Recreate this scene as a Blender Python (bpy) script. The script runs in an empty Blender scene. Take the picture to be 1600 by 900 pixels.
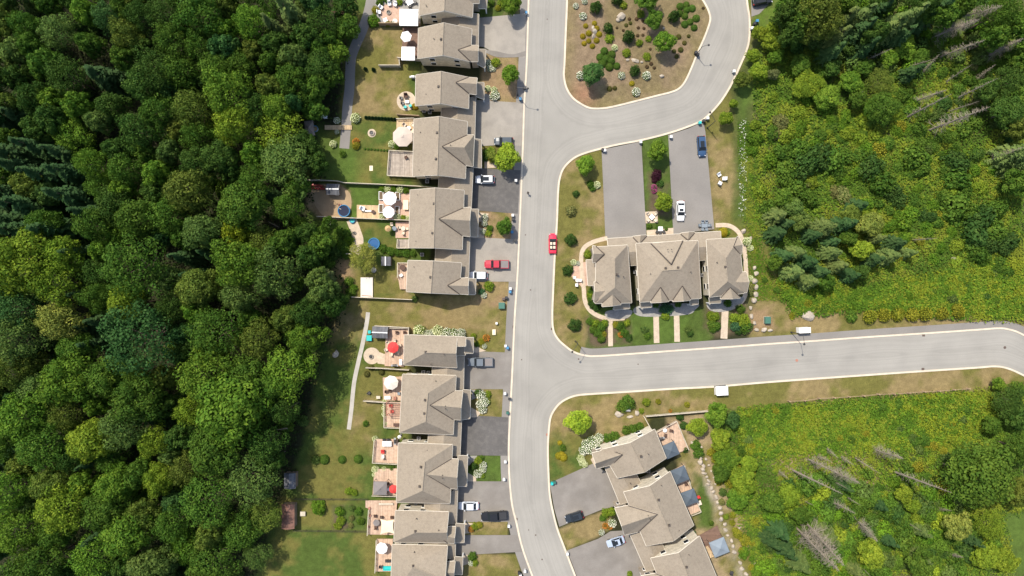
import bpy, bmesh, math, random
import numpy as np
from mathutils import Vector, Matrix
from mathutils.geometry import tessellate_polygon

# ------------------------------------------------------------------ camera, light, exposure
scene = bpy.context.scene
S, HC = 0.15, 150.0                 # metres per photo pixel on the ground, camera height
COL = scene.collection
cam = bpy.data.cameras.new('camera')
cam.sensor_width = 36.0
cam.lens = 36.0 * HC / (1600 * S)
cam.clip_start, cam.clip_end = 1.0, 2000.0
cam_o = bpy.data.objects.new('camera', cam)
cam_o.location = (0, 0, HC)
COL.objects.link(cam_o)
scene.camera = cam_o

SUN_EL = math.radians(58)
SUN_XY = Vector((-0.63, 0.777)).normalized()      # horizontal direction towards the sun
world = bpy.data.worlds.new('World')
scene.world = world
world.use_nodes = True
nt = world.node_tree
sky = nt.nodes.new('ShaderNodeTexSky')
sky.sky_type = 'NISHITA'
sky.sun_disc = False
sky.sun_elevation = SUN_EL
sky.sun_rotation = math.atan2(SUN_XY.x, SUN_XY.y)
sky.dust_density = 2.0
bg = nt.nodes['Background']
nt.links.new(sky.outputs[0], bg.inputs[0])
bg.inputs[1].default_value = 0.15
sun = bpy.data.lights.new('sun', 'SUN')
sun.energy = 3.7
sun.angle = math.radians(0.53)
sun.color = (1.0, 0.935, 0.82)
sun_o = bpy.data.objects.new('sun', sun)
d = Vector((-SUN_XY.x * math.cos(SUN_EL), -SUN_XY.y * math.cos(SUN_EL), -math.sin(SUN_EL)))
sun_o.rotation_euler = d.to_track_quat('-Z', 'Y').to_euler()
sun_o.location = (-60, 80, 140)
COL.objects.link(sun_o)
scene.view_settings.view_transform = 'Standard'
scene.view_settings.look = 'None'
scene.view_settings.gamma = 1.0
scene.view_settings.use_curve_mapping = False
scene.view_settings.exposure = 0.55
scene.render.engine = 'CYCLES'

rnd = random.Random(7)
NR = np.random.default_rng(11)

# ------------------------------------------------------------------ helpers
def P(x, y, h=0.0):
    """photo pixel -> point of the place, h metres above the ground"""
    k = S * (1 - h / HC)
    return Vector(((x - 800) * k, (450 - y) * k, h))

def tag(o, label=None, cat=None, group=None, kind=None):
    if label: o['label'] = label
    if cat: o['category'] = cat
    if group: o['group'] = group
    if kind: o['kind'] = kind
    return o

def link(name, data=None, parent=None):
    o = bpy.data.objects.new(name, data)
    COL.objects.link(o)
    if parent is not None: o.parent = parent
    return o

def empty(name, loc, rz=0.0):
    o = link(name)
    o.location = loc
    o.rotation_euler = (0, 0, rz)
    o.empty_display_size = 0.3
    return o

class MB:
    """collects shapes, builds ONE mesh object"""
    def __init__(s): s.v, s.f = [], []
    def poly(s, pts):
        b = len(s.v); s.v += [tuple(p) for p in pts]; s.f.append(tuple(range(b, b + len(pts)))); return s
    def box(s, c, d, rz=0.0, top=1.0):
        b = len(s.v); ca, sa = math.cos(rz), math.sin(rz)
        for z in (-.5, .5):
            k = top if z > 0 else 1.0
            for x, y in ((-.5, -.5), (.5, -.5), (.5, .5), (-.5, .5)):
                X, Y = x * d[0] * k, y * d[1] * k
                s.v.append((c[0] + X * ca - Y * sa, c[1] + X * sa + Y * ca, c[2] + z * d[2]))
        s.f += [tuple(b + i for i in q) for q in ((3, 2, 1, 0), (4, 5, 6, 7), (0, 1, 5, 4), (1, 2, 6, 5), (2, 3, 7, 6), (3, 0, 4, 7))]
        return s
    def tube(s, p0, p1, r0, r1=None, n=6, caps=True):
        r1 = r0 if r1 is None else r1
        p0, p1 = Vector(p0), Vector(p1)
        q = (p1 - p0).to_track_quat('Z', 'Y'); b = len(s.v)
        for p, r in ((p0, r0), (p1, r1)):
            for i in range(n):
                a = 2 * math.pi * i / n
                s.v.append(tuple(p + q @ Vector((r * math.cos(a), r * math.sin(a), 0))))
        for i in range(n):
            j = (i + 1) % n
            s.f.append((b + i, b + j, b + n + j, b + n + i))
        if caps:
            s.f.append(tuple(b + i for i in reversed(range(n)))); s.f.append(tuple(b + n + i for i in range(n)))
        return s
    def lathe(s, c, prof, n=16, rot=0.0, a1=2 * math.pi):
        b = len(s.v); m = len(prof)
        for i in range(n):
            a = rot + a1 * i / n
            for r, z in prof: s.v.append((c[0] + r * math.cos(a), c[1] + r * math.sin(a), c[2] + z))
        for i in range(n):
            j = (i + 1) % n
            for k in range(m - 1):
                s.f.append((b + i * m + k, b + j * m + k, b + j * m + k + 1, b + i * m + k + 1))
        return s
    def prism(s, pts, z0, z1):
        n = len(pts); b = len(s.v)
        a = sum(pts[i][0] * pts[(i + 1) % n][1] - pts[(i + 1) % n][0] * pts[i][1] for i in range(n))
        if a < 0: pts = list(reversed(pts))
        for z in (z0, z1): s.v += [(p[0], p[1], z) for p in pts]
        tris = tessellate_polygon([[Vector((p[0], p[1], 0)) for p in pts]])
        for t in tris:
            x, y, w = t
            A, B_, C_ = pts[x], pts[y], pts[w]
            if (B_[0] - A[0]) * (C_[1] - A[1]) - (C_[0] - A[0]) * (B_[1] - A[1]) < 0: y, w = w, y
            s.f.append((b + n + x, b + n + y, b + n + w)); s.f.append((b + w, b + y, b + x))
        for i in range(n):
            j = (i + 1) % n; s.f.append((b + i, b + j, b + n + j, b + n + i))
        return s
    def mesh(s, name):
        me = bpy.data.meshes.new(name); me.from_pydata(s.v, [], s.f); me.update(); return me
    def build(s, name, mat, parent=None, off=None, smooth=False):
        if off is not None: s.v = [(x - off[0], y - off[1], z - off[2]) for x, y, z in s.v]
        me = s.mesh(name)
        if mat: me.materials.append(mat)
        if smooth: me.polygons.foreach_set('use_smooth', [True] * len(me.polygons))
        return link(name, me, parent)

def copy_tree(o, parent=None):
    c = o.copy(); COL.objects.link(c); c.parent = parent
    for ch in list(o.children): copy_tree(ch, c)
    return c

def smooth_line(pts, k=6):
    """Catmull-Rom through points"""
    out = []; n = len(pts)
    for i in range(n - 1):
        p0, p1, p2, p3 = pts[max(i - 1, 0)], pts[i], pts[i + 1], pts[min(i + 2, n - 1)]
        for j in range(k):
            t = j / k
            out.append(tuple(0.5 * (2 * p1[a] + (p2[a] - p0[a]) * t + (2 * p0[a] - 5 * p1[a] + 4 * p2[a] - p3[a]) * t * t + (3 * p1[a] - p0[a] - 3 * p2[a] + p3[a]) * t ** 3) for a in (0, 1)))
    out.append(tuple(pts[-1])); return out

def closed_smooth(pts, k=6):
    n = len(pts); ext = [pts[-1]] + list(pts) + [pts[0], pts[1]]
    sm = smooth_line(ext, k)
    return sm[k:k + n * k]

# ------------------------------------------------------------------ materials
def mat(name, col, rough=0.8, spec=0.3, n1=None, n2=None, bump=None, metal=0.0, tint=None):
    """n1, n2 = (scale, amount) value noise; tint = (scale, colour, amount) blotches of another colour; bump = (scale, strength)"""
    m = bpy.data.materials.new(name); m.use_nodes = True
    N, L = m.node_tree.nodes, m.node_tree.links
    b = N['Principled BSDF']
    b.inputs['Roughness'].default_value = rough
    b.inputs['Specular IOR Level'].default_value = spec
    b.inputs['Metallic'].default_value = metal
    m.diffuse_color = (*col, 1)
    rgb = N.new('ShaderNodeRGB'); rgb.outputs[0].default_value = (*col, 1); out = rgb.outputs[0]
    geo = N.new('ShaderNodeNewGeometry')
    if tint:
        t = N.new('ShaderNodeTexNoise'); t.inputs['Scale'].default_value = tint[0]; t.inputs['Detail'].default_value = 6
        L.new(geo.outputs['Position'], t.inputs['Vector'])
        r = N.new('ShaderNodeMapRange'); r.inputs[1].default_value = .45; r.inputs[2].default_value = .65; r.inputs[4].default_value = tint[2]
        L.new(t.outputs[0], r.inputs[0])
        mx = N.new('ShaderNodeMix'); mx.data_type = 'RGBA'; mx.inputs[7].default_value = (*tint[1], 1)
        L.new(r.outputs[0], mx.inputs[0]); L.new(out, mx.inputs[6]); out = mx.outputs[2]
    for nn in (n1, n2):
        if nn:
            t = N.new('ShaderNodeTexNoise'); t.inputs['Scale'].default_value = nn[0]; t.inputs['Detail'].default_value = 5
            L.new(geo.outputs['Position'], t.inputs['Vector'])
            r = N.new('ShaderNodeMapRange'); r.inputs[1].default_value = .3; r.inputs[2].default_value = .7
            r.inputs[3].default_value = 1 - nn[1]; r.inputs[4].default_value = 1 + nn[1]
            L.new(t.outputs[0], r.inputs[0])
            vm = N.new('ShaderNodeVectorMath'); vm.operation = 'SCALE'
            L.new(out, vm.inputs[0]); L.new(r.outputs[0], vm.inputs['Scale']); out = vm.outputs[0]
    L.new(out, b.inputs['Base Color'])
    if bump:
        t = N.new('ShaderNodeTexNoise'); t.inputs['Scale'].default_value = bump[0]; t.inputs['Detail'].default_value = 4
        L.new(geo.outputs['Position'], t.inputs['Vector'])
        bp = N.new('ShaderNodeBump'); bp.inputs['Strength'].default_value = bump[1]; bp.inputs['Distance'].default_value = .05
        L.new(t.outputs[0], bp.inputs['Height']); L.new(bp.outputs[0], b.inputs['Normal'])
    return m

def striped(name, col, width, dark=.6, axis='X', rough=.8):
    """boards with dark joints along an axis of the object"""
    m = mat(name, col, rough, .25, n1=(1.7, .16), n2=(14, .10))
    N, L = m.node_tree.nodes, m.node_tree.links
    b = N['Principled BSDF']; src = b.inputs['Base Color'].links[0].from_socket
    tc = N.new('ShaderNodeTexCoord'); sp = N.new('ShaderNodeSeparateXYZ'); L.new(tc.outputs['Object'], sp.inputs[0])
    mu = N.new('ShaderNodeMath'); mu.operation = 'MULTIPLY'; mu.inputs[1].default_value = 1 / width; L.new(sp.outputs[axis], mu.inputs[0])
    fr = N.new('ShaderNodeMath'); fr.operation = 'FRACT'; L.new(mu.outputs[0], fr.inputs[0])
    fl = N.new('ShaderNodeMath'); fl.operation = 'FLOOR'; L.new(mu.outputs[0], fl.inputs[0])
    wn = N.new('ShaderNodeTexWhiteNoise'); wn.noise_dimensions = '1D'; L.new(fl.outputs[0], wn.inputs['W'])
    rr = N.new('ShaderNodeMapRange'); rr.inputs[3].default_value = .82; rr.inputs[4].default_value = 1.15; L.new(wn.outputs[0], rr.inputs[0])
    gt = N.new('ShaderNodeMapRange'); gt.inputs[1].default_value = .08; gt.inputs[2].default_value = .1; gt.inputs[3].default_value = dark; L.new(fr.outputs[0], gt.inputs[0])
    mm = N.new('ShaderNodeMath'); mm.operation = 'MULTIPLY'; L.new(rr.outputs[0], mm.inputs[0]); L.new(gt.outputs[0], mm.inputs[1])
    vm = N.new('ShaderNodeVectorMath'); vm.operation = 'SCALE'; L.new(src, vm.inputs[0]); L.new(mm.outputs[0], vm.inputs['Scale'])
    L.new(vm.outputs[0], b.inputs['Base Color'])
    return m

def shingle_mat():
    m = mat('roof_shingles', (.278, .233, .177), .95, .1, n1=(.35, .05), n2=(7, .15), bump=(12, .4), tint=(1.6, (.228, .188, .142), .55))
    return m

def glass_mat(name, col=(.02, .025, .03), rough=.08):
    return mat(name, col, .16, .22)

M = dict(
    asphalt=mat('asphalt_road', (.282, .266, .234), .95, .15, n1=(.06, .07), n2=(6, .05), bump=(20, .2), tint=(.16, (.252, .238, .210), .8)),
    walk=mat('asphalt_walk', (.212, .196, .176), .95, .15, n1=(.15, .10), n2=(5, .07), bump=(20, .2)),
    drive_pale=mat('driveway_pale', (.290, .262, .222), .95, .15, n1=(.12, .10), n2=(5, .07), tint=(.4, (.21, .19, .165), .5)),
    drive_mid=mat('driveway_mid', (.195, .176, .154), .95, .15, n1=(.2, .12), n2=(5, .07), tint=(.35, (.235, .215, .19), .6)),
    drive_dark=mat('driveway_dark', (.108, .101, .094), .9, .2, n1=(.25, .10), n2=(5, .10), tint=(.9, (.15, .138, .125), .5)),
    kerb=mat('kerb_concrete', (.56, .48, .37), .9, .2, n1=(.7, .10), n2=(8, .08)),
    concrete=mat('concrete', (.40, .37, .32), .9, .2, n1=(.6, .10), n2=(9, .10)),
    paver=mat('pale_pavers', (.47, .38, .28), .9, .2, n1=(.9, .12), n2=(7, .16)),
    pink_paver=mat('pink_pavers', (.46, .31, .23), .9, .2, n1=(.9, .14), n2=(7, .18)),
    grey_paver=mat('grey_pavers', (.275, .26, .235), .9, .2, n1=(.8, .15), n2=(6, .2)),
    sand=mat('play_sand', (.33, .235, .14), 1, .1, n1=(.7, .12), n2=(6, .12), bump=(9, .5)),
    shingle=shingle_mat(),
    fascia=mat('cream_fascia', (.62, .56, .46), .6, .3),
    flashing_shade=mat('valley_flashing_shade', (.075, .06, .05), .6, .4),  # dark tone carries the valleys' shading along with the flashing
    siding=striped('beige_siding', (.60, .54, .43), .2, .75, 'Z'),
    stone=mat('stone_veneer', (.33, .28, .22), .9, .2, n1=(1.2, .2), n2=(6, .3), bump=(6, .8)),
    glass=glass_mat('window_glass'),
    white=mat('white_paint', (.80, .79, .76), .5, .4, n1=(1.1, .05)),
    door=mat('garage_door_paint', (.50, .45, .37), .6, .3),
    vent=mat('roof_vent_metal', (.07, .055, .045), .6, .4),
    deck_pink=striped('cedar_deck_boards', (.47, .33, .235), .15, .55, 'X'),
    deck_tan=striped('pine_deck_boards', (.50, .36, .21), .15, .6, 'X'),
    deck_grey=striped('weathered_deck_boards', (.34, .285, .23), .15, .5, 'X'),
    deck_brown=striped('brown_deck_boards', (.17, .105, .075), .15, .6, 'Y'),
    fence_wood=mat('fence_wood', (.33, .235, .145), .9, .2, n1=(.8, .2), n2=(7, .15)),
    fence_pale=mat('fence_pale_wood', (.50, .44, .34), .9, .2, n1=(.8, .15), n2=(7, .15)),
    fence_dark=mat('fence_dark_wood', (.06, .05, .04), .9, .2, n1=(.8, .2)),
    redwood=mat('redwood', (.36, .17, .12), .85, .2, n1=(.9, .15)),
    fabric_white=mat('white_canvas', (.84, .82, .80), .85, .1, n1=(.8, .03)),
    fabric_cream=mat('cream_canvas', (.70, .60, .42), .85, .1, n1=(.8, .06)),
    fabric_beige=mat('beige_canvas', (.50, .42, .35), .85, .1, n1=(.8, .06)),
    fabric_pale=mat('pale_grey_canvas', (.62, .57, .50), .85, .1, n1=(.8, .06)),
    fabric_red=mat('red_canvas', (.62, .06, .055), .8, .1, n1=(1.5, .1)),
    fabric_tan=mat('tan_canvas', (.50, .33, .16), .85, .1),
    fabric_grey=mat('grey_canvas', (.20, .18, .17), .85, .1, n1=(.8, .08)),
    fabric_slate=mat('slate_canvas', (.085, .105, .125), .8, .15, n1=(.8, .08)),
    fabric_silver=mat('silver_canvas', (.20, .235, .265), .7, .2, n1=(.8, .08)),
    metal_dark=mat('dark_metal', (.045, .042, .04), .45, .5),
    metal_grey=mat('grey_metal', (.30, .30, .30), .4, .5),
    shed_grey=striped('grey_shed_roof', (.125, .125, .132), .25, .7, 'X'),
    shed_brown=striped('brown_shed_roof', (.20, .105, .075), .25, .7, 'Y'),
    shed_wall=striped('shed_boards', (.23, .17, .12), .2, .6, 'Z'),
    teal=mat('teal_plastic', (.02, .42, .40), .5, .4),
    blue=mat('blue_plastic', (.02, .12, .38), .45, .4),
    bin_blue=mat('blue_bin_plastic', (.05, .20, .36), .5, .4),
    bin_green=mat('green_bin_plastic', (.03, .12, .09), .5, .4),
    bin_black=mat('black_bin_plastic', (.03, .03, .032), .5, .4),
    bin_white=mat('pale_bin_plastic', (.60, .60, .58), .5, .4),
    util_green=mat('utility_green', (.05, .14, .10), .5, .4),
    water=mat('pool_water', (.02, .09, .22), .06, .6),
    rubber=mat('tyre_rubber', (.02, .02, .02), .85, .2),
    rim=mat('wheel_alloy', (.45, .45, .46), .3, .5, metal=.8),
    tail=mat('tail_lamp', (.35, .02, .02), .3, .5),
    head=mat('head_lamp', (.5, .51, .53), .15, .6),
    bark=mat('bark', (.12, .09, .065), .95, .1, n1=(2, .25)),
    deadwood=mat('dead_wood', (.255, .215, .165), .95, .1, n1=(1.3, .2)),
    rock=mat('field_stone', (.38, .325, .255), .9, .2, n1=(1.6, .22), n2=(8, .15), bump=(6, .7)),
    soil=mat('garden_soil', (.13, .095, .06), 1, .1, n1=(1.5, .2), n2=(8, .2), bump=(9, .6)),
    iron=mat('cast_iron', (.10, .07, .055), .7, .4),
    red_plastic=mat('red_kayak', (.30, .04, .03), .4, .4),
    cushion=mat('cushion_cream', (.62, .52, .40), .9, .1),
    brown_wicker=mat('brown_wicker', (.10, .06, .045), .8, .2),
    skin=mat('skin', (.45, .28, .20), .6, .3),
    cloth_dark=mat('dark_cloth', (.035, .035, .04), .9, .1),
    cloth_navy=mat('navy_cloth', (.03, .035, .06), .9, .1),
    shoe=mat('pale_shoe', (.6, .58, .55), .7, .2),
    hair=mat('dark_hair', (.03, .02, .015), .8, .2),
)

def foliage_mat():
    m = bpy.data.materials.new('foliage'); m.use_nodes = True
    N, L = m.node_tree.nodes, m.node_tree.links
    b = N['Principled BSDF']; b.inputs['Roughness'].default_value = .7; b.inputs['Specular IOR Level'].default_value = .08
    oi = N.new('ShaderNodeObjectInfo'); at = N.new('ShaderNodeAttribute'); at.attribute_name = 'tint'
    hs = N.new('ShaderNodeHueSaturation'); hs.inputs['Saturation'].default_value = .98
    mr = N.new('ShaderNodeMapRange'); mr.inputs[3].default_value = .66; mr.inputs[4].default_value = 1.72
    L.new(at.outputs['Fac'], mr.inputs[0]); L.new(mr.outputs[0], hs.inputs['Value'])
    hr = N.new('ShaderNodeMapRange'); hr.inputs[3].default_value = .525; hr.inputs[4].default_value = .475
    L.new(at.outputs['Fac'], hr.inputs[0]); L.new(hr.outputs[0], hs.inputs['Hue'])
    L.new(oi.outputs['Color'], hs.inputs['Color'])
    L.new(hs.outputs[0], b.inputs['Base Color'])
    tr = N.new('ShaderNodeBsdfTranslucent'); L.new(hs.outputs[0], tr.inputs[0])
    mx = N.new('ShaderNodeMixShader'); mx.inputs[0].default_value = .32
    L.new(b.outputs[0], mx.inputs[1]); L.new(tr.outputs[0], mx.inputs[2])
    L.new(mx.outputs[0], N['Material Output'].inputs[0])
    return m
M['foliage'] = foliage_mat()

def attr_mat(name, fine=(3.0, .25), fine2=(22.0, .25), bump=1.0):
    m = bpy.data.materials.new(name); m.use_nodes = True
    N, L = m.node_tree.nodes, m.node_tree.links
    b = N['Principled BSDF']; b.inputs['Roughness'].default_value = .95; b.inputs['Specular IOR Level'].default_value = .1
    at = N.new('ShaderNodeAttribute'); at.attribute_name = 'Col'; out = at.outputs['Color']
    geo = N.new('ShaderNodeNewGeometry')
    for sc, am in (fine, fine2):
        t = N.new('ShaderNodeTexNoise'); t.inputs['Scale'].default_value = sc; t.inputs['Detail'].default_value = 5; t.inputs['Roughness'].default_value = .65
        L.new(geo.outputs['Position'], t.inputs['Vector'])
        r = N.new('ShaderNodeMapRange'); r.inputs[1].default_value = .3; r.inputs[2].default_value = .7; r.inputs[3].default_value = 1 - am; r.inputs[4].default_value = 1 + am
        L.new(t.outputs[0], r.inputs[0])
        vm = N.new('ShaderNodeVectorMath'); vm.operation = 'SCALE'; L.new(out, vm.inputs[0]); L.new(r.outputs[0], vm.inputs['Scale']); out = vm.outputs[0]
    L.new(out, b.inputs['Base Color'])
    t = N.new('ShaderNodeTexNoise'); t.inputs['Scale'].default_value = 9; t.inputs['Detail'].default_value = 6
    L.new(geo.outputs['Position'], t.inputs['Vector'])
    bp = N.new('ShaderNodeBump'); bp.inputs['Strength'].default_value = .7; bp.inputs['Distance'].default_value = .12 * bump
    L.new(t.outputs[0], bp.inputs['Height']); L.new(bp.outputs[0], b.inputs['Normal'])
    return m
M['ground'] = attr_mat('ground_cover', (.9, .20), (5.0, .30))
def lane_mat():
    # worn lanes that follow the kerbs: noise over the distance to the kerb
    m = M['asphalt']; N, L = m.node_tree.nodes, m.node_tree.links
    b = N['Principled BSDF']; src = b.inputs['Base Color'].links[0].from_socket
    at = N.new('ShaderNodeAttribute'); at.attribute_name = 'kerb_distance'; geo = N.new('ShaderNodeNewGeometry')
    w = N.new('ShaderNodeTexNoise'); w.inputs['Scale'].default_value = .05; L.new(geo.outputs['Position'], w.inputs['Vector'])
    ad = N.new('ShaderNodeMath'); ad.operation = 'MULTIPLY_ADD'; ad.inputs[1].default_value = 2.2; L.new(w.outputs[0], ad.inputs[0]); L.new(at.outputs['Fac'], ad.inputs[2])
    out = src
    for sc, am in ((1.6, .06), (.45, .06)):
        t = N.new('ShaderNodeTexNoise'); t.noise_dimensions = '1D'; t.inputs['Scale'].default_value = sc; t.inputs['Detail'].default_value = 3; L.new(ad.outputs[0], t.inputs['W'])
        r = N.new('ShaderNodeMapRange'); r.inputs[1].default_value = .3; r.inputs[2].default_value = .7; r.inputs[3].default_value = 1 - am; r.inputs[4].default_value = 1 + am; L.new(t.outputs[0], r.inputs[0])
        vm = N.new('ShaderNodeVectorMath'); vm.operation = 'SCALE'; L.new(out, vm.inputs[0]); L.new(r.outputs[0], vm.inputs['Scale']); out = vm.outputs[0]
    L.new(out, b.inputs['Base Color'])
lane_mat()
M['meadow'] = attr_mat('meadow_leaves', (1.5, .12), (6, .1), .2)

# ------------------------------------------------------------------ road lines (photo pixels)
KERB_LEFT = [(829, -60), (826, 0), (823, 100), (819, 165), (817, 230), (813, 330), (808.5, 430), (804, 500), (800.5, 580), (796.5, 660), (795, 700), (796, 745), (800, 787), (807, 817), (816, 855), (832, 900), (852, 950)]
KERB_SE = [(918, 950), (898, 898), (882, 856), (871, 827), (864, 800), (859, 773), (857, 740), (856, 700), (858, 667), (861, 650), (870, 635), (882, 625), (900, 618), (925, 615.5), (975, 612.5), (1050, 607.5), (1117, 604), (1200, 597), (1325, 588), (1440, 580), (1525, 574.5), (1552, 572.5), (1572, 575), (1600, 587), (1660, 620)]
KERB_NE = [(1165, -60), (1167, 0), (1171, 30), (1170.5, 60), (1166, 80), (1157.5, 100), (1146, 125), (1137, 142), (1125, 160), (1110, 177), (1097, 188), (1080, 196), (1047, 207.5), (1002, 219), (965, 226), (940, 232), (915, 239), (897, 247), (882, 261), (875, 277), (872, 300), (870, 350), (866.5, 405), (864.5, 450), (863, 490), (864.5, 515), (872, 530), (885, 542), (897, 550), (915, 555.5), (940, 556), (1040, 549), (1140, 542), (1200, 537.5), (1275, 532.5), (1350, 527), (1450, 520.5), (1537, 514.5), (1557, 513), (1575, 514.5), (1600, 524), (1660, 560)]
ISLAND = [(886, -60), (886, 0), (884, 50), (882, 100), (881, 118), (885, 137), (894, 152), (907, 162), (922, 169), (940, 169.5), (957, 167), (990, 159), (1025, 150), (1047, 144.5), (1060, 139), (1070, 128), (1080, 107), (1090, 82), (1100, 60), (1108, 38), (1109.5, 27), (1106, 15), (1099, 2), (1085, -20), (1060, -60)]
L_l, L_se, L_ne = smooth_line(KERB_LEFT), smooth_line(KERB_SE), smooth_line(KERB_NE)
L_is = smooth_line(ISLAND)
ROAD = L_l + L_se + list(reversed(L_ne))

# ------------------------------------------------------------------ ground
def axis(a, b, step, far):
    xs = list(np.arange(a, b + .01, step)); k = step
    lo, hi = a, b; L_, R_ = [], []
    while hi < far:
        k *= 1.6; hi += k; R_.append(hi); lo -= k; L_.append(lo)
    return np.array(L_[::-1] + xs + R_)

def vnoise(X, Y, sc, seed):
    g = np.random.default_rng(seed).random((64, 64))
    x, y = X * sc, Y * sc
    xi, yi = np.floor(x).astype(int), np.floor(y).astype(int)
    fx, fy = x - xi, y - yi; fx = fx * fx * (3 - 2 * fx); fy = fy * fy * (3 - 2 * fy)
    a, b_ = g[xi % 64, yi % 64], g[(xi + 1) % 64, yi % 64]
    c, d_ = g[xi % 64, (yi + 1) % 64], g[(xi + 1) % 64, (yi + 1) % 64]
    return (a * (1 - fx) + b_ * fx) * (1 - fy) + (c * (1 - fx) + d_ * fx) * fy

def fbm(X, Y, sc, seed, o=4):
    t, a, w = 0, 1.0, 0
    for i in range(o):
        t = t + a * vnoise(X, Y, sc * 2 ** i, seed + i); w += a; a *= .55
    return t / w

def sdf(X, Y, poly):
    """signed distance, positive inside; poly in world metres"""
    n = len(poly); dmin = np.full(X.shape, 1e9); ins = np.zeros(X.shape, bool)
    for i in range(n):
        ax, ay = poly[i]; bx, by = poly[(i + 1) % n]
        ex, ey = bx - ax, by - ay
        t = np.clip(((X - ax) * ex + (Y - ay) * ey) / (ex * ex + ey * ey + 1e-9), 0, 1)
        dmin = np.minimum(dmin, (X - ax - t * ex) ** 2 + (Y - ay - t * ey) ** 2)
        c = (ay > Y) != (by > Y)
        ins ^= c & (X < (bx - ax) * (Y - ay) / (by - ay + 1e-12) + ax)
    return np.sqrt(dmin) * np.where(ins, 1, -1)

def rect(a, b, c, d): return [(a, b), (c, b), (c, d), (a, d)]
G = dict(dry=(.212, .160, .072), tan=(.270, .205, .115), olive=(.128, .118, .032), green=(.062, .092, .019), lush=(.074, .116, .022), meadow=(.085, .130, .020),
         meadow2=(.140, .155, .024), forest=(.028, .030, .014), mulch=(.185, .130, .075), bed=(.10, .075, .045), soil=(.24, .165, .09), gravel=(.32, .27, .21), scrub=(.085, .092, .030), redsoil=(.25, .13, .075))
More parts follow.
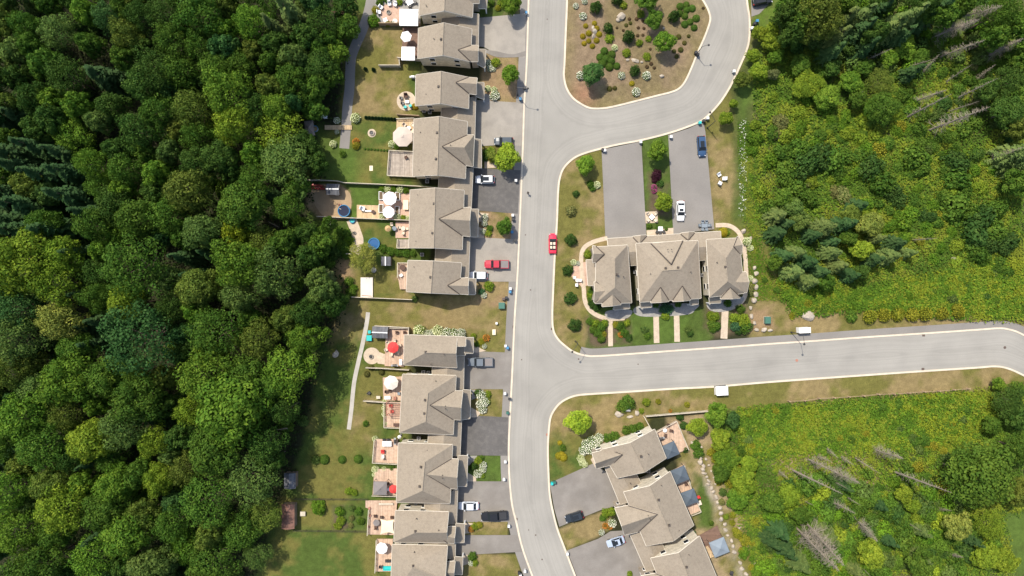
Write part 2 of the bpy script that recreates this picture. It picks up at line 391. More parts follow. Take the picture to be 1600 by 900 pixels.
# (polygon, main, second, share of second, soft edge m)
ZONES = [
    ([(1100, -40), (1640, -40), (1640, 520), (1240, 520), (1180, 420), (1150, 300), (1160, 120)], 'meadow', 'scrub', .45, 3),
    ([(1210, 380), (1640, 380), (1640, 520), (1240, 520), (1190, 450)], 'lush', 'meadow2', .45, 2.5),
    ([(1395, 110), (1560, 90), (1560, 220), (1440, 240)], 'meadow2', 'scrub', .5, 3),
    ([(1300, 230), (1580, 220), (1590, 420), (1340, 420)], 'meadow2', 'meadow', .55, 3),
    ([(1080, 600), (1640, 590), (1640, 940), (1190, 940), (1120, 760)], 'meadow', 'scrub', .45, 2),
    ([(1140, 640), (1560, 600), (1520, 690), (1160, 720)], 'lush', 'meadow2', .5, 1.5),
    ([(1200, 690), (1420, 690), (1350, 800), (1210, 780)], 'scrub', 'tan', .3, 2.5),
    ([(1565, 800), (1640, 790), (1640, 940), (1600, 940), (1570, 860)], 'lush', 'green', .2, .6),
    ([(1120, 60), (1225, -40), (1180, -40), (1168, 80), (1100, 190), (1105, 300), (1116, 370), (1150, 365), (1150, 180)], 'dry', 'olive', .45, 1.2),
    ([(1150, 130), (1172, 130), (1176, 400), (1150, 340)], 'lush', 'green', .5, 1.5),
    ([(1116, 350), (1180, 350), (1240, 480), (1240, 520), (1180, 525), (1170, 470)], 'olive', 'lush', .4, 1.5),
    ([(1170, 470), (1340, 480), (1600, 470), (1640, 500), (1640, 520), (1170, 530)], 'dry', 'olive', .5, .8),
    ([(880, 600), (1640, 560), (1640, 600), (1520, 612), (1225, 632), (1110, 645), (1020, 650), (900, 700)], 'dry', 'olive', .5, .7),
    ([(850, 610), (960, 600), (1015, 650), (1010, 680), (930, 700), (925, 730), (860, 756), (850, 700)], 'olive', 'dry', .55, .6),
    ([(855, 680), (925, 690), (925, 728), (858, 756)], 'green', 'olive', .4, 1.2),
    ([(868, 828), (950, 795), (960, 825), (885, 862)], 'dry', 'olive', .5, .4),
    ([(1040, 650), (1100, 645), (1150, 760), (1185, 900), (1190, 940), (1100, 940), (1080, 800)], 'olive', 'tan', .5, .7),
    ([(1085, 740), (1110, 760), (1115, 830), (1090, 820)], 'green', 'lush', .5, .8),
    ([(1098, 700), (1115, 760), (1160, 900), (1190, 940), (1170, 940), (1130, 840), (1090, 720)], 'gravel', 'olive', .55, .8),
    ([(862, 240), (950, 230), (956, 375), (930, 400), (925, 480), (945, 500), (950, 560), (862, 560)], 'dry', 'olive', .5, .4),
    ([(1002, 218), (1046, 208), (1053, 362), (1010, 368)], 'green', 'lush', .3, .3),
    ([(1012, 270), (1046, 262), (1050, 340), (1015, 338)], 'bed', 'green', .3, .8),
    ([(920, 480), (1110, 480), (1110, 545), (915, 552)], 'green', 'lush', .3, .3),
    ([(915, 495), (985, 495), (985, 535), (920, 545)], 'bed', 'green', .4, .6),
    ([(1098, 470), (1176, 470), (1178, 518), (1100, 528)], 'bed', 'green', .35, .7),
    ([(1170, 485), (1200, 480), (1215, 515), (1170, 520)], 'soil', 'olive', .4, .9),
    # island
    (ISLAND, 'mulch', 'olive', .28, .3),
    ([(890, 100), (920, 110), (935, 160), (905, 160), (888, 140)], 'redsoil', 'mulch', .4, 1.2),
    ([(880, 20), (905, 30), (900, 120), (880, 125)], 'olive', 'mulch', .5, 1.5),
    ([(1040, 100), (1085, 80), (1060, 140), (960, 165), (950, 150)], 'olive', 'mulch', .45, 1.5),
    # left row: open ground behind the houses
    ([(530, -40), (660, -40), (655, 110), (650, 300), (480, 300), (480, 240), (530, 190), (540, 90)], 'olive', 'green', .35, 1.0),
    ([(555, 40), (640, 45), (640, 180), (548, 180), (548, 100)], 'olive', 'dry', .45, .8),
    ([(480, 190), (545, 225), (570, 225), (560, 285), (480, 285)], 'lush', 'green', .3, 2),
    ([(480, 286), (690, 292), (690, 345), (480, 345)], 'green', 'lush', .35, .2),
    ([(475, 290), (530, 288), (548, 300), (545, 340), (500, 342), (480, 325)], 'soil', 'tan', .4, .5),
    ([(470, 342), (680, 345), (660, 465), (520, 465), (480, 400)], 'green', 'olive', .35, .4),
    ([(610, 430), (640, 440), (640, 465), (610, 455)], 'soil', 'olive', .4, .8),
    ([(522, 410), (548, 400), (556, 450), (535, 450)], 'soil', 'olive', .4, 1.2),
    ([(540, 462), (640, 464), (700, 460), (800, 440), (800, 560), (735, 550), (735, 524), (630, 522), (560, 540), (520, 600), (500, 560), (530, 490)], 'olive', 'dry', .5, .4),
    ([(625, 466), (790, 476), (785, 500), (620, 510)], 'dry', 'olive', .4, 1.5),
    ([(500, 540), (640, 525), (640, 900), (380, 940), (420, 830), (470, 700), (490, 610)], 'green', 'olive', .42, .8),
    ([(555, 520), (605, 575), (605, 640), (555, 650)], 'olive', 'green', .4, 1),
    ([(550, 620), (600, 620), (585, 710), (540, 700)], 'olive', 'dry', .45, 2),
    ([(500, 650), (540, 650), (535, 740), (490, 730)], 'olive', 'green', .3, 2),
    ([(430, 826), (590, 830), (590, 940), (400, 940)], 'olive', 'green', .45, 1.5),
    ([(520, 788), (572, 786), (572, 828), (520, 828)], 'bed', 'green', .55, .5),
    # front gardens of the left row
    (rect(752, 80, 810, 162), 'soil', 'dry', .5, .3), (rect(752, 226, 812, 266), 'mulch', 'olive', .4, .3), (rect(744, 330, 806, 376), 'soil', 'olive', .4, .3),
    (rect(732, 438, 794, 480), 'dry', 'soil', .4, .5), (rect(734, 606, 788, 652), 'olive', 'dry', .35, .2), (rect(728, 710, 784, 754), 'lush', 'green', .5, .2),
    (rect(722, 812, 794, 838), 'olive', 'dry', .4, .2), (rect(722, 866, 812, 940), 'olive', 'dry', .4, .3), (rect(745, 0, 813, 28), 'green', 'mulch', .4, .2),
    (rect(733, 522, 792, 552), 'olive', 'dry', .4, .4),
]

def make_ground():
    xs, ys = axis(-125, 125, .55, 420), axis(-72, 72, .55, 420)
    X, Y = np.meshgrid(xs, ys)
    n1, n2 = fbm(X + 300, Y + 300, .12, 1), fbm(X + 300, Y + 300, .45, 9)
    wx = (fbm(X + 300, Y + 300, .5, 21) - .5) * 2.2; wy = (fbm(X + 300, Y + 300, .5, 31) - .5) * 2.2
    C = np.empty(X.shape + (3,))
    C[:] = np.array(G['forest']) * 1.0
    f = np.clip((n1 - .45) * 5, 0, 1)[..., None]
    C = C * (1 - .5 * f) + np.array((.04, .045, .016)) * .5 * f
    for i, (poly, a, b_, share, soft) in enumerate(ZONES):
        w = [(p.x, p.y) for p in (P(*q) for q in poly)]
        k = min(1.0, soft)
        x0, x1 = min(q[0] for q in w) - 6, max(q[0] for q in w) + 6; y0, y1 = min(q[1] for q in w) - 6, max(q[1] for q in w) + 6
        cx = np.where((xs > x0) & (xs < x1))[0]; cy = np.where((ys > y0) & (ys < y1))[0]
        sl = np.s_[cy[0]:cy[-1] + 1, cx[0]:cx[-1] + 1]
        d_ = sdf(X[sl] + wx[sl] * k, Y[sl] + wy[sl] * k, w)
        m = np.clip(d_ / soft * .5 + .5, 0, 1)[..., None]
        nz = .62 * fbm(X[sl] + 50 * i + 400, Y[sl] + 400, .13, 50 + i) + .38 * n2[sl]
        q = np.clip((nz - (.5 + (.5 - share) * .30)) * 7 + .5, 0, 1)[..., None]
        c = np.array(G[a]) * (1 - q) + np.array(G[b_]) * q
        c = c * (.82 + .36 * fbm(X[sl] + 77 * i + 400, Y[sl] + 400, .8, 90 + i))[..., None]
        C[sl] = C[sl] * (1 - m) + c * m
    ny, nx = X.shape
    V = np.stack([X, Y, np.zeros_like(X)], -1).reshape(-1, 3)
    idx = np.arange(nx * ny).reshape(ny, nx)
    F = np.stack([idx[:-1, :-1], idx[:-1, 1:], idx[1:, 1:], idx[1:, :-1]], -1).reshape(-1, 4)
    me = bpy.data.meshes.new('ground')
    me.vertices.add(len(V)); me.vertices.foreach_set('co', V.ravel())
    me.loops.add(F.size); me.loops.foreach_set('vertex_index', F.ravel().astype(np.int32))
    me.polygons.add(len(F)); me.polygons.foreach_set('loop_start', (np.arange(len(F)) * 4).astype(np.int32))
    me.update(calc_edges=True)
    at = me.attributes.new('Col', 'FLOAT_COLOR', 'POINT')
    at.data.foreach_set('color', np.concatenate([C.reshape(-1, 3), np.ones((len(V), 1))], 1).ravel())
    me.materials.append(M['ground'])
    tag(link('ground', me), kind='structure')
make_ground()

def sheet(name, poly, z, m, thick=.02):
    w = [P(*q) for q in poly]
    mb = MB(); mb.prism([(p.x, p.y) for p in w], z - thick, z)
    return tag(mb.build(name, m), kind='structure')

def ribbon(name, line, width, z0, z1, m, side=0.0, kind='structure'):
    """box section swept along a line of pixels; side shifts it to the left of travel (m)"""
    pts = [P(*q) for q in line]; mb = MB(); n = len(pts); rows = []
    for i in range(n):
        t = (pts[min(i + 1, n - 1)] - pts[max(i - 1, 0)]).normalized(); nrm = Vector((-t.y, t.x, 0))
        a, b_ = pts[i] + nrm * (side + width / 2), pts[i] + nrm * (side - width / 2)
        rows.append([(a.x, a.y, z0), (a.x, a.y, z1), (b_.x, b_.y, z1), (b_.x, b_.y, z0)])
    mb.v = [p for r in rows for p in r]
    for i in range(n - 1):
        for k in range(4):
            l = (k + 1) % 4
            mb.f.append((4 * i + k, 4 * i + 4 + k, 4 * i + 4 + l, 4 * i + l))
    mb.f += [(0, 1, 2, 3), tuple(4 * (n - 1) + k for k in (3, 2, 1, 0))]
    bmn = mb.build(name, m)
    return tag(bmn, kind=kind) if kind else bmn

def make_road():
    from mathutils.geometry import delaunay_2d_cdt
    w = [(p.x, p.y) for p in (P(*q) for q in ROAD)]; isl = [(p.x, p.y) for p in (P(*q) for q in L_is)]
    gx, gy = np.meshgrid(np.arange(-5, 135, .8), np.arange(-78, 80, .8)); gx[::2] += .4
    d_ = sdf(gx, gy, w); k = d_ > .35
    pts = [Vector(q) for q in w] + [Vector((a, b_)) for a, b_ in zip(gx[k], gy[k])]
    V, E_, F, *_ = delaunay_2d_cdt(pts, [], [list(range(len(w)))], 1, 1e-4)
    me = bpy.data.meshes.new('road'); me.from_pydata([(v.x, v.y, .02) for v in V], [], F); me.update()
    X, Y = np.array([v.x for v in V]), np.array([v.y for v in V])
    kd = np.minimum(np.minimum(np.abs(sdf(X, Y, w)), np.abs(sdf(X, Y, isl))), 4.4)
    me.attributes.new('kerb_distance', 'FLOAT', 'POINT').data.foreach_set('value', kd.astype(np.float32))
    me.materials.append(M['asphalt']); tag(link('road', me), kind='structure')
    if me.polygons and me.polygons[0].normal.z < 0: me.flip_normals()
make_road()
def island_top():
    w = [(p.x, p.y) for p in (P(*q) for q in L_is)]
    mb = MB(); mb.prism(w, .0, .06)
    me = mb.mesh('traffic_island')
    bm = bmesh.new(); bm.from_mesh(me)
    for ax, lo, hi in ((0, 10, 48), (1, 38, 80)):
        for t in np.arange(lo, hi, .6):
            co, no = [0, 0, 0], [0, 0, 0]; co[ax] = t; no[ax] = 1
            bmesh.ops.bisect_plane(bm, geom=bm.verts[:] + bm.edges[:] + bm.faces[:], plane_co=co, plane_no=no)
    bm.to_mesh(me); bm.free()
    V = np.array([v.co[:] for v in me.vertices]); X, Y = V[:, 0], V[:, 1]
    q = np.clip((fbm(X + 300, Y + 300, .16, 5) - .47) * 6 + .4, 0, 1)[:, None]
    edge = np.clip(1 - sdf(X, Y, w) / 3.2, 0, 1)[:, None]
    C = np.array((.200, .145, .090)) * (1 - q) + np.array((.165, .128, .066)) * q
    C = C * (1 - .55 * edge) + np.array((.185, .150, .062)) * .55 * edge
    r = np.clip(1 - np.hypot(X - P(912, 148).x, Y - P(912, 148).y) / 4.5, 0, 1)[:, None]
    C = C * (1 - r) + np.array((.25, .14, .085)) * r
    C = C * (.8 + .4 * fbm(X + 300, Y + 300, .9, 77))[:, None]
    at = me.attributes.new('Col', 'FLOAT_COLOR', 'POINT')
    at.data.foreach_set('color', np.concatenate([C, np.ones((len(V), 1))], 1).ravel())
    me.materials.append(M['ground'])
    tag(link('traffic_island', me), kind='structure')
island_top()
ribbon('kerb', L_l, .42, 0, .13, M['kerb'])
ribbon('kerb', L_se, .42, 0, .13, M['kerb'])
ribbon('kerb', L_ne, .42, 0, .13, M['kerb'])
ribbon('kerb', L_is, .42, 0, .13, M['kerb'])

# pavement beside the main road (asphalt) and beside the side road
def offset_line(line, dpx):
    out = []; n = len(line)
    for i in range(n):
        a, b_ = line[max(i - 1, 0)], line[min(i + 1, n - 1)]
        t = (b_[0] - a[0], b_[1] - a[1]); l = math.hypot(*t) or 1
        out.append((line[i][0] - t[1] / l * dpx, line[i][1] + t[0] / l * dpx))
    return out
sheet('pavement', L_l + list(reversed(offset_line(L_l, 13))), .03, M['walk'])
i0 = min(range(len(L_ne)), key=lambda i: math.hypot(L_ne[i][0] - 905, L_ne[i][1] - 553))
SW = L_ne[i0:]
sheet('pavement', SW + list(reversed(offset_line(SW, -12))), .03, M['walk'])

DRIVES = [
    ([(747, 28), (822, 21), (820, 90), (790, 88), (775, 84), (757, 74), (746, 72)], 'drive_pale'),
    ([(740, 156), (806, 160), (817, 163), (815, 228), (790, 226), (756, 228), (740, 226)], 'drive_pale'),
    ([(736, 262), (813, 266), (809, 334), (735, 328)], 'drive_dark'),
    ([(730, 370), (808, 374), (806, 440), (745, 440), (729, 436)], 'drive_pale'),
    ([(722, 548), (799, 551), (797, 608), (720, 608)], 'drive_mid'),
    ([(718, 648), (794, 652), (793, 712), (715, 711)], 'drive_dark'),
    ([(713, 752), (795, 752), (799, 785), (804, 815), (712, 816)], 'drive_mid'),
    ([(709, 836), (809, 836), (816, 862), (709, 868)], 'drive_mid'),
    ([(940, 234), (1002, 221), (1010, 369), (946, 374)], 'walk'),
    ([(1044, 211), (1075, 201), (1099, 190), (1102, 205), (1116, 358), (1052, 366)], 'walk'),
    ([(859, 755), (867, 751), (927, 724), (948, 738), (970, 788), (938, 797), (874, 823), (866, 795)], 'drive_mid'),
    ([(886, 860), (934, 842), (954, 830), (985, 828), (1012, 892), (1010, 950), (918, 950), (900, 897)], 'drive_mid'),
]
for poly, m in DRIVES:
    sheet('driveway', poly, .042 if m != 'walk' else .046, M[m])
sheet('tar_patch', closed_smooth([(752, 78), (775, 80), (800, 85), (822, 80), (820, 88), (790, 90), (772, 88)]), .052, M['drive_mid'], .006)

# garden paths
ribbon('garden_path', smooth_line([(583, -30), (578, 10), (567, 45), (556, 70), (549, 90), (547, 115), (546, 140), (543, 165), (541, 195), (538, 232)]), 2.3, 0, .03, M['walk'])
ribbon('garden_path', smooth_line([(575, 488), (573, 505), (566, 540), (559, 570), (553, 600), (549, 640), (545, 671)]), 0.95, 0, .03, M['concrete'])
ribbon('garden_path', smooth_line([(549, 343), (556, 362), (560, 378), (553, 395)]), 2.4, 0, .03, M['paver'])
# curved walk round the three-roofed block and straight walks to the side road
ribbon('front_walk', smooth_line([(949, 372), (927, 378), (912, 388), (908, 405), (909, 425), (912, 450), (914, 470), (922, 485), (936, 494), (952, 498), (976, 497)]), 1.0, 0, .06, M['paver'])
ribbon('front_walk', smooth_line([(1118, 352), (1140, 353), (1156, 366), (1163, 390), (1166, 430), (1166, 455), (1158, 472), (1140, 482)]), 1.0, 0, .06, M['paver'])
for a, b_, wd in (((953.5, 494), (954, 541), 1.1), ((1025, 492), (1026, 536), 1.3), ((1057, 490), (1058, 534), 1.3), ((1133, 484), (1131, 529), 1.6)):
    ribbon('front_walk', [a, b_], wd, 0, .05, M['paver'])
for poly, m, z in (
    (closed_smooth([(948, 486), (985, 484), (985, 493), (975, 498), (950, 498)]), 'grey_paver', .075),
    (closed_smooth([(998, 478), (1085, 474), (1086, 484), (1070, 492), (1000, 494)]), 'grey_paver', .075),
    (closed_smooth([(1108, 472), (1160, 464), (1152, 480), (1130, 487), (1110, 485)]), 'grey_paver', .075),
    ([(897, 412), (916, 409), (919, 446), (908, 448), (893, 432)], 'pink_paver', .055),
    ([(1008, 331), (1027, 330), (1028, 348), (1009, 349)], 'paver', .06),
    ([(1010, 360), (1052, 356), (1052, 366), (1011, 369)], 'paver', .06),
    ([(585, -10), (657, -10), (657, 41), (600, 41), (588, 30)], 'grey_paver', .045),
    (closed_smooth([(590, 12), (612, 6), (626, 14), (622, 36), (604, 36), (594, 24)]), 'pink_paver', .055),
    (closed_smooth([(635 + 15 * math.cos(a), 158 + 15 * math.sin(a)) for a in np.arange(0, 6.2, .6)]), 'paver', .05),
    (closed_smooth([(581 + 6.5 * math.cos(a), 208 + 6.5 * math.sin(a)) for a in np.arange(0, 6.2, .6)]), 'paver', .04),
    (closed_smooth([(581 + 13 * math.cos(a), 556 + 13 * math.sin(a)) for a in np.arange(0, 6.2, .5)]), 'paver', .04),
    ([(588, 548), (600, 553), (606, 552), (606, 570), (590, 568)], 'paver', .046),
    ([(592, 300), (642, 296), (642, 345), (592, 343)], 'pink_paver', .04),
    ([(618, 347), (642, 346), (642, 372), (618, 372)], 'pink_paver', .04),
    (closed_smooth([(480, 292), (505, 288), (530, 290), (548, 305), (544, 338), (512, 342), (495, 325), (488, 310)]), 'sand', .03),
    ([(923, 718), (928, 712), (938, 730), (931, 732)], 'paver', .05),
    ([(962, 792), (972, 788), (976, 800), (966, 806)], 'paver', .05),
    ([(752, 165), (758, 146), (768, 150), (764, 163)], 'grey_paver', .045), ([(757, 252), (775, 250), (776, 262), (757, 263)], 'paver', .05),
    ([(748, 332), (764, 334), (756, 345), (748, 347)], 'paver', .05), ([(740, 352), (758, 358), (756, 372), (738, 372)], 'paver', .05),
    ([(737, 609), (756, 609), (748, 620), (737, 625)], 'grey_paver', .05), ([(735, 636), (752, 645), (745, 652), (735, 652)], 'paver', .05),
    ([(731, 712), (746, 712), (738, 724), (731, 728)], 'grey_paver', .05), ([(730, 738), (744, 746), (744, 752), (730, 752)], 'paver', .05),
    ([(726, 816), (740, 818), (736, 832), (726, 834)], 'paver', .05), ([(722, 866), (740, 868), (734, 880), (722, 884)], 'paver', .05),
    ([(742, 538), (752, 545), (760, 548), (745, 551), (739, 550)], 'paver', .05),
):
    sheet('patio_paving', poly, z, M[m], .04)

# ------------------------------------------------------------------ houses
def unit_window():
    f = MB().box((0, 0, 0), (1.3, .10, 1.35)); p = MB().box((0, -.045, 0), (1.1, .06, 1.15))
    a, b_ = f.mesh('window'), p.mesh('pane'); a.materials.append(M['white']); b_.materials.append(M['glass'])
    return a, b_
WIN, PANE = unit_window()
def garage_door_mesh():
    mb = MB()
    for k in range(4): mb.box((0, 0, .28 + .54 * k), (2.5, .08 if k % 2 else .075, .52))
    mb.box((0, .03, 1.1), (2.5, .04, 2.18))
    me = mb.mesh('garage_door'); me.materials.append(M['door']); return me
GDOOR = garage_door_mesh()
VENT = MB().box((0, 0, .16), (.52, .52, .34), 0, .72).mesh('roof_vent'); VENT.materials.append(M['vent'])
PIPE = MB().tube((0, 0, -.1), (0, 0, .5), .09, .09, 8).mesh('vent_pipe'); PIPE.materials.append(M['vent'])

class House:
    def __init__(s, label, x, y, name='townhouse'):
        s.o = empty(name, P(x, y)); s.off = s.o.location.copy(); tag(s.o, label, 'house', 'townhouses along the streets')
    def roof(s, faces, name='roof', t=.2):
        """faces: lists of world Vectors, sharing corners; returns boundary loops"""
        key, V, F = {}, [], []
        for f in faces:
            ids = []
            for p in f:
                k = (round(p.x, 2), round(p.y, 2), round(p.z, 2))
                if k not in key: key[k] = len(V); V.append(Vector(p))
                if key[k] not in ids: ids.append(key[k])
            nrm = Vector((0, 0, 0))
            for i in range(len(ids)):
                a, b_ = V[ids[i]], V[ids[(i + 1) % len(ids)]]; nrm += a.cross(b_)
            if nrm.z < 0: ids.reverse()
            F.append(ids)
        n = len(V); mb = MB()
        mb.v = [tuple(p) for p in V] + [(p.x, p.y, p.z - t) for p in V]
        edges = {}
        for ids in F:
            for tri in range(1, len(ids) - 1):
                mb.f.append((ids[0], ids[tri], ids[tri + 1])); mb.f.append((n + ids[tri + 1], n + ids[tri], n + ids[0]))
            for i in range(len(ids)):
                a, b_ = ids[i], ids[(i + 1) % len(ids)]; edges[(a, b_)] = 1
        bd = [e for e in edges if (e[1], e[0]) not in edges]
        for a, b_ in bd: mb.f.append((a, n + a, n + b_, b_))
        r = mb.build(name, M['shingle'], s.o, s.off)
        nxt = dict(bd); loop = []
        if bd:
            st = bd[0][0]; cur = st
            for _ in range(len(bd)):
                loop.append(V[cur]); cur = nxt.get(cur)
                if cur is None or cur == st: break
        # fascia boards round the edge
        fb = MB()
        for a, b_ in bd:
            A, B_ = V[a] - Vector((0, 0, t * .5)), V[b_] - Vector((0, 0, t * .5))
            d_ = (B_ - A); 
            if d_.length < .05: continue
            o_ = Vector((d_.y, -d_.x, 0)).normalized() * .05
            fb.tube(A + o_, B_ + o_, .08, .08, 4)
        fb.build('fascia', M['fascia'], r, s.off)
        return loop, r
    def walls(s, path, inset=.4, closed=True, windows=True, m='siding', low=0.0, drop=.24):
        c = sum((Vector((p.x, p.y, 0)) for p in path), Vector()) / len(path)
        q = []
        for p in path:
            d_ = Vector((p.x - c.x, p.y - c.y, 0)); l = d_.length
            d_ = d_ * ((l - inset) / l); q.append(Vector((c.x + d_.x, c.y + d_.y, p.z - drop)))
        mb = MB(); n = len(q)
        for i in range(n if closed else n - 1):
            a, b_ = q[i], q[(i + 1) % n]
            mb.poly([(a.x, a.y, low), (b_.x, b_.y, low), tuple(b_), tuple(a)])
        mb.build('wall', M[m], s.o, s.off)
        if windows:
            # merge collinear runs (gable ends) so that windows follow whole walls
            for i in range(n if closed else n - 1):
                a, b_ = q[i], q[(i + 1) % n]; d_ = Vector((b_.x - a.x, b_.y - a.y, 0)); L_ = d_.length
                if L_ < 2.6: continue
                t_ = d_ / L_; nr = Vector((t_.y, -t_.x, 0))
                if nr.dot(Vector(((a.x + b_.x) / 2 - c.x, (a.y + b_.y) / 2 - c.y, 0))) < 0: nr = -nr
                k = max(1, int(L_ / 3.6)); top = min(a.z, b_.z)
                for j in range(k):
                    pt = a + t_ * L_ * (j + .5) / k
                    for z in ((1.6, 4.25) if top > 4.7 else (1.6,)):
                        if z + .8 > top: continue
                        w = link('window', WIN, s.o); w.location = Vector((pt.x + nr.x * .04, pt.y + nr.y * .04, z)) - s.off
                        w.rotation_euler = (0, 0, math.atan2(nr.y, nr.x) + math.pi / 2)
                        link('pane', PANE, w)
        return q
    def main(s, NW, NE, SE, SW, RN=None, RS=None, he=5.3, hr=8.4, wall=True, name='roof', m='siding'):
        """corners in pixels at eave height; RN / RS given -> hip end, None -> gable end"""
        nw, ne, se, sw = (P(*q, he) for q in (NW, NE, SE, SW))
        up = lambda a, b_: Vector(((a.x + b_.x) / 2, (a.y + b_.y) / 2, hr))
        rn = P(*RN, hr) if RN else up(nw, ne); rs = P(*RS, hr) if RS else up(sw, se)
        F = [[nw, sw, rs, rn], [ne, rn, rs, se]]
        if RN: F.append([nw, rn, ne])
        if RS: F.append([sw, se, rs])
        loop, r = s.roof(F, name)
        # ridge cap
        MB().tube(rn + Vector((0, 0, .01)), rs + Vector((0, 0, .01)), .12, .12, 5).build('ridge_cap', M['shingle'], r, s.off)
        if wall: s.walls(loop, m=m)
        return r
    def cross(s, inner, Nin, Nout, Sout, Sin, he=5.3, hr=7.6, hip=0.0, wall=True, name='front_gable_roof', lift=.06):
        i_, a, b_, c, d_ = P(*inner, hr), P(*Nin, he), P(*Nout, he), P(*Sout, he), P(*Sin, he)
        up = Vector((0, 0, lift)); i_, a, b_, c, d_ = i_ + up, a + up, b_ + up, c + up, d_ + up
        ro = Vector(((b_.x + c.x) / 2, (b_.y + c.y) / 2, hr + lift))
        if hip: ro = Vector((ro.x + (i_.x - ro.x) * hip, ro.y + (i_.y - ro.y) * hip, hr + lift))
        F = [[i_, a, b_, ro], [i_, ro, c, d_]]
        if hip: F.append([b_, c, ro])
        loop, r = s.roof(F, name)
        fl = MB()
        for q in (a, d_): fl.tube(i_ + Vector((0, 0, .02)), q + Vector((0, 0, .02)), .13, .13, 4)
        fl.build('valley_flashing_shade', M['flashing_shade'], r, s.off)  # valley shading and flashing drawn together as dark strips
        if wall:
            path = [a, b_] + ([] if hip else [ro]) + [c, d_]
            s.walls(path, closed=False, m='stone')
        return r
    def low(s, a, b_, c, d_, hi=3.7, ho=3.0, name='porch_roof', posts=True):
        """lean-to roof: a,d on the house side, b,c outside"""
        A, B_, C_, D_ = P(*a, hi), P(*b_, ho), P(*c, ho), P(*d_, hi)
        loop, r = s.roof([[A, B_, C_, D_]], name, .16)
        if posts:
            cen = (A + B_ + C_ + D_) / 4
            for p in (B_, C_):
                q = p + (cen - p) * .12
                MB().box((q.x, q.y, (ho - .1) / 2), (.28, .28, ho - .1)).build('porch_post', M['white'], s.o, s.off)
        return r
    def garage(s, NW, NE, SE, SW, he=3.1, hr=4.7, side='E', doors=4):
        nw, ne, se, sw = (P(*q, he) for q in (NW, NE, SE, SW))
        up = lambda a, b_: Vector(((a.x + b_.x) / 2, (a.y + b_.y) / 2, hr))
        rn, rs = up(nw, ne), up(sw, se)
        loop, r = s.roof([[nw, sw, rs, rn], [ne, rn, rs, se]], 'garage_roof')
        s.walls(loop, windows=False, m='stone', inset=.35)
        a, b_ = (ne, se) if side == 'E' else (nw, sw)
        d_ = Vector((b_.x - a.x, b_.y - a.y, 0)); L_ = d_.length; t_ = d_ / L_
        cen = (nw + se) / 2; nr = Vector((t_.y, -t_.x, 0))
        if nr.dot(a - cen) < 0: nr = -nr
        n = max(1, int((L_ - 1) / 3.1))
        for j in range(n):
            pt = a + t_ * L_ * (j + .5) / n - nr * .26
            g = link('garage_door', GDOOR, s.o); g.location = Vector((pt.x, pt.y, .04)) - s.off
            g.rotation_euler = (0, 0, math.atan2(nr.y, nr.x) + math.pi / 2)
        return r
    def vents(s, big=(), small=()):
        for (x, y, h) in big:
            o = link('roof_vent', VENT, s.o); o.location = P(x, y, h) - s.off; o.rotation_euler = (0, 0, rnd.uniform(-.1, .1))
        for (x, y, h) in small:
            o = link('vent_pipe', PIPE, s.o); o.location = P(x, y, h) - s.off

# --- left row, upper block
h = House('townhouse whose patio has the white square canopy and the ring of white chairs', 697, -20)
h.main((657, -62), (742, -64), (738, 27), (655, 24))
h.cross((716, -10), (736, -20), (750, -20), (749, 5), (736, 5), hr=6.7)
h.garage((690, 24), (748, 22), (747, 74), (690, 72))
h.low((748, -8), (761, -8), (760, 13), (748, 13)); h.vents(small=[(666, 9, 6.4)])
h = House('townhouse with the white hexagonal parasol and white square canopy on its deck', 693, 70)
h.main((654, 44), (737, 45), (735, 96), (653, 91))
h.cross((716, 78), (736, 71), (747.5, 71), (747, 96), (735, 96), hr=6.7)
h.low((747.5, 77), (759, 77), (757.5, 106), (746, 100)); h.vents([(689, 61, 8.3)], [(678, 61, 7.3)])
h = House('townhouse with the round pale patio behind and a single front tree in dry lawn', 690, 141)
h.main((650, 117), (733, 121), (732, 169.5), (649, 165))
h.cross((712.5, 129), (732, 121), (745.5, 122), (744.5, 147.5), (732.5, 146), hr=6.9)
h.garage((690, 168), (743, 151), (741.5, 218), (688, 216))
h.low((745.5, 129), (756, 129), (756, 155), (743, 150)); h.vents([(685, 135, 8.2)], [(666, 148, 6.3)])
h = House('wide townhouse behind the octagonal beige gazebo and the bare weathered deck', 686, 232)
h.main((647, 186), (730, 190), (727, 279), (645, 275))
h.cross((691, 229), (730, 211), (741, 211), (739, 260), (727, 258), hr=8.1, hip=.28)
h.garage((686, 275), (739, 262), (736, 326), (684, 322))
h.low((741, 217), (752, 218), (752, 262), (739, 261)); h.vents([(683, 207, 8.3), (681, 248, 8.3)], [(657, 207, 6), (655, 266, 5.8), (704, 227, 7.9)])
h = House('wide townhouse beside the dark new driveway with two white parasols behind', 681, 342)
h.main((641, 297), (725, 297.5), (722, 390), (639, 387))
h.cross((686, 342), (724, 325), (735.5, 324), (734.5, 369.5), (722, 368), hr=8.1)
h.garage((681, 387), (734, 370), (732, 433), (679, 430))
h.low((735.5, 327), (747.5, 327), (746, 370), (734.5, 369.5)); h.vents([(678, 318, 8.2), (675.5, 364, 8.2)], [(653, 305, 5.9), (650, 377, 5.9)])
h = House('end townhouse next to the open grass gap, two cars at its front', 677, 433)
h.main((637.5, 407), (721, 411), (717, 459.5), (635, 455.5))
h.cross((699.5, 446), (720, 435), (732, 434), (732, 460), (717.5, 459), hr=6.8)
h.low((732, 435), (743.5, 436), (742.5, 460), (731, 460)); h.vents([(672.5, 433, 8.3)], [(647, 417, 6), (718, 449, 6)])
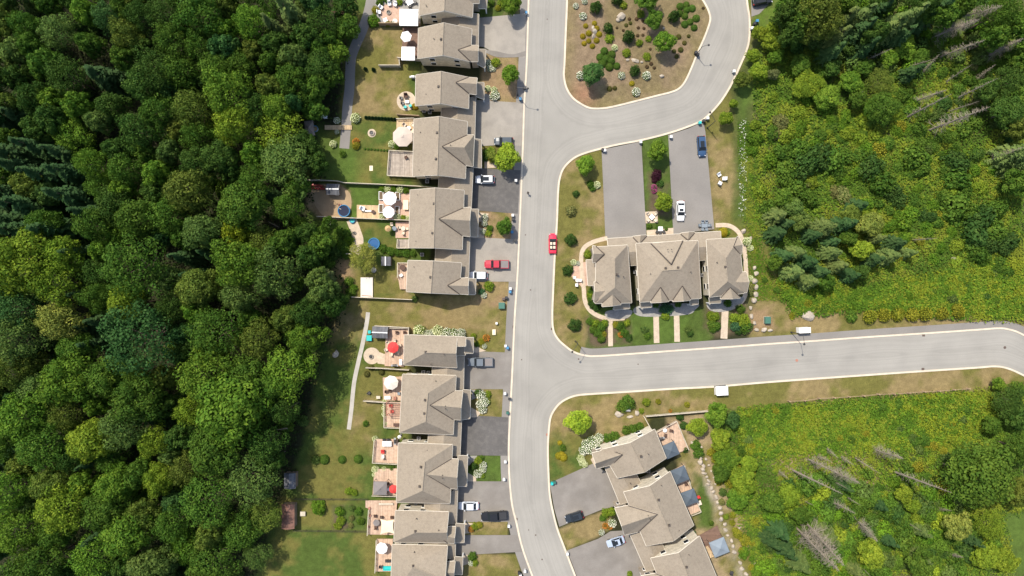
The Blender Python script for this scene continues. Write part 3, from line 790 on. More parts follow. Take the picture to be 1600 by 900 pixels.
# --- left row, lower block
h = House('end townhouse with the red parasol on its deck and hydrangea hedge beside', 680, 550)
h.main((714, 526), (714, 574.5), (631, 570), (632, 523.5), RN=None, RS=(665, 551))
h.roof([[P(713, 525.6, 5.32), P(727.5, 527, 5.32), P(727.5, 541, 6.7), P(713, 541, 6.7)]], 'entry_roof')
h.garage((676, 571), (725, 553), (724, 608), (674, 606))
h.low((727, 528), (739.5, 527.5), (739, 552), (726, 552)); h.low((712, 540), (728, 541), (727, 555), (712, 555), hi=3.9, ho=3.5, posts=False, name='link_roof'); h.vents([(665, 550, 8.2)], [(694, 553.5, 8), (673.5, 569, 5.7)])
h = House('hipped townhouse with the red-brown pergola deck behind', 669, 632)
h.main((629, 585), (712.5, 587), (708, 679), (624.5, 676), RN=(669, 614), RS=(665, 659))
h.cross((672, 633), (709, 611), (723, 611), (720, 656), (708, 655.5), hr=8.0)
h.garage((670, 677), (721, 655), (718.5, 712), (667, 708))
h.low((723, 609), (735, 610), (734, 654), (720.5, 656)); h.vents([(664, 625, 8.2), (663, 646, 8.2)], [(681, 595, 6.3), (670, 671, 5.8), (696, 634, 7.8), (696, 638.5, 7.8)])
h = House('hipped townhouse with the dark grey square gazebo on its deck', 664, 740)
h.main((622.5, 692.5), (707, 695), (703, 786.5), (619.5, 785), RN=(664, 722), RS=(660, 767))
h.cross((665, 741), (705.5, 717), (716, 717.5), (714.5, 764), (703, 763), hr=8.0)
h.garage((664, 785), (715, 764), (713, 818), (662, 815))
h.low((716, 712), (730.5, 712.5), (729, 760), (714.5, 760)); h.vents([(657.5, 729.5, 8.2), (655.5, 760, 8.2)], [(668, 703, 6), (666, 779, 5.9), (691.5, 742, 7.8), (691.5, 747, 7.8)])
h = House('townhouse with the cream shade sail over its large deck', 660, 824)
h.main((701, 800), (699, 848), (615.5, 847), (618, 798), RN=None, RS=(650, 832))
h.cross((684, 836), (700, 823), (712, 823), (710, 849), (699, 848), hr=6.9)
h.garage((661, 846), (712, 822), (711, 872), (660, 868))
h.low((712.5, 818), (726, 819), (725, 848), (711, 848)); h.vents([(649, 830, 8.2)], [(650.5, 810, 6.7), (685.5, 828, 8)])
h = House('townhouse with the white octagonal parasol and turquoise sofa on its deck', 656, 890)
h.main((699, 853), (696, 940), (610, 938), (613, 851), RN=None, RS=(645, 886))
h.cross((684, 893), (699, 878), (711, 877), (709, 904), (697, 903), hr=6.9)
h.low((711, 870), (723, 871), (722, 898), (710, 898)); h.vents([(645.5, 884, 8.2)], [(647.5, 862, 6.3)])
# --- three-roofed block between the crescent and the side road
h = House('hipped wing with the pink patio beside the dry corner lawn', 957, 432)
h.main((932, 386), (980.5, 383), (987, 473), (930, 474), RN=(961, 404), RS=(961, 449))
h.cross((944, 397), (931, 410), (926, 410), (926, 384), (931, 385), hr=6.9, name='side_gable_roof')
h.cross((951, 454), (930, 472), (928, 472), (928.5, 440), (931, 440), hr=6.8, name='side_gable_roof')
h.cross((957, 459), (970, 473), (970, 476), (941, 479), (941, 473), hr=6.9)
h.low((932, 407), (916, 406), (919, 446), (932, 446), posts=False, name='bay_roof'); h.low((959, 476), (960, 484), (984, 482), (983, 474)); h.vents([(964.5, 429, 8.2)], [(974, 432, 6.9)])
h = House('large middle hipped wing with two small south gables', 1046, 424)
h.main((1090.5, 376), (1095.5, 466), (1000, 472), (994, 380.5), RN=(1063, 421), RS=(1035, 423), hr=8.8)
_a, _b, _c = P(1017, 380.5, 5.45), P(1067, 376, 5.45), P(1049, 413, 8.55)
_, _r = h.roof([[_a, _b, _c]], 'rear_roof_slope', .3)
MB().tube(_a, _c, .13, .13, 4).tube(_b, _c, .13, .13, 4).build('valley_flashing_shade', M['flashing_shade'], _r, h.off)  # dark lines of the V: painted valley shade plus flashing
h.cross((1032, 449), (1045, 469), (1045, 471), (1017, 473), (1017, 470), hr=6.9, name='front_gable_roof')
h.cross((1066, 447), (1079, 467), (1079, 469), (1051, 471), (1051, 469), hr=6.9, name='front_gable_roof')
# long low garage along the north side, with two small gables
a, b_, c, d_ = P(949, 373, 3.1), P(1126, 361.5, 3.1), P(1127, 384, 4.9), P(952, 396, 4.9)
e, f = P(1130, 404, 3.3), P(955, 417, 3.3)
loop, r_ = h.roof([[a, b_, c, d_], [d_, c, e, f]], 'garage_roof')
h.walls(loop, windows=False, m='stone')
h.cross((999, 381), (1010.5, 369), (1010.5, 367.5), (989, 369.5), (989, 371), he=3.1, hr=4.1, name='garage_gable_roof')
h.cross((1075, 375.5), (1085, 364), (1085, 362.5), (1063.5, 364.5), (1063.5, 366), he=3.1, hr=4.1, name='garage_gable_roof')
for x, y in ((965, 373), (985, 371.5), (1067, 366.5), (1098, 364.5)):
    g = link('garage_door', GDOOR, h.o); g.location = P(x, y, 0) - h.off + Vector((0, -.35, .05)); g.rotation_euler = (0, 0, math.pi - .06)
h.low((1000, 473), (1001, 481), (1018, 480), (1018, 472)); h.low((1078, 468), (1079, 477), (1091, 475), (1091, 467))
h.vents([(1040, 419, 8.6), (1059.5, 418, 8.6)], [(1043, 390, 7.6), (1049, 390, 7.6), (1016, 428, 7), (1079, 425, 7)])
h = House('hipped wing with side bays facing the boulders', 1133, 420)
h.main((1104, 374.5), (1155, 372), (1163, 458), (1109, 464), RN=(1134, 404), RS=(1137, 440))
h.cross((1146, 385), (1152, 370), (1154, 369), (1159, 397), (1156, 397), hr=6.7, name='side_gable_roof')
h.cross((1147, 441), (1158, 425), (1166, 425), (1167, 457), (1161, 457), hr=6.8, name='side_gable_roof')
h.cross((1141, 449), (1156, 464), (1156, 466), (1126, 467), (1126, 465), hr=6.9)
h.low((1108, 465), (1109, 474), (1127, 473), (1127, 464)); h.vents([(1133.5, 417, 8.2)], [(1120, 410, 7)])
# --- slanting block at the foot of the street
h = House('slanting end townhouse with the large pale deck, white shrubs along its side', 990, 712)
h.main((939, 703), (1023, 671), (1041, 716), (965, 747))
h.cross((972, 710), (950, 702), (925, 708), (932, 732), (957, 726), hr=7.5)
h.garage((946, 732), (980, 715), (1010, 770), (969, 788), side='W'); h.vents([(1001.5, 713, 8.3)], [(1012.5, 709, 7.5), (985, 755, 4.4)])
h = House('slanting townhouse with two slate gazebos behind', 1028, 790)
h.main((974.7, 769), (1047, 737), (1084, 821), (1010, 853))
h.cross((1027, 803.5), (981, 790), (961, 794), (976, 836), (997, 831), hr=8.0)
h.garage((984, 834), (1020, 818), (1046, 875), (1010, 893), side='W'); h.vents([(1029, 781, 8.2), (1045.5, 820.5, 8.2)], [(1033, 758, 7.2), (1060.5, 828, 6.9), (1012.5, 805, 7.6), (1015.5, 810.5, 7.6)])
h = House('slanting townhouse with the red-brown deck and silver gazebo', 1066, 895)
h.main((1017, 872.5), (1093, 838), (1135, 938), (1056, 970))
h.cross((1068, 912), (1024, 896), (1002, 900), (1016, 945), (1044, 940), hr=8.0); h.vents([(1072.5, 886, 8.2)], [(1076, 866, 7.2)])

# ------------------------------------------------------------------ plants
def quads_mesh(name, V, T, m):
    n = len(V); me = bpy.data.meshes.new(name)
    me.vertices.add(n * 4); me.vertices.foreach_set('co', V.reshape(-1).astype(np.float32))
    me.loops.add(n * 4); me.loops.foreach_set('vertex_index', np.arange(n * 4, dtype=np.int32))
    me.polygons.add(n); me.polygons.foreach_set('loop_start', np.arange(0, n * 4, 4, dtype=np.int32))
    me.update(calc_edges=True)
    if T is not None:
        if T.ndim == 1:
            a = me.attributes.new('tint', 'FLOAT', 'POINT'); a.data.foreach_set('value', np.repeat(T, 4).astype(np.float32))
        else:
            a = me.attributes.new('Col', 'FLOAT_COLOR', 'POINT')
            a.data.foreach_set('color', np.repeat(np.concatenate([T, np.ones((n, 1))], 1), 4, 0).astype(np.float32).ravel())
    me.materials.append(m); return me

def leaf_quads(C, Nn, size, g, aspect=.62):
    """diamond-ish leaf faces at points C with normals Nn"""
    n = len(C)
    r = g.normal(size=(n, 3)); t = np.cross(Nn, r); t /= np.linalg.norm(t, axis=1, keepdims=True) + 1e-9
    b_ = np.cross(Nn, t); s = (size * g.uniform(.65, 1.35, n))[:, None]
    w = s * aspect
    return np.stack([C - t * s * .5, C - b_ * w * .5 + t * s * .08, C + t * s * .5, C + b_ * w * .5 + t * s * .08], 1)

def lobes_cloud(lobes, per, size, g, jit=.36, flat=.0):
    Vs, Ts = [], []
    for (c, r, w) in lobes:
        n = int(per * w)
        d_ = g.normal(size=(n, 3)); d_[:, 2] = np.abs(d_[:, 2]) * 1.0 - .35 * g.random(n)
        d_ /= np.linalg.norm(d_, axis=1, keepdims=True)
        rad = g.uniform(.72, 1.08, n)[:, None]
        C = np.array(c) + d_ * rad * np.array(r)
        N_ = d_ + g.normal(size=(n, 3)) * jit; N_[:, 2] += flat; N_ /= np.linalg.norm(N_, axis=1, keepdims=True)
        Vs.append(leaf_quads(C, N_, np.full(n, size), g))
        Ts.append(np.clip(g.normal(.5 + g.normal() * .12, .16, n), 0, 1))
    return np.concatenate(Vs), np.concatenate(Ts)

def broad_crown(seed, R=4.5, Hh=14.0, nl=46, lob=(.9, 1.55), per=95, size=.42, shape=1.0):
    g = np.random.default_rng(seed); zc, rz = Hh * .66, Hh * .33; lobes = []
    ph = g.uniform(0, 6.28, 4); am = g.uniform(.05, .16, 4)
    for i in range(nl):
        z = 1 - (i + .5) / nl * 1.45; z = max(z, -.5)
        a = i * 2.39996 + g.normal() * .25; rr = math.sqrt(max(0, 1 - min(1, abs(z)) ** 2.2 * .98))
        out = 1 + sum(am[k] * math.sin((k + 2) * a + ph[k]) for k in range(4))
        k = g.uniform(.82, 1.0) * out
        lr = g.uniform(*lob); f = (R - lr * .6) / R
        lobes.append(((math.cos(a) * rr * R * k * f, math.sin(a) * rr * R * k * f, zc + z * rz * g.uniform(.85, 1.05) * shape), (lr, lr, lr * .8), (lr / 1.2) ** 2))
    for i in range(nl // 2):      # inner layer that closes the crown
        a = i * 2.39996; z = 1 - (i + .5) / (nl // 2) * 1.1; rr = math.sqrt(max(0, 1 - z * z)) if abs(z) < 1 else 0
        lobes.append(((math.cos(a) * rr * R * .58, math.sin(a) * rr * R * .58, zc + z * rz * .66), (1.25, 1.25, .9), .62))
    V, T = lobes_cloud(lobes, per, size, g)
    return quads_mesh('crown', V, T, M['foliage'])

def trunk_mesh(seed, R=4.5, Hh=14.0):
    g = random.Random(seed); mb = MB()
    pts = [Vector((0, 0, 0))]
    for k in range(1, 5): pts.append(Vector((g.uniform(-.2, .2), g.uniform(-.2, .2), Hh * .66 * k / 4)))
    rs = [.30, .25, .21, .15, .07]
    for k in range(4): mb.tube(pts[k], pts[k + 1], rs[k], rs[k + 1], 7)
    for i in range(9):
        a = i * 2.4; z = Hh * (.28 + .03 * i); p0 = Vector((0, 0, z))
        p1 = p0 + Vector((math.cos(a) * R * .38, math.sin(a) * R * .38, Hh * .06)); p2 = p1 + Vector((math.cos(a + .3) * R * .35, math.sin(a + .3) * R * .35, Hh * .04))
        mb.tube(p0, p1, .12, .08, 5); mb.tube(p1, p2, .08, .03, 5)
    me = mb.mesh('trunk'); me.materials.append(M['bark']); return me

def conifer_crown(seed, R=2.6, Hh=15.0, lev=26, per=9, dens=1.0, droop=.22):
    g = np.random.default_rng(seed); Q, T = [], []
    for l in range(lev):
        f = l / (lev - 1); z = Hh * (.10 + .88 * f); L_ = R * (1 - f) ** .85 + .12
        for k in range(max(4, int(per * (1 - .45 * f)))):
            a = k * 6.283 / per + l * .7 + g.normal() * .2; ln = L_ * g.uniform(.75, 1.12)
            dx, dy = math.cos(a), math.sin(a); tint = np.clip(g.normal(.5, .17), 0, 1)
            n = max(2, int(ln / .34 * dens))
            for j in range(n):
                t = (j + .7) / n; p = np.array((dx * ln * t, dy * ln * t, z - droop * ln * t * t * 1.2 + g.normal() * .05))
                w = .20 + .26 * (1 - abs(t - .55)); s_ = np.array((-dy, dx, 0)); fw = np.array((dx, dy, -droop * .8))
                for sg in (-1, 1):
                    e = p + s_ * sg * w + fw * .30
                    Q.append([p - fw * .16, p + s_ * sg * w * .45 - fw * .02, e + np.array((0, 0, -.08)), p + fw * .24]); T.append(np.clip(tint + g.normal() * .1, 0, 1))
    return quads_mesh('crown', np.array(Q), np.array(T), M['foliage'])

def conifer_trunk(Hh=15.0):
    mb = MB().tube((0, 0, 0), (0, 0, Hh * .55), .22, .12, 7); mb.tube((0, 0, Hh * .55), (0, 0, Hh * .985), .12, .02, 6)
    me = mb.mesh('trunk'); me.materials.append(M['bark']); return me

def dead_trunk(Hh=15.0):
    mb = MB().tube((0, 0, 0), (0, 0, Hh * .5), .19, .13, 7); mb.tube((0, 0, Hh * .5), (0, 0, Hh), .13, .03, 6)
    me = mb.mesh('trunk'); me.materials.append(M['deadwood']); return me

def dead_branches(seed, R=1.9, Hh=15.0, n=230, twigs=2):
    g = random.Random(seed); mb = MB()
    for i in range(n):
        f = .12 + .86 * (i / n) ** .9; z = Hh * f; a = g.uniform(0, 6.283); L_ = (R * (1 - f) ** .8 + .15) * g.uniform(.45, 1.15)
        p0 = Vector((0, 0, z)); p1 = p0 + Vector((math.cos(a) * L_, math.sin(a) * L_, g.uniform(-.35, .12) * L_))
        mb.tube(p0, p1, .028, .009, 3, False)
        for k in range(twigs):
            t = g.uniform(.35, .95); q = p0.lerp(p1, t); b_ = a + g.choice((-1, 1)) * g.uniform(.5, 1.1)
            mb.tube(q, q + Vector((math.cos(b_), math.sin(b_), g.uniform(-.5, .2))) * L_ * .36, .015, .006, 3, False)
    me = mb.mesh('branches'); me.materials.append(M['deadwood']); return me

def bush_mesh(seed, R=1.0, nl=22, per=55, size=.2, hh=1.15, lob=.36):
    g = np.random.default_rng(seed); lobes = []
    for i in range(nl):
        z = 1 - (i + .5) / nl * .98; a = i * 2.39996 + g.normal() * .2; rr = math.sqrt(max(0, 1 - z * z))
        k = g.uniform(.72, .98) * (1 - lob * .5); lr = lob * g.uniform(.7, 1.25)
        lobes.append(((math.cos(a) * rr * R * k, math.sin(a) * rr * R * k, .12 + z * hh * .82 * R * k), (lr, lr, lr * .9), 1))
    V, T = lobes_cloud(lobes, per, size, g)
    V[:, :, 2] = np.maximum(V[:, :, 2], .02)
    return quads_mesh('foliage', V, T, M['foliage'])

def mound_mesh(seed):   # clipped or cushion shape: dense fine leaves on one dome
    g = np.random.default_rng(seed); n = 1500
    d_ = g.normal(size=(n, 3)); d_[:, 2] = np.abs(d_[:, 2]) - .1; d_ /= np.linalg.norm(d_, axis=1, keepdims=True)
    C = d_ * g.uniform(.86, 1.04, n)[:, None] * np.array((1, 1, .95)); C[:, 2] = np.maximum(C[:, 2], .03)
    N_ = d_ + g.normal(size=(n, 3)) * .45; N_ /= np.linalg.norm(N_, axis=1, keepdims=True)
    return quads_mesh('foliage', leaf_quads(C, N_, np.full(n, .19), g), np.clip(g.normal(.5, .17, n), 0, 1), M['foliage'])

def flower_mesh(seed, n=46, size=.115):
    """flower heads: small domed rosettes over a bush of radius 1"""
    g = random.Random(seed); mb = MB()
    for i in range(n):
        z = 1 - (i + .5) / n * .85; a = i * 2.39996; rr = math.sqrt(1 - z * z); k = g.uniform(.92, 1.08)
        c = (math.cos(a) * rr * k, math.sin(a) * rr * k, .15 + z * k * .98); s_ = size * g.uniform(.6, 1.2)
        mb.lathe(c, [(s_, -.02), (s_ * .8, s_ * .5), (.001, s_ * .75)], 6)
    me = mb.mesh('flowers'); return me

def cone_mesh(seed):    # narrow cedar: radius 1, height 3
    g = np.random.default_rng(seed); n = 1800
    f = g.random(n) ** .8; a = g.random(n) * 6.283; r = (1 - f) ** .75 * g.uniform(.8, 1.08, n)
    C = np.stack([np.cos(a) * r, np.sin(a) * r, .05 + f * 2.9], 1)
    N_ = np.stack([np.cos(a), np.sin(a), np.full(n, .4)], 1) + g.normal(size=(n, 3)) * .4; N_ /= np.linalg.norm(N_, axis=1, keepdims=True)
    return quads_mesh('foliage', leaf_quads(C, N_, np.full(n, .26), g), np.clip(g.normal(.5, .17, n), 0, 1), M['foliage'])

def stem_mesh():
    mb = MB()
    for i in range(5):
        a = i * 1.256; mb.tube((0, 0, 0), (math.cos(a) * .45, math.sin(a) * .45, .6), .045, .02, 5)
    me = mb.mesh('stem'); me.materials.append(M['bark']); return me

BROAD = [broad_crown(100 + i, nl=(46, 60, 40, 70)[i % 4], lob=((.9, 1.55), (.75, 1.25), (1.1, 1.8), (.65, 1.1))[i % 4], per=(100, 84, 130, 74)[i % 4], size=(.42, .36, .46, .33)[i % 4]) for i in range(10)]
SMALLB = [broad_crown(140 + i, R=4.5, nl=40, lob=(.95, 1.5), per=100, size=.62) for i in range(3)]      # for small trees: larger leaves in proportion
TRUNK = [trunk_mesh(i) for i in range(4)]
CONI = [conifer_crown(200 + i, R=(2.6, 3.0, 2.3, 2.7)[i], droop=(.22, .3, .15, .35)[i]) for i in range(4)]
CTRUNK = conifer_trunk()
DEAD = [dead_branches(300 + i, R=(1.9, 1.2, 2.5)[i], n=(130, 55, 210)[i], twigs=(2, 1, 3)[i]) for i in range(3)]
DTRUNK = dead_trunk()
BUSH = [bush_mesh(400 + i, nl=(22, 30, 16)[i % 3], lob=(.36, .3, .44)[i % 3], size=(.2, .17, .23)[i % 3]) for i in range(5)]
MOUND = [mound_mesh(500 + i) for i in range(2)]
CONE = [cone_mesh(520 + i) for i in range(2)]
FLOW = {}
for nm, cl in (('white', (.72, .71, .56)), ('cream', (.66, .68, .38)), ('pink', (.45, .06, .22)), ('gold', (.40, .36, .03)), ('orange', (.6, .2, .03))):
    fm = mat(nm + '_petals', cl, .8, .2); FLOW[nm] = flower_mesh(len(nm) * 7, dict(white=46, cream=60, gold=44).get(nm, 46), .055 if nm == 'gold' else .115); FLOW[nm].materials.append(fm)
STEM = stem_mesh()

TC = dict(dark=(.046, .090, .013), mid=(.066, .124, .013), bright=(.096, .170, .014), lime=(.155, .218, .015), olive=(.100, .132, .018), grey=(.086, .136, .026),
          blue=(.046, .104, .024), yellow=(.225, .265, .013), pale=(.175, .200, .034), spruce=(.034, .070, .020), spruce_pale=(.086, .118, .030), greyscrub=(.110, .130, .045))
TD = dict(dark='dark green broadleaf tree', mid='mid green broadleaf tree', bright='bright green broadleaf tree', lime='lime green broadleaf tree', olive='olive green broadleaf tree',
          grey='grey-green broadleaf tree', blue='blue-green broadleaf tree', yellow='yellow-leaved broadleaf tree', pale='pale yellowish green broadleaf tree',
          spruce='dark pointed spruce', spruce_pale='pale green pointed spruce', greyscrub='dull grey-green broadleaf tree')
NT = [0]
WOOD = 'in the dense wood'
PLANTS = []      # (object, px, py, r, description, short name, where)
def vary(c, a=.12):
    k = rnd.uniform(1 - a, 1 + a); return (c[0] * k * rnd.uniform(.93, 1.07), c[1] * k, c[2] * k, 1)

def tree(px, py, r, kind, area, hgt=None, small=False, lum=1.0):
    """px, py, r: centre and radius of the crown in the photograph"""
    NT[0] += 1
    rm = r * S * .95
    if kind.startswith('spruce'):
        hgt = hgt or 9 + rm * 2.2; c = P(px, py, hgt * .45)
        o = empty('spruce_tree', (c.x, c.y, 0), rnd.uniform(0, 6.28)); k = NT[0] % 4
        cr = link('crown', CONI[k], o); tk = link('trunk', CTRUNK, o); sx = rm / 2.6
        for q in (cr, tk): q.scale = (sx, sx, hgt / 15)
        cat = 'spruce'
    else:
        hgt = hgt or (7.5 + rm * 1.75 if not small else 1.2 + rm * 1.75); c = P(px, py, hgt * .68)
        o = empty('broadleaf_tree', (c.x, c.y, 0), rnd.uniform(0, 6.28)); k = NT[0]
        cr = link('crown', (SMALLB[k % 3] if rm < 3.3 else BROAD[k % 10]), o); tk = link('trunk', TRUNK[k % 4], o); sx = rm / 4.5
        cr.scale = (sx, sx, hgt / 14); tk.scale = (max(.35, sx * .9), max(.35, sx * .9), hgt / 14)
        cat = 'tree'
    col = vary(TC[kind], .14); cr.color = (col[0] * lum * (.93 if area == WOOD else 1), col[1] * lum, col[2] * lum, 1)
    tag(o, None, cat); PLANTS.append((o, px, py, r, TD[kind], TD[kind].replace('broadleaf ', '').replace('-leaved', '').replace('yellowish ', '').replace('pointed ', ''), area))
    return o

def dead_tree(base, top, kind, area):
    """base and top of the stem in the photograph: their spread gives the height"""
    rb, rt = math.hypot(base[0] - 800, base[1] - 450), math.hypot(top[0] - 800, top[1] - 450)
    h_ = max(5.0, min(19.0, HC * (1 - rb / max(rt, rb + 1)))); c = P(*base)
    t = P(*top, h_)
    o = empty('dead_spruce', c, rnd.uniform(0, 6.28))
    br = link('branches', DEAD[kind], o); tk = link('trunk', DTRUNK, o)
    for q in (br, tk): q.scale = (h_ / 15 * 1.1, h_ / 15 * 1.1, h_ / 15)
    # lean so that the tip lies where the photograph has it
    dv = Vector((t.x - c.x, t.y - c.y, h_)); 
    if math.hypot(dv.x, dv.y) > h_ * .25: 
        k = h_ * .25 / math.hypot(dv.x, dv.y); dv.x *= k; dv.y *= k
    o.rotation_euler = dv.to_track_quat('Z', 'Y').to_euler()
    lab = ('bare grey dead spruce with many fine twigs ', 'thin bare dead trunk with few branches ', 'large bushy grey-brown dead spruce ')[kind] + area
    tag(o, None, 'dead tree'); PLANTS.append((o, *top, 10, lab[:-len(area) - 1], 'dead spruce', area))

SC = dict(green=(.078, .144, .016), dark=(.048, .098, .018), lime=(.170, .235, .018), yellow=(.30, .24, .014), white=(.11, .17, .035), cream=(.15, .21, .025), mound=(.075, .140, .018), olive=(.10, .10, .025),
          purple=(.045, .014, .022), pink=(.05, .10, .02), gold=(.185, .190, .015), brown=(.12, .08, .04), cedar=(.020, .050, .016), hosta=(.05, .13, .05), orange=(.13, .12, .02), pale=(.16, .17, .05), grey=(.088, .138, .028), bright=(.090, .172, .012))
SD = dict(green='green leafy shrub', dark='dark green rounded shrub', lime='lime green shrub', yellow='golden yellow shrub', white='white flowering shrub', cream='pale cream flowering shrub', mound='dense green cushion shrub', olive='small dull olive tuft',
          purple='dark purple-leaved shrub', pink='pink flowering shrub', gold='yellow-green goldenrod clump', brown='small brownish tuft', cedar='narrow dark cedar', hosta='broad-leaved bluish plant', orange='orange flowering plant', pale='pale yellowish shrub', grey='grey-green shrub', bright='bright green bush')
def shrub(px, py, r, kind, area, tall=1.0):
    NT[0] += 1; rm = r * S * .97; c = P(px, py, rm * .6)
    wild = any(w in area for w in ('scrub', 'thicket', 'meadow', 'dead', 'spruces', 'bank', 'undergrowth', 'big round'))
    nm = dict(cedar='cedar_shrub', white='flowering_shrub', cream='flowering_shrub', pink='flowering_shrub', orange='flowering_shrub', gold='goldenrod_clump', olive='grass_tuft', brown='grass_tuft', mound='cushion_shrub', yellow='cushion_shrub', hosta='hosta_plant').get(kind) or ('undergrowth_bush' if 'undergrowth' in area else 'weed_clump' if wild and r < 9 else 'wild_bush' if wild else 'garden_shrub')
    o = empty(nm, (c.x, c.y, 0), rnd.uniform(0, 6.28)); k = NT[0]
    me = CONE[k % 2] if kind == 'cedar' else MOUND[k % 2] if kind in ('mound', 'yellow', 'olive', 'brown') else BUSH[k % 5]
    ex = rnd.uniform(.75, 1.3) if wild and kind != 'gold' else 1.0
    f = link('foliage', me, o); f.scale = (rm * ex, rm / ex ** .6, rm * tall * rnd.uniform(.9, 1.1)); f.color = vary(SC[kind], .12)
    st = link('stem', STEM, o); st.scale = (rm, rm, rm * tall)
    fl = {'white': 'white', 'cream': 'cream', 'pink': 'pink', 'gold': 'gold', 'orange': 'orange'}.get(kind)
    if fl:
        w = link('flowers', FLOW[fl], o); w.scale = f.scale; w['kind'] = 'stuff'
    tag(o, None, 'goldenrod' if kind == 'gold' else 'bush' if wild else 'shrub'); PLANTS.append((o, px, py, r, SD[kind], ' '.join(SD[kind].split()[-2:]) if kind != 'hosta' else 'bluish plant', area)); return o

# ---- the wood behind the gardens
WOOD = 'in the dense wood'
W = [(225,27,25,'dark'),(197,15,18,'mid'),(260,25,28,'dark'),(315,25,35,'mid'),(272,67,30,'mid'),(197,92,18,'mid'),(247,112,36,'dark'),(285,115,28,'mid'),(340,110,26,'mid'),(350,77,22,'blue'),(395,37,28,'bright'),
 (400,82,18,'olive'),(460,92,22,'grey'),(422,136,20,'olive'),(357,145,38,'bright'),(497,105,28,'dark'),(495,135,20,'mid'),(230,133,30,'dark'),(302,172,30,'olive'),(252,178,28,'mid'),(220,205,30,'dark'),
 (435,172,24,'bright'),(435,205,36,'lime'),(367,195,30,'lime'),(310,215,25,'mid'),(462,160,14,'blue'),(147,256,26,'bright'),(200,268,25,'mid'),(250,272,22,'bright'),(447,256,40,'grey'),(312,256,28,'dark'),(344,250,26,'dark'),(400,280,24,'mid'),
 (35,415,48,'lime'),(90,440,36,'lime'),(100,400,28,'lime'),(212,418,50,'mid'),(219,343,32,'mid'),(150,350,30,'mid'),(72,350,24,'mid'),(265,337,30,'mid'),(322,362,30,'grey'),(372,362,23,'yellow'),(375,412,40,'bright'),(431,428,38,'grey'),
 (381,322,35,'mid'),(450,325,25,'mid'),(297,300,35,'olive'),(28,484,35,'blue'),(97,500,32,'pale'),(25,530,40,'grey'),(203,472,28,'lime'),(219,528,56,'blue'),(156,465,25,'mid'),(272,480,26,'dark'),(312,450,30,'olive'),(340,518,42,'mid'),
 (375,462,28,'grey'),(406,531,30,'olive'),(478,528,26,'bright'),(328,556,20,'lime'),(443,381,22,'mid'),(497,436,18,'grey'),
 (110,593,40,'bright'),(19,580,30,'olive'),(169,590,28,'mid'),(219,580,24,'mid'),(262,590,18,'olive'),(328,585,45,'bright'),(390,590,35,'mid'),(450,580,40,'bright'),(365,638,52,'bright'),(300,640,25,'lime'),(219,625,40,'mid'),(200,665,38,'grey'),
 (147,687,32,'lime'),(106,646,26,'olive'),(40,650,38,'bright'),(72,696,38,'mid'),(9,687,25,'mid'),(244,687,26,'lime'),(337,700,38,'mid'),(294,731,26,'olive'),(253,746,24,'lime'),(222,737,22,'mid'),(184,756,28,'bright'),(397,743,45,'grey'),
 (131,756,22,'bright'),(103,790,40,'lime'),(87,752,30,'olive'),(16,765,35,'bright'),(172,796,32,'mid'),(325,780,42,'mid'),(225,803,26,'olive'),(412,806,30,'olive'),(203,831,35,'bright'),(272,818,28,'mid'),(375,828,32,'mid'),(31,828,35,'bright'),(94,830,25,'mid'),
 (330,878,40,'mid'),(240,885,34,'grey'),(150,868,34,'bright'),(60,885,38,'mid'),(400,868,24,'grey'),(430,600,26,'mid'),(468,560,20,'mid'),(480,490,24,'dark'),(520,478,18,'dark'),(505,455,22,'grey'),(415,690,30,'dark'),
 (540,8,20,'dark'),(505,30,26,'dark'),(480,60,22,'dark'),(515,62,14,'mid'),(500,80,16,'mid'),(520,120,16,'mid'),(490,170,20,'mid'),(475,225,22,'dark'),(495,255,18,'dark'),(465,290,20,'mid'),(478,365,18,'dark'),(500,380,22,'mid'),(515,350,12,'mid'),(445,640,24,'dark'),(425,720,20,'dark')]
EDGE = [(0, 555), (95, 540), (150, 530), (190, 480), (250, 500), (300, 485), (350, 480), (400, 515), (450, 530), (490, 525), (560, 495), (640, 475), (720, 448), (780, 432), (850, 400), (920, 385)]
def edge_height(x, y, r):
    e_ = np.interp(y, [q[0] for q in EDGE], [q[1] for q in EDGE]); full = 7.5 + r * S * .95 * 1.75
    lo = np.interp(y, [180, 260, 470, 540, 730, 790], [6.5, 9, 9, 12, 12, 7]); return min(full, max(lo, lo + (e_ - x) * .085))
for x, y, r, k in W: tree(x, y, r, k, WOOD, hgt=edge_height(x, y, r))
SPR = [(455,22,22,'spruce_pale',19),(432,48,20,'spruce_pale',16),(47,322,26,'spruce',18),(20,300,22,'spruce',16),(115,307,24,'spruce',18),(90,360,24,'spruce',17),(30,360,20,'spruce',16),(150,335,22,'spruce',17),(75,275,22,'spruce',17),(35,262,20,'spruce',16),(110,270,20,'spruce',16),
 (60,230,20,'spruce',16),(20,240,22,'spruce',17),(100,240,18,'spruce',15),(165,500,16,'spruce',14),(155,535,18,'spruce',14),(55,545,18,'spruce',14),(140,460,15,'spruce',14),(12,345,18,'spruce',16),(130,395,18,'spruce',15),(290,402,16,'spruce',14),(305,430,14,'spruce',13),(330,395,14,'spruce',13),(165,830,18,'spruce',15),(150,720,14,'spruce',13),(420,305,14,'spruce',12)]
for x, y, r, k, hh in SPR: tree(x, y, r, k, WOOD, hgt=hh)
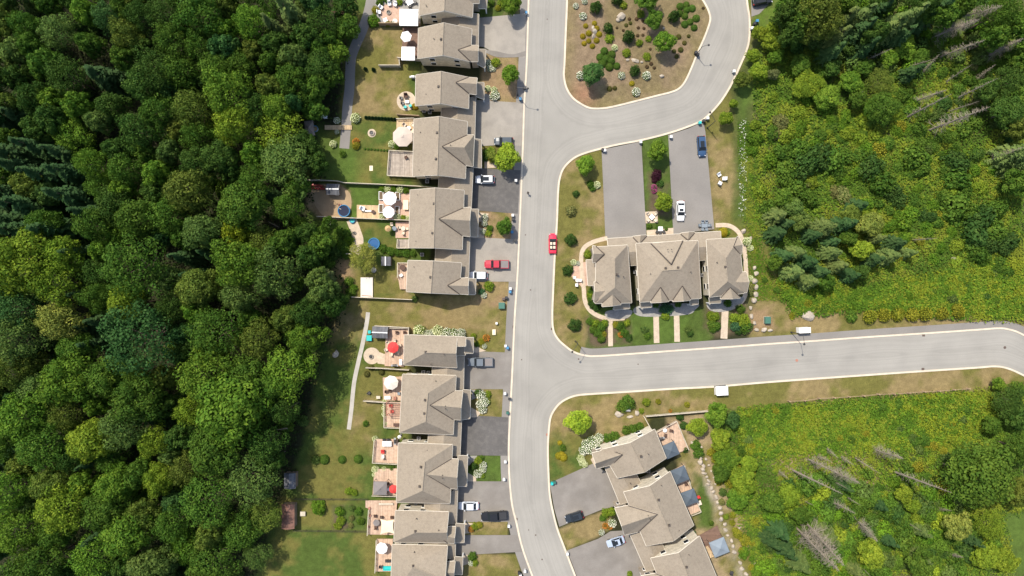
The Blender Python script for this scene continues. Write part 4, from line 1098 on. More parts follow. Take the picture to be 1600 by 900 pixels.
# the rest of the wood: lower trees in the gaps
FOREST = [(-25, -25), (560, -25), (545, 40), (530, 95), (525, 150), (470, 190), (495, 250), (478, 300), (470, 350), (510, 400), (520, 450), (515, 490), (490, 560), (470, 640), (440, 700), (425, 770), (400, 830), (385, 925), (-25, 925)]
def inside(p, poly):
    c = False; n = len(poly)
    for i in range(n):
        (ax, ay), (bx, by) = poly[i], poly[(i + 1) % n]
        if (ay > p[1]) != (by > p[1]) and p[0] < (bx - ax) * (p[1] - ay) / (by - ay) + ax: c = not c
    return c
taken = [(x, y, r) for x, y, r, k in W] + [(x, y, r * .8) for x, y, r, k, hh in SPR]
tries = 0; filled = 0
while tries < 6000 and filled < 125:
    tries += 1
    x, y = rnd.uniform(-25, 560), rnd.uniform(-25, 925)
    if not inside((x, y), FOREST): continue
    r = rnd.uniform(17, 30)
    if any(math.hypot(x - a, y - b_) < .66 * (r + c) for a, b_, c in taken): continue
    taken.append((x, y, r)); filled += 1
    tree(x, y, r, rnd.choice(['dark', 'dark', 'mid', 'mid', 'bright', 'olive', 'grey', 'blue', 'spruce']), WOOD, hgt=min(edge_height(x, y, r), rnd.uniform(10, 14.5)))
# smaller undergrowth trees in what is left
tries = 0; n2 = 0
while tries < 6000 and n2 < 70:
    tries += 1
    x, y = rnd.uniform(-20, 540), rnd.uniform(-20, 920)
    if not inside((x, y), FOREST): continue
    r = rnd.uniform(11, 16)
    if any(math.hypot(x - a, y - b_) < .58 * (r + c) for a, b_, c in taken): continue
    taken.append((x, y, r)); n2 += 1
    shrub(x, y, r, rnd.choice(['dark', 'green', 'green', 'grey']), 'in the undergrowth of the wood', 1.3)
for b0, t0, k in (((98, 676), (120, 674), 1), ((122, 690), (104, 686), 1), ((268, 775), (255, 778), 0), ((72, 728), (62, 730), 0), ((436, 355), (418, 346), 1), ((60, 578), (48, 582), 0), ((455, 668), (430, 672), 1)):
    dead_tree(b0, t0, k, 'standing in the dense wood')

# ---- scrubland to the east of the crescent
EAST = 'in the scrubland beyond the crescent'
for x, y, r, k in [(1275,14,34,'olive'),(1250,34,22,'mid'),(1285,38,26,'olive'),(1228,22,20,'dark'),(1235,55,18,'dark'),(1230,8,18,'mid'),(1412,72,20,'bright'),(1390,90,15,'bright'),(1438,88,13,'mid'),(1470,25,20,'mid'),(1440,5,24,'dark'),(1560,20,28,'mid'),(1590,45,22,'mid'),
 (1575,130,30,'dark'),(1575,175,28,'dark'),(1592,155,20,'mid'),(1590,200,20,'olive'),(1540,140,18,'dark'),(1550,60,18,'mid'),(1330,70,18,'dark'),(1365,52,18,'dark'),(1320,8,18,'mid'),(1500,8,18,'mid'),(1595,95,20,'mid'),(1590,285,22,'mid'),(1380,5,20,'dark'),
 (1262,132,24,'lime'),(1292,152,20,'bright'),(1330,128,18,'bright'),(1375,128,24,'olive'),(1378,168,25,'mid'),(1250,100,16,'mid'),(1350,105,14,'mid'),(1300,105,14,'dark'),(1340,155,14,'mid')]:
    tree(x, y, r, k, EAST, hgt=(4.5 if r < 25 else 7) if 60 < y and x < 1450 else 8 if y > 60 else None, lum=1.1)
for x, y, r, k, hh in [(1340,30,20,'spruce_pale',14),(1315,32,18,'spruce_pale',13),(1390,42,20,'spruce_pale',15),(1415,30,20,'spruce_pale',15),(1455,20,20,'spruce',16),(1365,20,20,'spruce',15),(1350,75,15,'spruce',12),(1305,60,16,'spruce_pale',13),(1300,82,16,'spruce',11),(1340,50,18,'spruce',14),(1405,58,15,'spruce',12),(1425,112,14,'spruce',9),
 (1590,240,20,'spruce_pale',15),(1595,258,16,'spruce_pale',13),(1215,337,15,'spruce_pale',8),(1228,350,13,'spruce',8),(1245,395,14,'spruce_pale',8),(1262,410,15,'spruce',9),(1290,355,16,'spruce_pale',9),(1320,350,17,'spruce',10),(1340,322,15,'spruce',8),(1270,368,13,'spruce',8),(1300,395,14,'spruce_pale',8),(1225,400,15,'spruce',9),(1240,425,16,'spruce_pale',9),
 (1265,440,15,'spruce_pale',8),(1215,365,14,'spruce',8),(1280,425,15,'spruce',9),(1310,415,14,'spruce_pale',8),(1330,430,14,'spruce',7),(1400,380,14,'spruce',7),(1370,372,12,'spruce_pale',7),(1390,400,16,'spruce_pale',8),(1365,405,14,'spruce',8),(1300,378,12,'spruce',7),(1420,395,11,'spruce_pale',6)]:
    tree(x, y, r, k, EAST, hgt=hh, lum=1.35)
for x, y, r, k in [(1240,325,16,'grey'),(1250,345,15,'grey'),(1225,310,14,'mid'),(1345,390,16,'lime'),(1325,372,13,'mid'),(1360,350,20,'pale'),(1330,335,16,'olive'),(1210,410,12,'mid'),(1290,440,14,'mid'),(1345,425,12,'dark')]:
    tree(x, y, r, k, EAST, hgt=5.5, lum=1.2)
for b0, t0, k in [((1415,184),(1487,147),1),((1450,204),(1547,167),0),((1492,155),(1560,122),1),((1410,107),(1460,92),1),((1475,130),(1520,100),1),((1522,127),(1557,100),0),((1452,60),(1532,30),2),((1475,34),(1570,8),2),((1490,45),(1560,14),0),((1535,92),(1600,60),2),((1545,85),(1605,55),0),
 ((1425,160),(1480,140),0),((1440,115),(1465,75),0),((1480,175),(1530,158),1),((1465,90),(1540,62),0),((1545,250),(1600,230),0),((1330,152),(1350,142),1),((1290,55),(1330,40),1),((1350,95),(1395,75),1),((1425,375),(1465,372),1)]:
    dead_tree(b0, t0, k, 'beyond the crescent')
def scatter_bushes(poly, n, rr, kinds, area, gap=.62, tall=1.0, avoid=()):
    got = []; t = 0
    xs_, ys_ = [p[0] for p in poly], [p[1] for p in poly]
    while len(got) < n and t < n * 60:
        t += 1
        x, y = rnd.uniform(min(xs_), max(xs_)), rnd.uniform(min(ys_), max(ys_))
        if not inside((x, y), poly): continue
        r = rnd.uniform(*rr)
        if any(math.hypot(x - a, y - b_) < gap * (r + c) for a, b_, c in got + list(avoid)): continue
        got.append((x, y, r)); shrub(x, y, r, rnd.choice(kinds), area, tall)
def thicket(poly, n, rr, cols, label, gap=.5, tall=.9):
    # bushes that run into one another and cannot be told apart: one mass
    got, Vs, Cs, t = [], [], [], 0; xs_, ys_ = [p[0] for p in poly], [p[1] for p in poly]
    src = []
    for me in BUSH:
        a = np.empty(len(me.vertices) * 3, np.float32); me.vertices.foreach_get('co', a); b_ = np.empty(len(me.vertices), np.float32); me.attributes['tint'].data.foreach_get('value', b_)
        src.append((a.reshape(-1, 4, 3), b_[::4]))
    while len(got) < n and t < n * 60:
        t += 1; x, y = rnd.uniform(min(xs_), max(xs_)), rnd.uniform(min(ys_), max(ys_))
        if not inside((x, y), poly): continue
        r = rnd.uniform(*rr)
        if any(math.hypot(x - a, y - b_) < gap * (r + c) for a, b_, c in got): continue
        got.append((x, y, r)); V, T = src[len(got) % 5]; rm = r * S; a = rnd.uniform(0, 6.28); ex = rnd.uniform(.8, 1.25); p = P(x, y, rm * .6)
        R_ = np.array(((math.cos(a), math.sin(a), 0), (-math.sin(a), math.cos(a), 0), (0, 0, 1)))
        Vs.append((V * np.array((rm * ex, rm / ex, rm * tall))) @ R_ + np.array((p.x, p.y, 0)))
        c = np.array(vary(SC[rnd.choice(cols)], .12)[:3]); Cs.append(c[None] * (.55 + .95 * T[:, None]))
    o = link('thicket', quads_mesh('thicket', np.concatenate(Vs), np.concatenate(Cs), M['meadow'])); tag(o, label, 'bushes', kind='stuff')
DB = [(1362,262,22),(1378,284,22),(1395,300,16),(1430,245,19),(1440,265,14),(1495,255,22),(1497,280,20),(1478,262,14),(1405,312,14),(1495,322,24),(1475,310,15),(1532,342,24),(1515,330,16),(1525,367,22),(1555,360,20),(1530,395,18),(1545,385,16),(1455,340,11),(1442,338,10),(1465,347,10),
      (1262,255,24),(1285,245,22),(1230,268,20),(1300,252,20),(1248,232,18),(1310,270,14),(1345,245,14),(1225,240,16),(1240,295,18),(1262,310,15),(1560,325,18),(1575,380,18),(1508,300,14),(1372,318,10),(1390,330,9),(1560,420,10),(1576,425,9)]
for x, y, r in DB: shrub(x, y, r, rnd.choice(['green', 'green', 'green', 'dark']), 'in the open scrub by the crescent', 1.15)
for x, y, r in [(1240,281,8),(1267,285,9),(1320,305,14),(1305,300,10),(1220,190,14),(1212,210,12)]: shrub(x, y, r, 'pale', 'in the open scrub by the crescent')
scatter_bushes([(1170, 190), (1420, 170), (1430, 235), (1210, 330), (1172, 300)], 36, (8, 15), ['green', 'bright', 'lime', 'lime', 'bright'], 'in the thicket beside the dry verge', .62)
scatter_bushes([(1240, 200), (1420, 190), (1560, 240), (1595, 330), (1560, 430), (1340, 400), (1320, 330)], 62, (8, 15), ['green', 'green', 'bright', 'bright', 'lime', 'gold'], 'in the open scrub by the crescent', .58, .9, avoid=[(x, y, r * .8) for x, y, r in DB])
scatter_bushes([(1205, 430), (1330, 460), (1590, 420), (1600, 480), (1340, 485), (1240, 500)], 34, (4, 9), ['green', 'grey', 'bright', 'gold', 'dark'], 'in the meadow behind the goldenrod row', .9)
scatter_bushes([(1200, 90), (1260, 80), (1420, 200), (1420, 240), (1210, 170)], 16, (9, 15), ['bright', 'lime', 'green'], 'in the thicket beside the dry verge', .6)
scatter_bushes([(1390, 110), (1560, 95), (1600, 250), (1440, 250)], 40, (7, 14), ['green', 'grey', 'green', 'dark', 'pale', 'bright'], 'among the dead spruces', .62)
thicket([(1225, 0), (1600, 0), (1600, 100), (1390, 110), (1240, 90)], 55, (10, 17), ['green', 'dark', 'grey', 'bright'], 'dense green thicket under the spruces beyond the crescent', .55, 1.4)
VERGE = 'along the dry verge of the crescent'
for x, y, r, k in [(1187,52,12,'lime'),(1207,65,16,'lime'),(1177,87,11,'lime'),(1185,112,14,'lime'),(1160,125,13,'olive'),(1146,162,7,'lime'),(1134,185,11,'lime'),(1208,45,12,'lime'),(1212,88,12,'bright'),(1208,116,9,'greyscrub')]:
    tree(x, y, r, k, VERGE, small=True, lum=1.0)
for x, y in [(1360,495),(1382,492),(1404,492),(1426,492),(1446,491),(1472,490),(1497,486)]: shrub(x, y, rnd.uniform(10.5, 12.5), 'gold', 'in the row beside the side road', 1.2)
shrub(1332, 495, 10, 'green', 'ending the row beside the side road pavement')
# ---- scrubland south of the side road
SOUTH = 'in the scrub behind the wire fence'
for x, y, r, k, hh in [(1530,742,52,'mid',13),(1500,735,24,'mid',9),(1592,700,26,'mid',9),(1592,768,22,'olive',8),(1495,822,22,'pale',7),(1545,820,25,'lime',6),(1360,862,20,'lime',5),(1412,772,14,'lime',4.5),(1425,790,11,'lime',4.5),(1120,647,18,'bright',5),(1090,667,15.5,'lime',4),(1145,656,12,'blue',4),(1125,686,17,'lime',4.5),
 (1135,716,20,'bright',4),(1128,738,15,'mid',4),(1160,752,22,'lime',4.5),(1152,780,18,'bright',4),(1575,628,26,'dark',6),(1590,650,20,'dark',6),(1550,665,14,'mid',5),(1232,775,18,'lime',5),(1208,785,18,'mid',5),(1170,725,14,'lime',4),(1590,610,12,'mid',4),(1560,600,10,'bright',3.5),(1570,875,20,'lime',5),(1540,870,20,'lime',5),(1440,880,22,'mid',6),(1250,805,14,'mid',5)]:
    tree(x, y, r, k, SOUTH, hgt=hh, lum=1.02)
for x, y, r, k, hh in [(1293,838,18,'spruce_pale',10),(1230,860,15,'spruce',9),(1250,880,16,'spruce_pale',9),(1440,830,12,'spruce_pale',7),(1440,870,12,'spruce_pale',7),(1390,845,11,'spruce',7),(1218,830,15,'spruce',9),(1205,845,14,'spruce',9),(1340,893,12,'spruce_pale',8),(1520,845,11,'spruce',7),(1375,790,10,'spruce',6),(1320,760,10,'spruce',7)]:
    tree(x, y, r, k, SOUTH, hgt=hh, lum=1.3)
for b0, t0, k in [((1245,825),(1312,893),2),((1258,815),(1320,885),2),((1262,717),(1310,740),0),((1275,712),(1300,722),0),((1300,735),(1344,756),2),((1237,734),(1317,772),1),((1297,782),(1337,803),0),((1397,737),(1487,770),1),((1365,702),(1412,717),2),((1312,713),(1335,727),0),((1337,810),(1372,847),2),
 ((1465,795),(1490,785),0),((1480,865),(1510,862),2),((1255,782),(1272,790),1),((1345,885),(1362,902),1),((1215,735),(1232,748),0),((1335,715),(1375,740),1),((1302,752),(1325,764),1),((1330,800),(1340,815),1),((1560,622),(1548,612),0),((1320,775),(1345,790),1),((1415,815),(1440,830),1),((1290,700),(1310,716),0)]:
    dead_tree(b0, t0, k, 'behind the wire fence')
scatter_bushes([(1200, 770), (1420, 740), (1500, 790), (1560, 830), (1570, 900), (1190, 900)], 110, (8, 17), ['green', 'green', 'green', 'grey', 'bright', 'dark', 'lime'], 'in the thicket behind the wire fence', .55)
scatter_bushes([(1150, 640), (1240, 635), (1500, 612), (1560, 605), (1500, 720), (1390, 720), (1250, 690), (1150, 720)], 40, (4, 9), ['green', 'bright', 'gold', 'grey', 'lime'], 'in the meadow along the wire fence', .9)
scatter_bushes([(1100, 700), (1180, 690), (1200, 900), (1170, 900)], 34, (5, 10), ['bright', 'lime', 'green', 'gold', 'gold'], 'on the bank behind the slanting houses', .7)
thicket([(1215, 760), (1290, 745), (1420, 735), (1500, 790), (1560, 840), (1570, 900), (1190, 900)], 70, (9, 17), ['green', 'green', 'bright', 'grey', 'dark', 'lime'], 'dense green thicket among the dead trees behind the wire fence', .45, .9)
scatter_bushes([(1420, 690), (1500, 680), (1480, 780), (1440, 760)], 14, (6, 11), ['gold', 'green', 'lime', 'grey'], 'beside the big round tree', .7)

# ---- meadow plants: uncountable
def meadow(name, poly, n, cols, size=(.24, .55), hgt=.75, seed=1, label=''):
    g = np.random.default_rng(seed)
    w = np.array([P(*q)[:2] for q in poly]); lo, hi = w.min(0), w.max(0)
    pts = g.uniform(lo, hi, (n * 3, 2)); d_ = sdf(pts[:, 0] + (g.random(n * 3) - .5) * 2.4, pts[:, 1] + (g.random(n * 3) - .5) * 2.4, [tuple(q) for q in w])
    pts = pts[d_ > 0][:n]; n = len(pts)
    cl = fbm(pts[:, 0] + 300, pts[:, 1] + 300, .22, seed + 5); cl2 = fbm(pts[:, 0] + 300, pts[:, 1] + 300, .9, seed + 15)
    t = np.clip((.65 * cl + .35 * cl2 - .38) * 4.2 + g.normal(0, .18, n), 0, .999) * len(cols)
    C = np.array(cols)[t.astype(int)] * g.uniform(.88, 1.12, (n, 1))
    hz = hgt * (.35 + 1.3 * cl2) * g.uniform(.4, 1.1, n)
    ctr = np.stack([pts[:, 0], pts[:, 1], hz], 1)
    N_ = g.normal(size=(n, 3)) * .42 + np.array((0, 0, 1.0)); N_ /= np.linalg.norm(N_, axis=1, keepdims=True)
    V = leaf_quads(ctr, N_, g.uniform(*size, n), g); V[:, :, 2] = np.maximum(V[:, :, 2], .02)
    o = link(name, quads_mesh(name, V, C, M['meadow'])); tag(o, label, 'plants', kind='stuff')
GR = [(.055, .105, .012), (.078, .138, .013), (.10, .16, .015), (.125, .178, .016), (.155, .185, .018)]
meadow('meadow_plants', [(1175, 130), (1200, 60), (1600, 60), (1600, 505), (1330, 480), (1240, 490), (1180, 330)], 90000, GR, seed=3, label='mixed green and yellow meadow plants between crescent and side road')
meadow('meadow_plants', [(1140, 645), (1225, 634), (1515, 613), (1600, 595), (1600, 800), (1565, 800), (1580, 900), (1185, 900), (1120, 720)], 75000, GR, seed=4, label='mixed green and yellow meadow plants behind the wire fence')
meadow('meadow_plants', [(1210, 440), (1330, 455), (1600, 400), (1600, 500), (1330, 484), (1240, 492)], 26000, [(.06, .12, .01), (.08, .15, .012), (.11, .17, .014), (.155, .185, .014)], seed=5, label='tall goldenrod growth above the side road')
meadow('meadow_plants', [(1150, 640), (1230, 634), (1515, 613), (1560, 612), (1520, 690), (1400, 700), (1160, 715)], 26000, [(.06, .12, .01), (.08, .15, .012), (.11, .18, .014), (.155, .19, .014)], seed=6, label='tall goldenrod growth below the wire fence')
meadow('meadow_plants', [(1152, 190), (1178, 190), (1190, 400), (1225, 470), (1180, 470), (1165, 340)], 9000, [(.06, .12, .01), (.09, .16, .012), (.15, .18, .02)], (.15, .35), .3, seed=7, label='rough green grass beside the dry verge')
meadow('wildflowers', [(1156, 190), (1166, 185), (1165, 260), (1162, 345), (1153, 345), (1154, 260)], 420, [(.55, .55, .45), (.10, .16, .02), (.62, .62, .5)], (.12, .3), .5, seed=17, label='scattered white wildflowers edging the dry verge')
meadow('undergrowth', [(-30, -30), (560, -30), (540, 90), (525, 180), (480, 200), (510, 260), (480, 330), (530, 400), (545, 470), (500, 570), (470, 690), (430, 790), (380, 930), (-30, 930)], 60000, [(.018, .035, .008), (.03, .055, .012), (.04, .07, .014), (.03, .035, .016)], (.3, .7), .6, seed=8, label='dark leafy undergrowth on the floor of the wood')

# ------------------------------------------------------------------ planted traffic island and gardens
def I(x, y): return 860 + x / 6.15, y / 6.15
ISLE = 'on the planted traffic island'
for x, y, r, k, hh in [(410, 705, 17, 'blue', 6), (1000, 190, 14, 'mid', 5), (1095, 400, 16.5, 'bright', 6), (930, -10, 18, 'mid', 6)]:
    tree(*I(x, y), r, k, ISLE, hgt=hh, lum=1.35)
for x, y, r in [(435, 75, 10), (555, 275, 8), (750, 360, 10), (810, 680, 9), (1185, 165, 9.5), (640, 0, 9)]: shrub(*I(x, y), r, 'dark', ISLE, 1.9)
for x, y, r in [(570, 370, 7.5), (735, 505, 7.5), (930, 540, 7), (855, 410, 6), (870, 130, 7), (705, 45, 6.5), (945, 370, 5.5)]: shrub(*I(x, y), r, 'lime', ISLE)
for x, y, r in [(245, 55, 4.8), (315, 152, 6.2), (330, 10, 5), (685, 725, 6), (925, 725, 7), (825, 880, 7), (290, 725, 7)]: shrub(*I(x, y), r, 'white', ISLE)
shrub(*I(618, 458), 5.2, 'cream', ISLE)
for x, y in [(340, 245), (425, 220), (445, 270), (370, 315), (470, 325), (313, 345), (370, 390), (445, 385), (325, 415), (405, 440)]: shrub(*I(x, y), rnd.uniform(3.8, 5), 'yellow', ISLE)
shrub(*I(785, 800), 4.5, 'yellow', ISLE)
for x, y in [(520, 485), (480, 545), (590, 520), (532, 560), (500, 605), (585, 580), (570, 640), (640, 630)]: shrub(*I(x, y), rnd.uniform(5.8, 7), 'mound', ISLE)
for x, y in [(1250, 55), (1310, 40), (1365, 75), (1310, 92), (1245, 122), (1295, 150), (1405, 170), (1345, 205), (1295, 228), (1385, 262)]: shrub(*I(x, y), rnd.uniform(5.2, 6.2), 'mound', ISLE)
for x, y in [(1235, 350), (1330, 345), (1290, 410), (1190, 490), (1255, 475), (1215, 540), (570, 850), (620, 845), (770, 220), (730, 240)]: shrub(*I(x, y), rnd.uniform(3, 4.5), 'olive', ISLE)
for x, y in [(640, 265), (845, 265), (900, 270), (840, 340), (890, 335), (830, 180), (890, 200), (970, 610), (930, 640), (1000, 650), (760, 180), (700, 290), (1470, 75), (960, 470)]: shrub(*I(x, y), rnd.uniform(2.3, 3.3), 'brown', ISLE)

def rock(px, py, w, d_, label, hgt=None, rz=0.0, group=None):
    g = random.Random(int(px * 13 + py * 7)); bm = bmesh.new(); bmesh.ops.create_icosphere(bm, subdivisions=2, radius=.5)
    pl = [(Vector((g.gauss(0, 1), g.gauss(0, 1), g.gauss(0, .7))).normalized(), g.uniform(.30, .42)) for _ in range(9)]
    for v in bm.verts:
        for n_, k in pl:
            e_ = v.co.dot(n_) - k
            if e_ > 0: v.co -= n_ * e_
        v.co.z = max(v.co.z, -.22)
    h_ = hgt or min(w, d_) * S * .6
    bmesh.ops.scale(bm, vec=(w * S * 1.15, d_ * S * 1.15, h_ * 1.8), verts=bm.verts)
    me = bpy.data.meshes.new('boulder'); bm.to_mesh(me); bm.free(); me.materials.append(M['rock'])
    o = link('boulder', me); o.location = P(px, py) + Vector((0, 0, h_ * .25 + .04)); o.rotation_euler = (0, 0, rz); tag(o, label, 'rock', group)
for x, y, w, d_ in [(680, 165, 13, 12), (650, 195, 7, 6), (410, 270, 5, 7), (425, 305, 7, 8), (412, 350, 5, 8), (820, 585, 14, 6), (740, 577, 6, 4), (1068, 735, 7, 6), (1085, 272, 4, 4), (875, 600, 5, 4)]:
    rock(*I(x, y), w, d_, 'pale weathered boulder on the planted traffic island', rz=rnd.uniform(-.5, .5), group='boulders on the traffic island')
def R8(x, y): return 840 + x / 4, 350 + y / 4
for x, y, w, d_ in [(1355, 275, 6, 7), (1362, 310, 8, 8), (1355, 355, 8, 10), (1365, 395, 7, 9), (1360, 440, 9, 8), (1350, 475, 8, 10), (1330, 525, 6, 8), (1335, 575, 5, 9), (1355, 620, 6, 7), (1365, 660, 8, 5), (1415, 660, 10, 7), (1455, 665, 8, 5), (1285, 45, 7, 8), (1330, 90, 5, 6)]:
    rock(*R8(x, y), w, d_, 'pale boulder edging the bed beside the hipped wing', rz=rnd.uniform(-.5, .5), group='boulders beside the three-roofed block')
for i in range(30):
    t = i / 29; x = np.interp(t, [0, .25, .45, .7, 1], [1084, 1099, 1114, 1135, 1168]); y = np.interp(t, [0, .25, .45, .7, 1], [692, 735, 768, 830, 905])
    rock(x + rnd.uniform(-2.5, 2.5), y, rnd.uniform(4, 9), rnd.uniform(4, 8), 'pale stone in the row of boulders behind the slanting houses', rz=rnd.uniform(-1, 1), group='boulders behind the slanting houses')
for i in range(14):
    t = i / 13; x = np.interp(t, [0, .5, 1], [1094, 1122, 1180]); y = np.interp(t, [0, .5, 1], [698, 760, 880])
    rock(x + rnd.uniform(-2, 2), y, rnd.uniform(3, 6), rnd.uniform(3, 5), 'small stone in the outer line of the terraced bank', rz=rnd.uniform(-1, 1), group='stones in the terraced bank')
rock(1262, 493, 18, 19, 'large flat grey-tan boulder beside the side road verge', .9, .5)
rock(1493, 406, 17, 8, 'whitish boulder lying in the meadow scrub', .9, -.35)
rock(1571, 496, 8, 5, 'white stone on the verge at the road bend', .5)
rock(1203, 516, 7, 5, 'small white stone by the side road pavement', .4)
rock(967, 647, 14, 10, 'flat white boulder on the corner lawn', .6, -.15); rock(995, 645, 9, 8, 'square tan stone next to the corner lawn bed', .5)
rock(984, 651, 10, 5, 'grey flat stone in the corner lawn bed', .4); rock(525, 553, 9, 14, 'pale boulder on the grass at the edge of the wood', .8, -.3)
rock(1217, 8, 9, 7, 'white boulder on the verge by the crescent bend', .7)

FG = 'in the front gardens of the long row'
for x, y, r, k in [(762, 98, 6, 'white'), (766, 106, 6, 'white'), (774, 97, 8, 'lime'), (771, 108, 4, 'white'), (762, 138, 5, 'cream'), (772, 140, 5, 'cream'), (773, 149, 8, 'white'), (786, 4, 8, 'lime'), (778, 12, 5, 'gold'), (768, 4, 6, 'green'),
 (760, 240, 8, 'green'), (767, 235, 7, 'lime'), (770, 247, 8, 'gold'), (758, 247, 6, 'dark'), (757, 340, 6, 'white'), (765, 357, 6, 'green'), (757, 349, 5, 'white'), (763, 364, 6, 'lime'), (755, 362, 5, 'white'),
 (752, 456, 6, 'hosta'), (764, 447, 9, 'lime'), (756, 461, 5, 'white'), (747, 615, 7, 'dark'), (752, 618, 8, 'white'), (757, 628, 8, 'white'), (750, 632, 7, 'white'), (754, 640, 7, 'white'), (762, 616, 6, 'lime'), (761, 628, 6, 'lime'),
 (740, 729, 7, 'dark'), (747, 720, 7, 'lime'), (755, 727, 6, 'white'), (754, 734, 6, 'white'), (747, 740, 7, 'white'), (752, 716, 5, 'green'), (753, 743, 5, 'lime'), (742, 823, 7, 'lime'), (736, 827, 5, 'orange'), (749, 821, 6, 'gold'), (738, 870, 8, 'green'), (736, 880, 5, 'white'), (742, 880, 6, 'lime'),
 (745, 538, 5, 'green'), (752, 534, 6, 'gold'), (760, 528, 6, 'orange'), (740, 525, 5, 'lime'), (757, 541, 4, 'white')]:
    shrub(x, y, r, k, FG)
tree(797, 116, 14.5, 'bright', 'in the dry front lawn beside the pavement', hgt=5.5, lum=1.35)
tree(792, 246, 20, 'lime', 'spreading over the front garden by the dark car', hgt=6, lum=1.45); tree(770, 243, 9, 'olive', 'beside the spreading lime green front tree', hgt=3.5, lum=1.4)
tree(788, 354, 13, 'mid', 'in the front garden by the dark new driveway', hgt=5, lum=1.2)
tree(800, 6, 15, 'bright', 'in the front garden of the canopy house', hgt=5.5, lum=1.2)
HED = 'in the hydrangea hedge along the end house'
for x, y, r, k in [(655, 517, 9.5, 'cream'), (668, 521, 6, 'white'), (684, 517, 9, 'cream'), (676, 520, 6, 'white'), (698, 520, 8.5, 'white'), (711, 521, 8, 'white'), (721, 520, 7, 'white'), (690, 522, 6, 'white')]: shrub(x, y, r, k, HED, 1.1)
def R7(x, y): return 840 + x / 4, 200 + y / 4
CB = 'around the three-roofed block'
tree(*R7(300, 228), 14.5, 'bright', 'in the dry corner lawn beside the wide driveway', hgt=5, lum=1.3)
tree(*R7(748, 140), 15.5, 'bright', 'between the two long driveways near the crescent', hgt=5.5, lum=1.2); tree(*R7(788, 465), 15, 'lime', 'between the two long driveways near the garages', hgt=5, lum=1.1)
for x, y, r, k in [(745, 290, 9, 'purple'), (740, 320, 7, 'purple'), (728, 370, 5, 'pink'), (728, 392, 4.5, 'pink'), (768, 345, 6, 'dark'), (330, 350, 7, 'green'), (370, 355, 6, 'cream'), (345, 375, 6, 'green'), (210, 700, 10.5, 'dark'), (210, 520, 9, 'pale'), (1165, 650, 8, 'yellow'), (1185, 655, 5, 'lime'),
 (750, 620, 4, 'green'), (700, 612, 5, 'green'), (805, 632, 3, 'green'), (240, 410, 6, 'dark')]: shrub(*R7(x, y), r, k, CB)
for x, y, r in [(188, 290, 9.5), (205, 465, 11), (232, 632, 11.5)]: shrub(*R8(x, y), r, 'dark', 'in the row on the dry corner lawn')
for x, y, r, k in [(315, 190, 7, 'lime'), (325, 195, 5, 'lime'), (225, 240, 5, 'cream'), (250, 245, 4, 'white'), (335, 420, 6, 'green'), (330, 445, 6, 'lime'), (335, 470, 6, 'green'), (345, 500, 8, 'dark'), (370, 520, 7, 'dark'), (330, 610, 7, 'green'), (360, 620, 7, 'lime'), (400, 640, 8, 'green'), (380, 680, 9, 'green'), (410, 690, 6, 'gold'), (350, 660, 7, 'green'), (420, 620, 6, 'lime'), (400, 720, 7, 'green'),
 (490, 630, 6, 'gold'), (520, 640, 8, 'green'), (540, 680, 8, 'green'), (560, 620, 6, 'lime'), (520, 690, 5, 'orange'), (570, 710, 7, 'dark'), (805, 530, 10, 'hosta'), (780, 535, 6, 'hosta'), (830, 530, 6, 'hosta'), (800, 570, 8, 'lime'), (740, 505, 6, 'green'), (880, 500, 6, 'green'), (670, 660, 7, 'grey'), (685, 700, 6, 'green'), (940, 660, 6, 'grey'), (955, 685, 6, 'dark'),
 (1085, 575, 8, 'lime'), (1110, 580, 8, 'lime'), (1090, 630, 8, 'green'), (1120, 640, 8, 'green'), (1095, 660, 6, 'green'), (1235, 590, 9, 'lime'), (1290, 605, 12, 'lime'), (1300, 640, 11, 'green'), (1240, 640, 9, 'hosta'), (1260, 670, 7, 'dark'), (1310, 110, 7, 'cream'), (1330, 150, 5, 'cream'), (1330, 400, 7, 'pale'), (1335, 430, 6, 'pale'), (1330, 340, 5, 'cream'), (1190, 495, 7, 'green'), (1270, 530, 8, 'green'), (1420, 350, 5, 'green'), (1495, 415, 6, 'green')]:
    shrub(*R8(x, y), r, k, 'in the beds of the three-roofed block')
def RE(x, y): return 800 + x / 4, 560 + y / 4
tree(*RE(415, 395), 20, 'lime', 'alone on the corner lawn by the slanting houses', hgt=6, lum=1.45)
for x, y, r, k in [(300, 530, 4, 'yellow'), (318, 560, 6, 'green'), (295, 612, 6, 'yellow'), (322, 622, 6.5, 'yellow'), (312, 602, 5, 'yellow'), (450, 575, 8, 'white'), (470, 540, 9, 'white'), (505, 520, 9, 'white'), (545, 500, 8, 'white'), (525, 545, 8, 'white'), (490, 570, 8, 'white'), (600, 500, 9, 'green'), (640, 490, 9, 'green'), (430, 625, 6, 'cream'), (440, 650, 6, 'cream'), (455, 665, 5, 'cream'),
 (725, 280, 13, 'green'), (690, 300, 10, 'green'), (840, 275, 7, 'lime'), (915, 270, 5, 'gold'), (1095, 290, 5, 'gold'), (810, 330, 5, 'lime'), (990, 328, 3, 'orange'), (715, 450, 8, 'green'), (760, 440, 8, 'green'), (800, 425, 7, 'green'), (1150, 545, 9, 'green'), (1165, 590, 9, 'green'), (1075, 420, 7, 'dark'), (1050, 365, 7, 'dark'), (1085, 570, 6, 'dark')]:
    shrub(*RE(x, y), r, k, 'around the slanting end house')
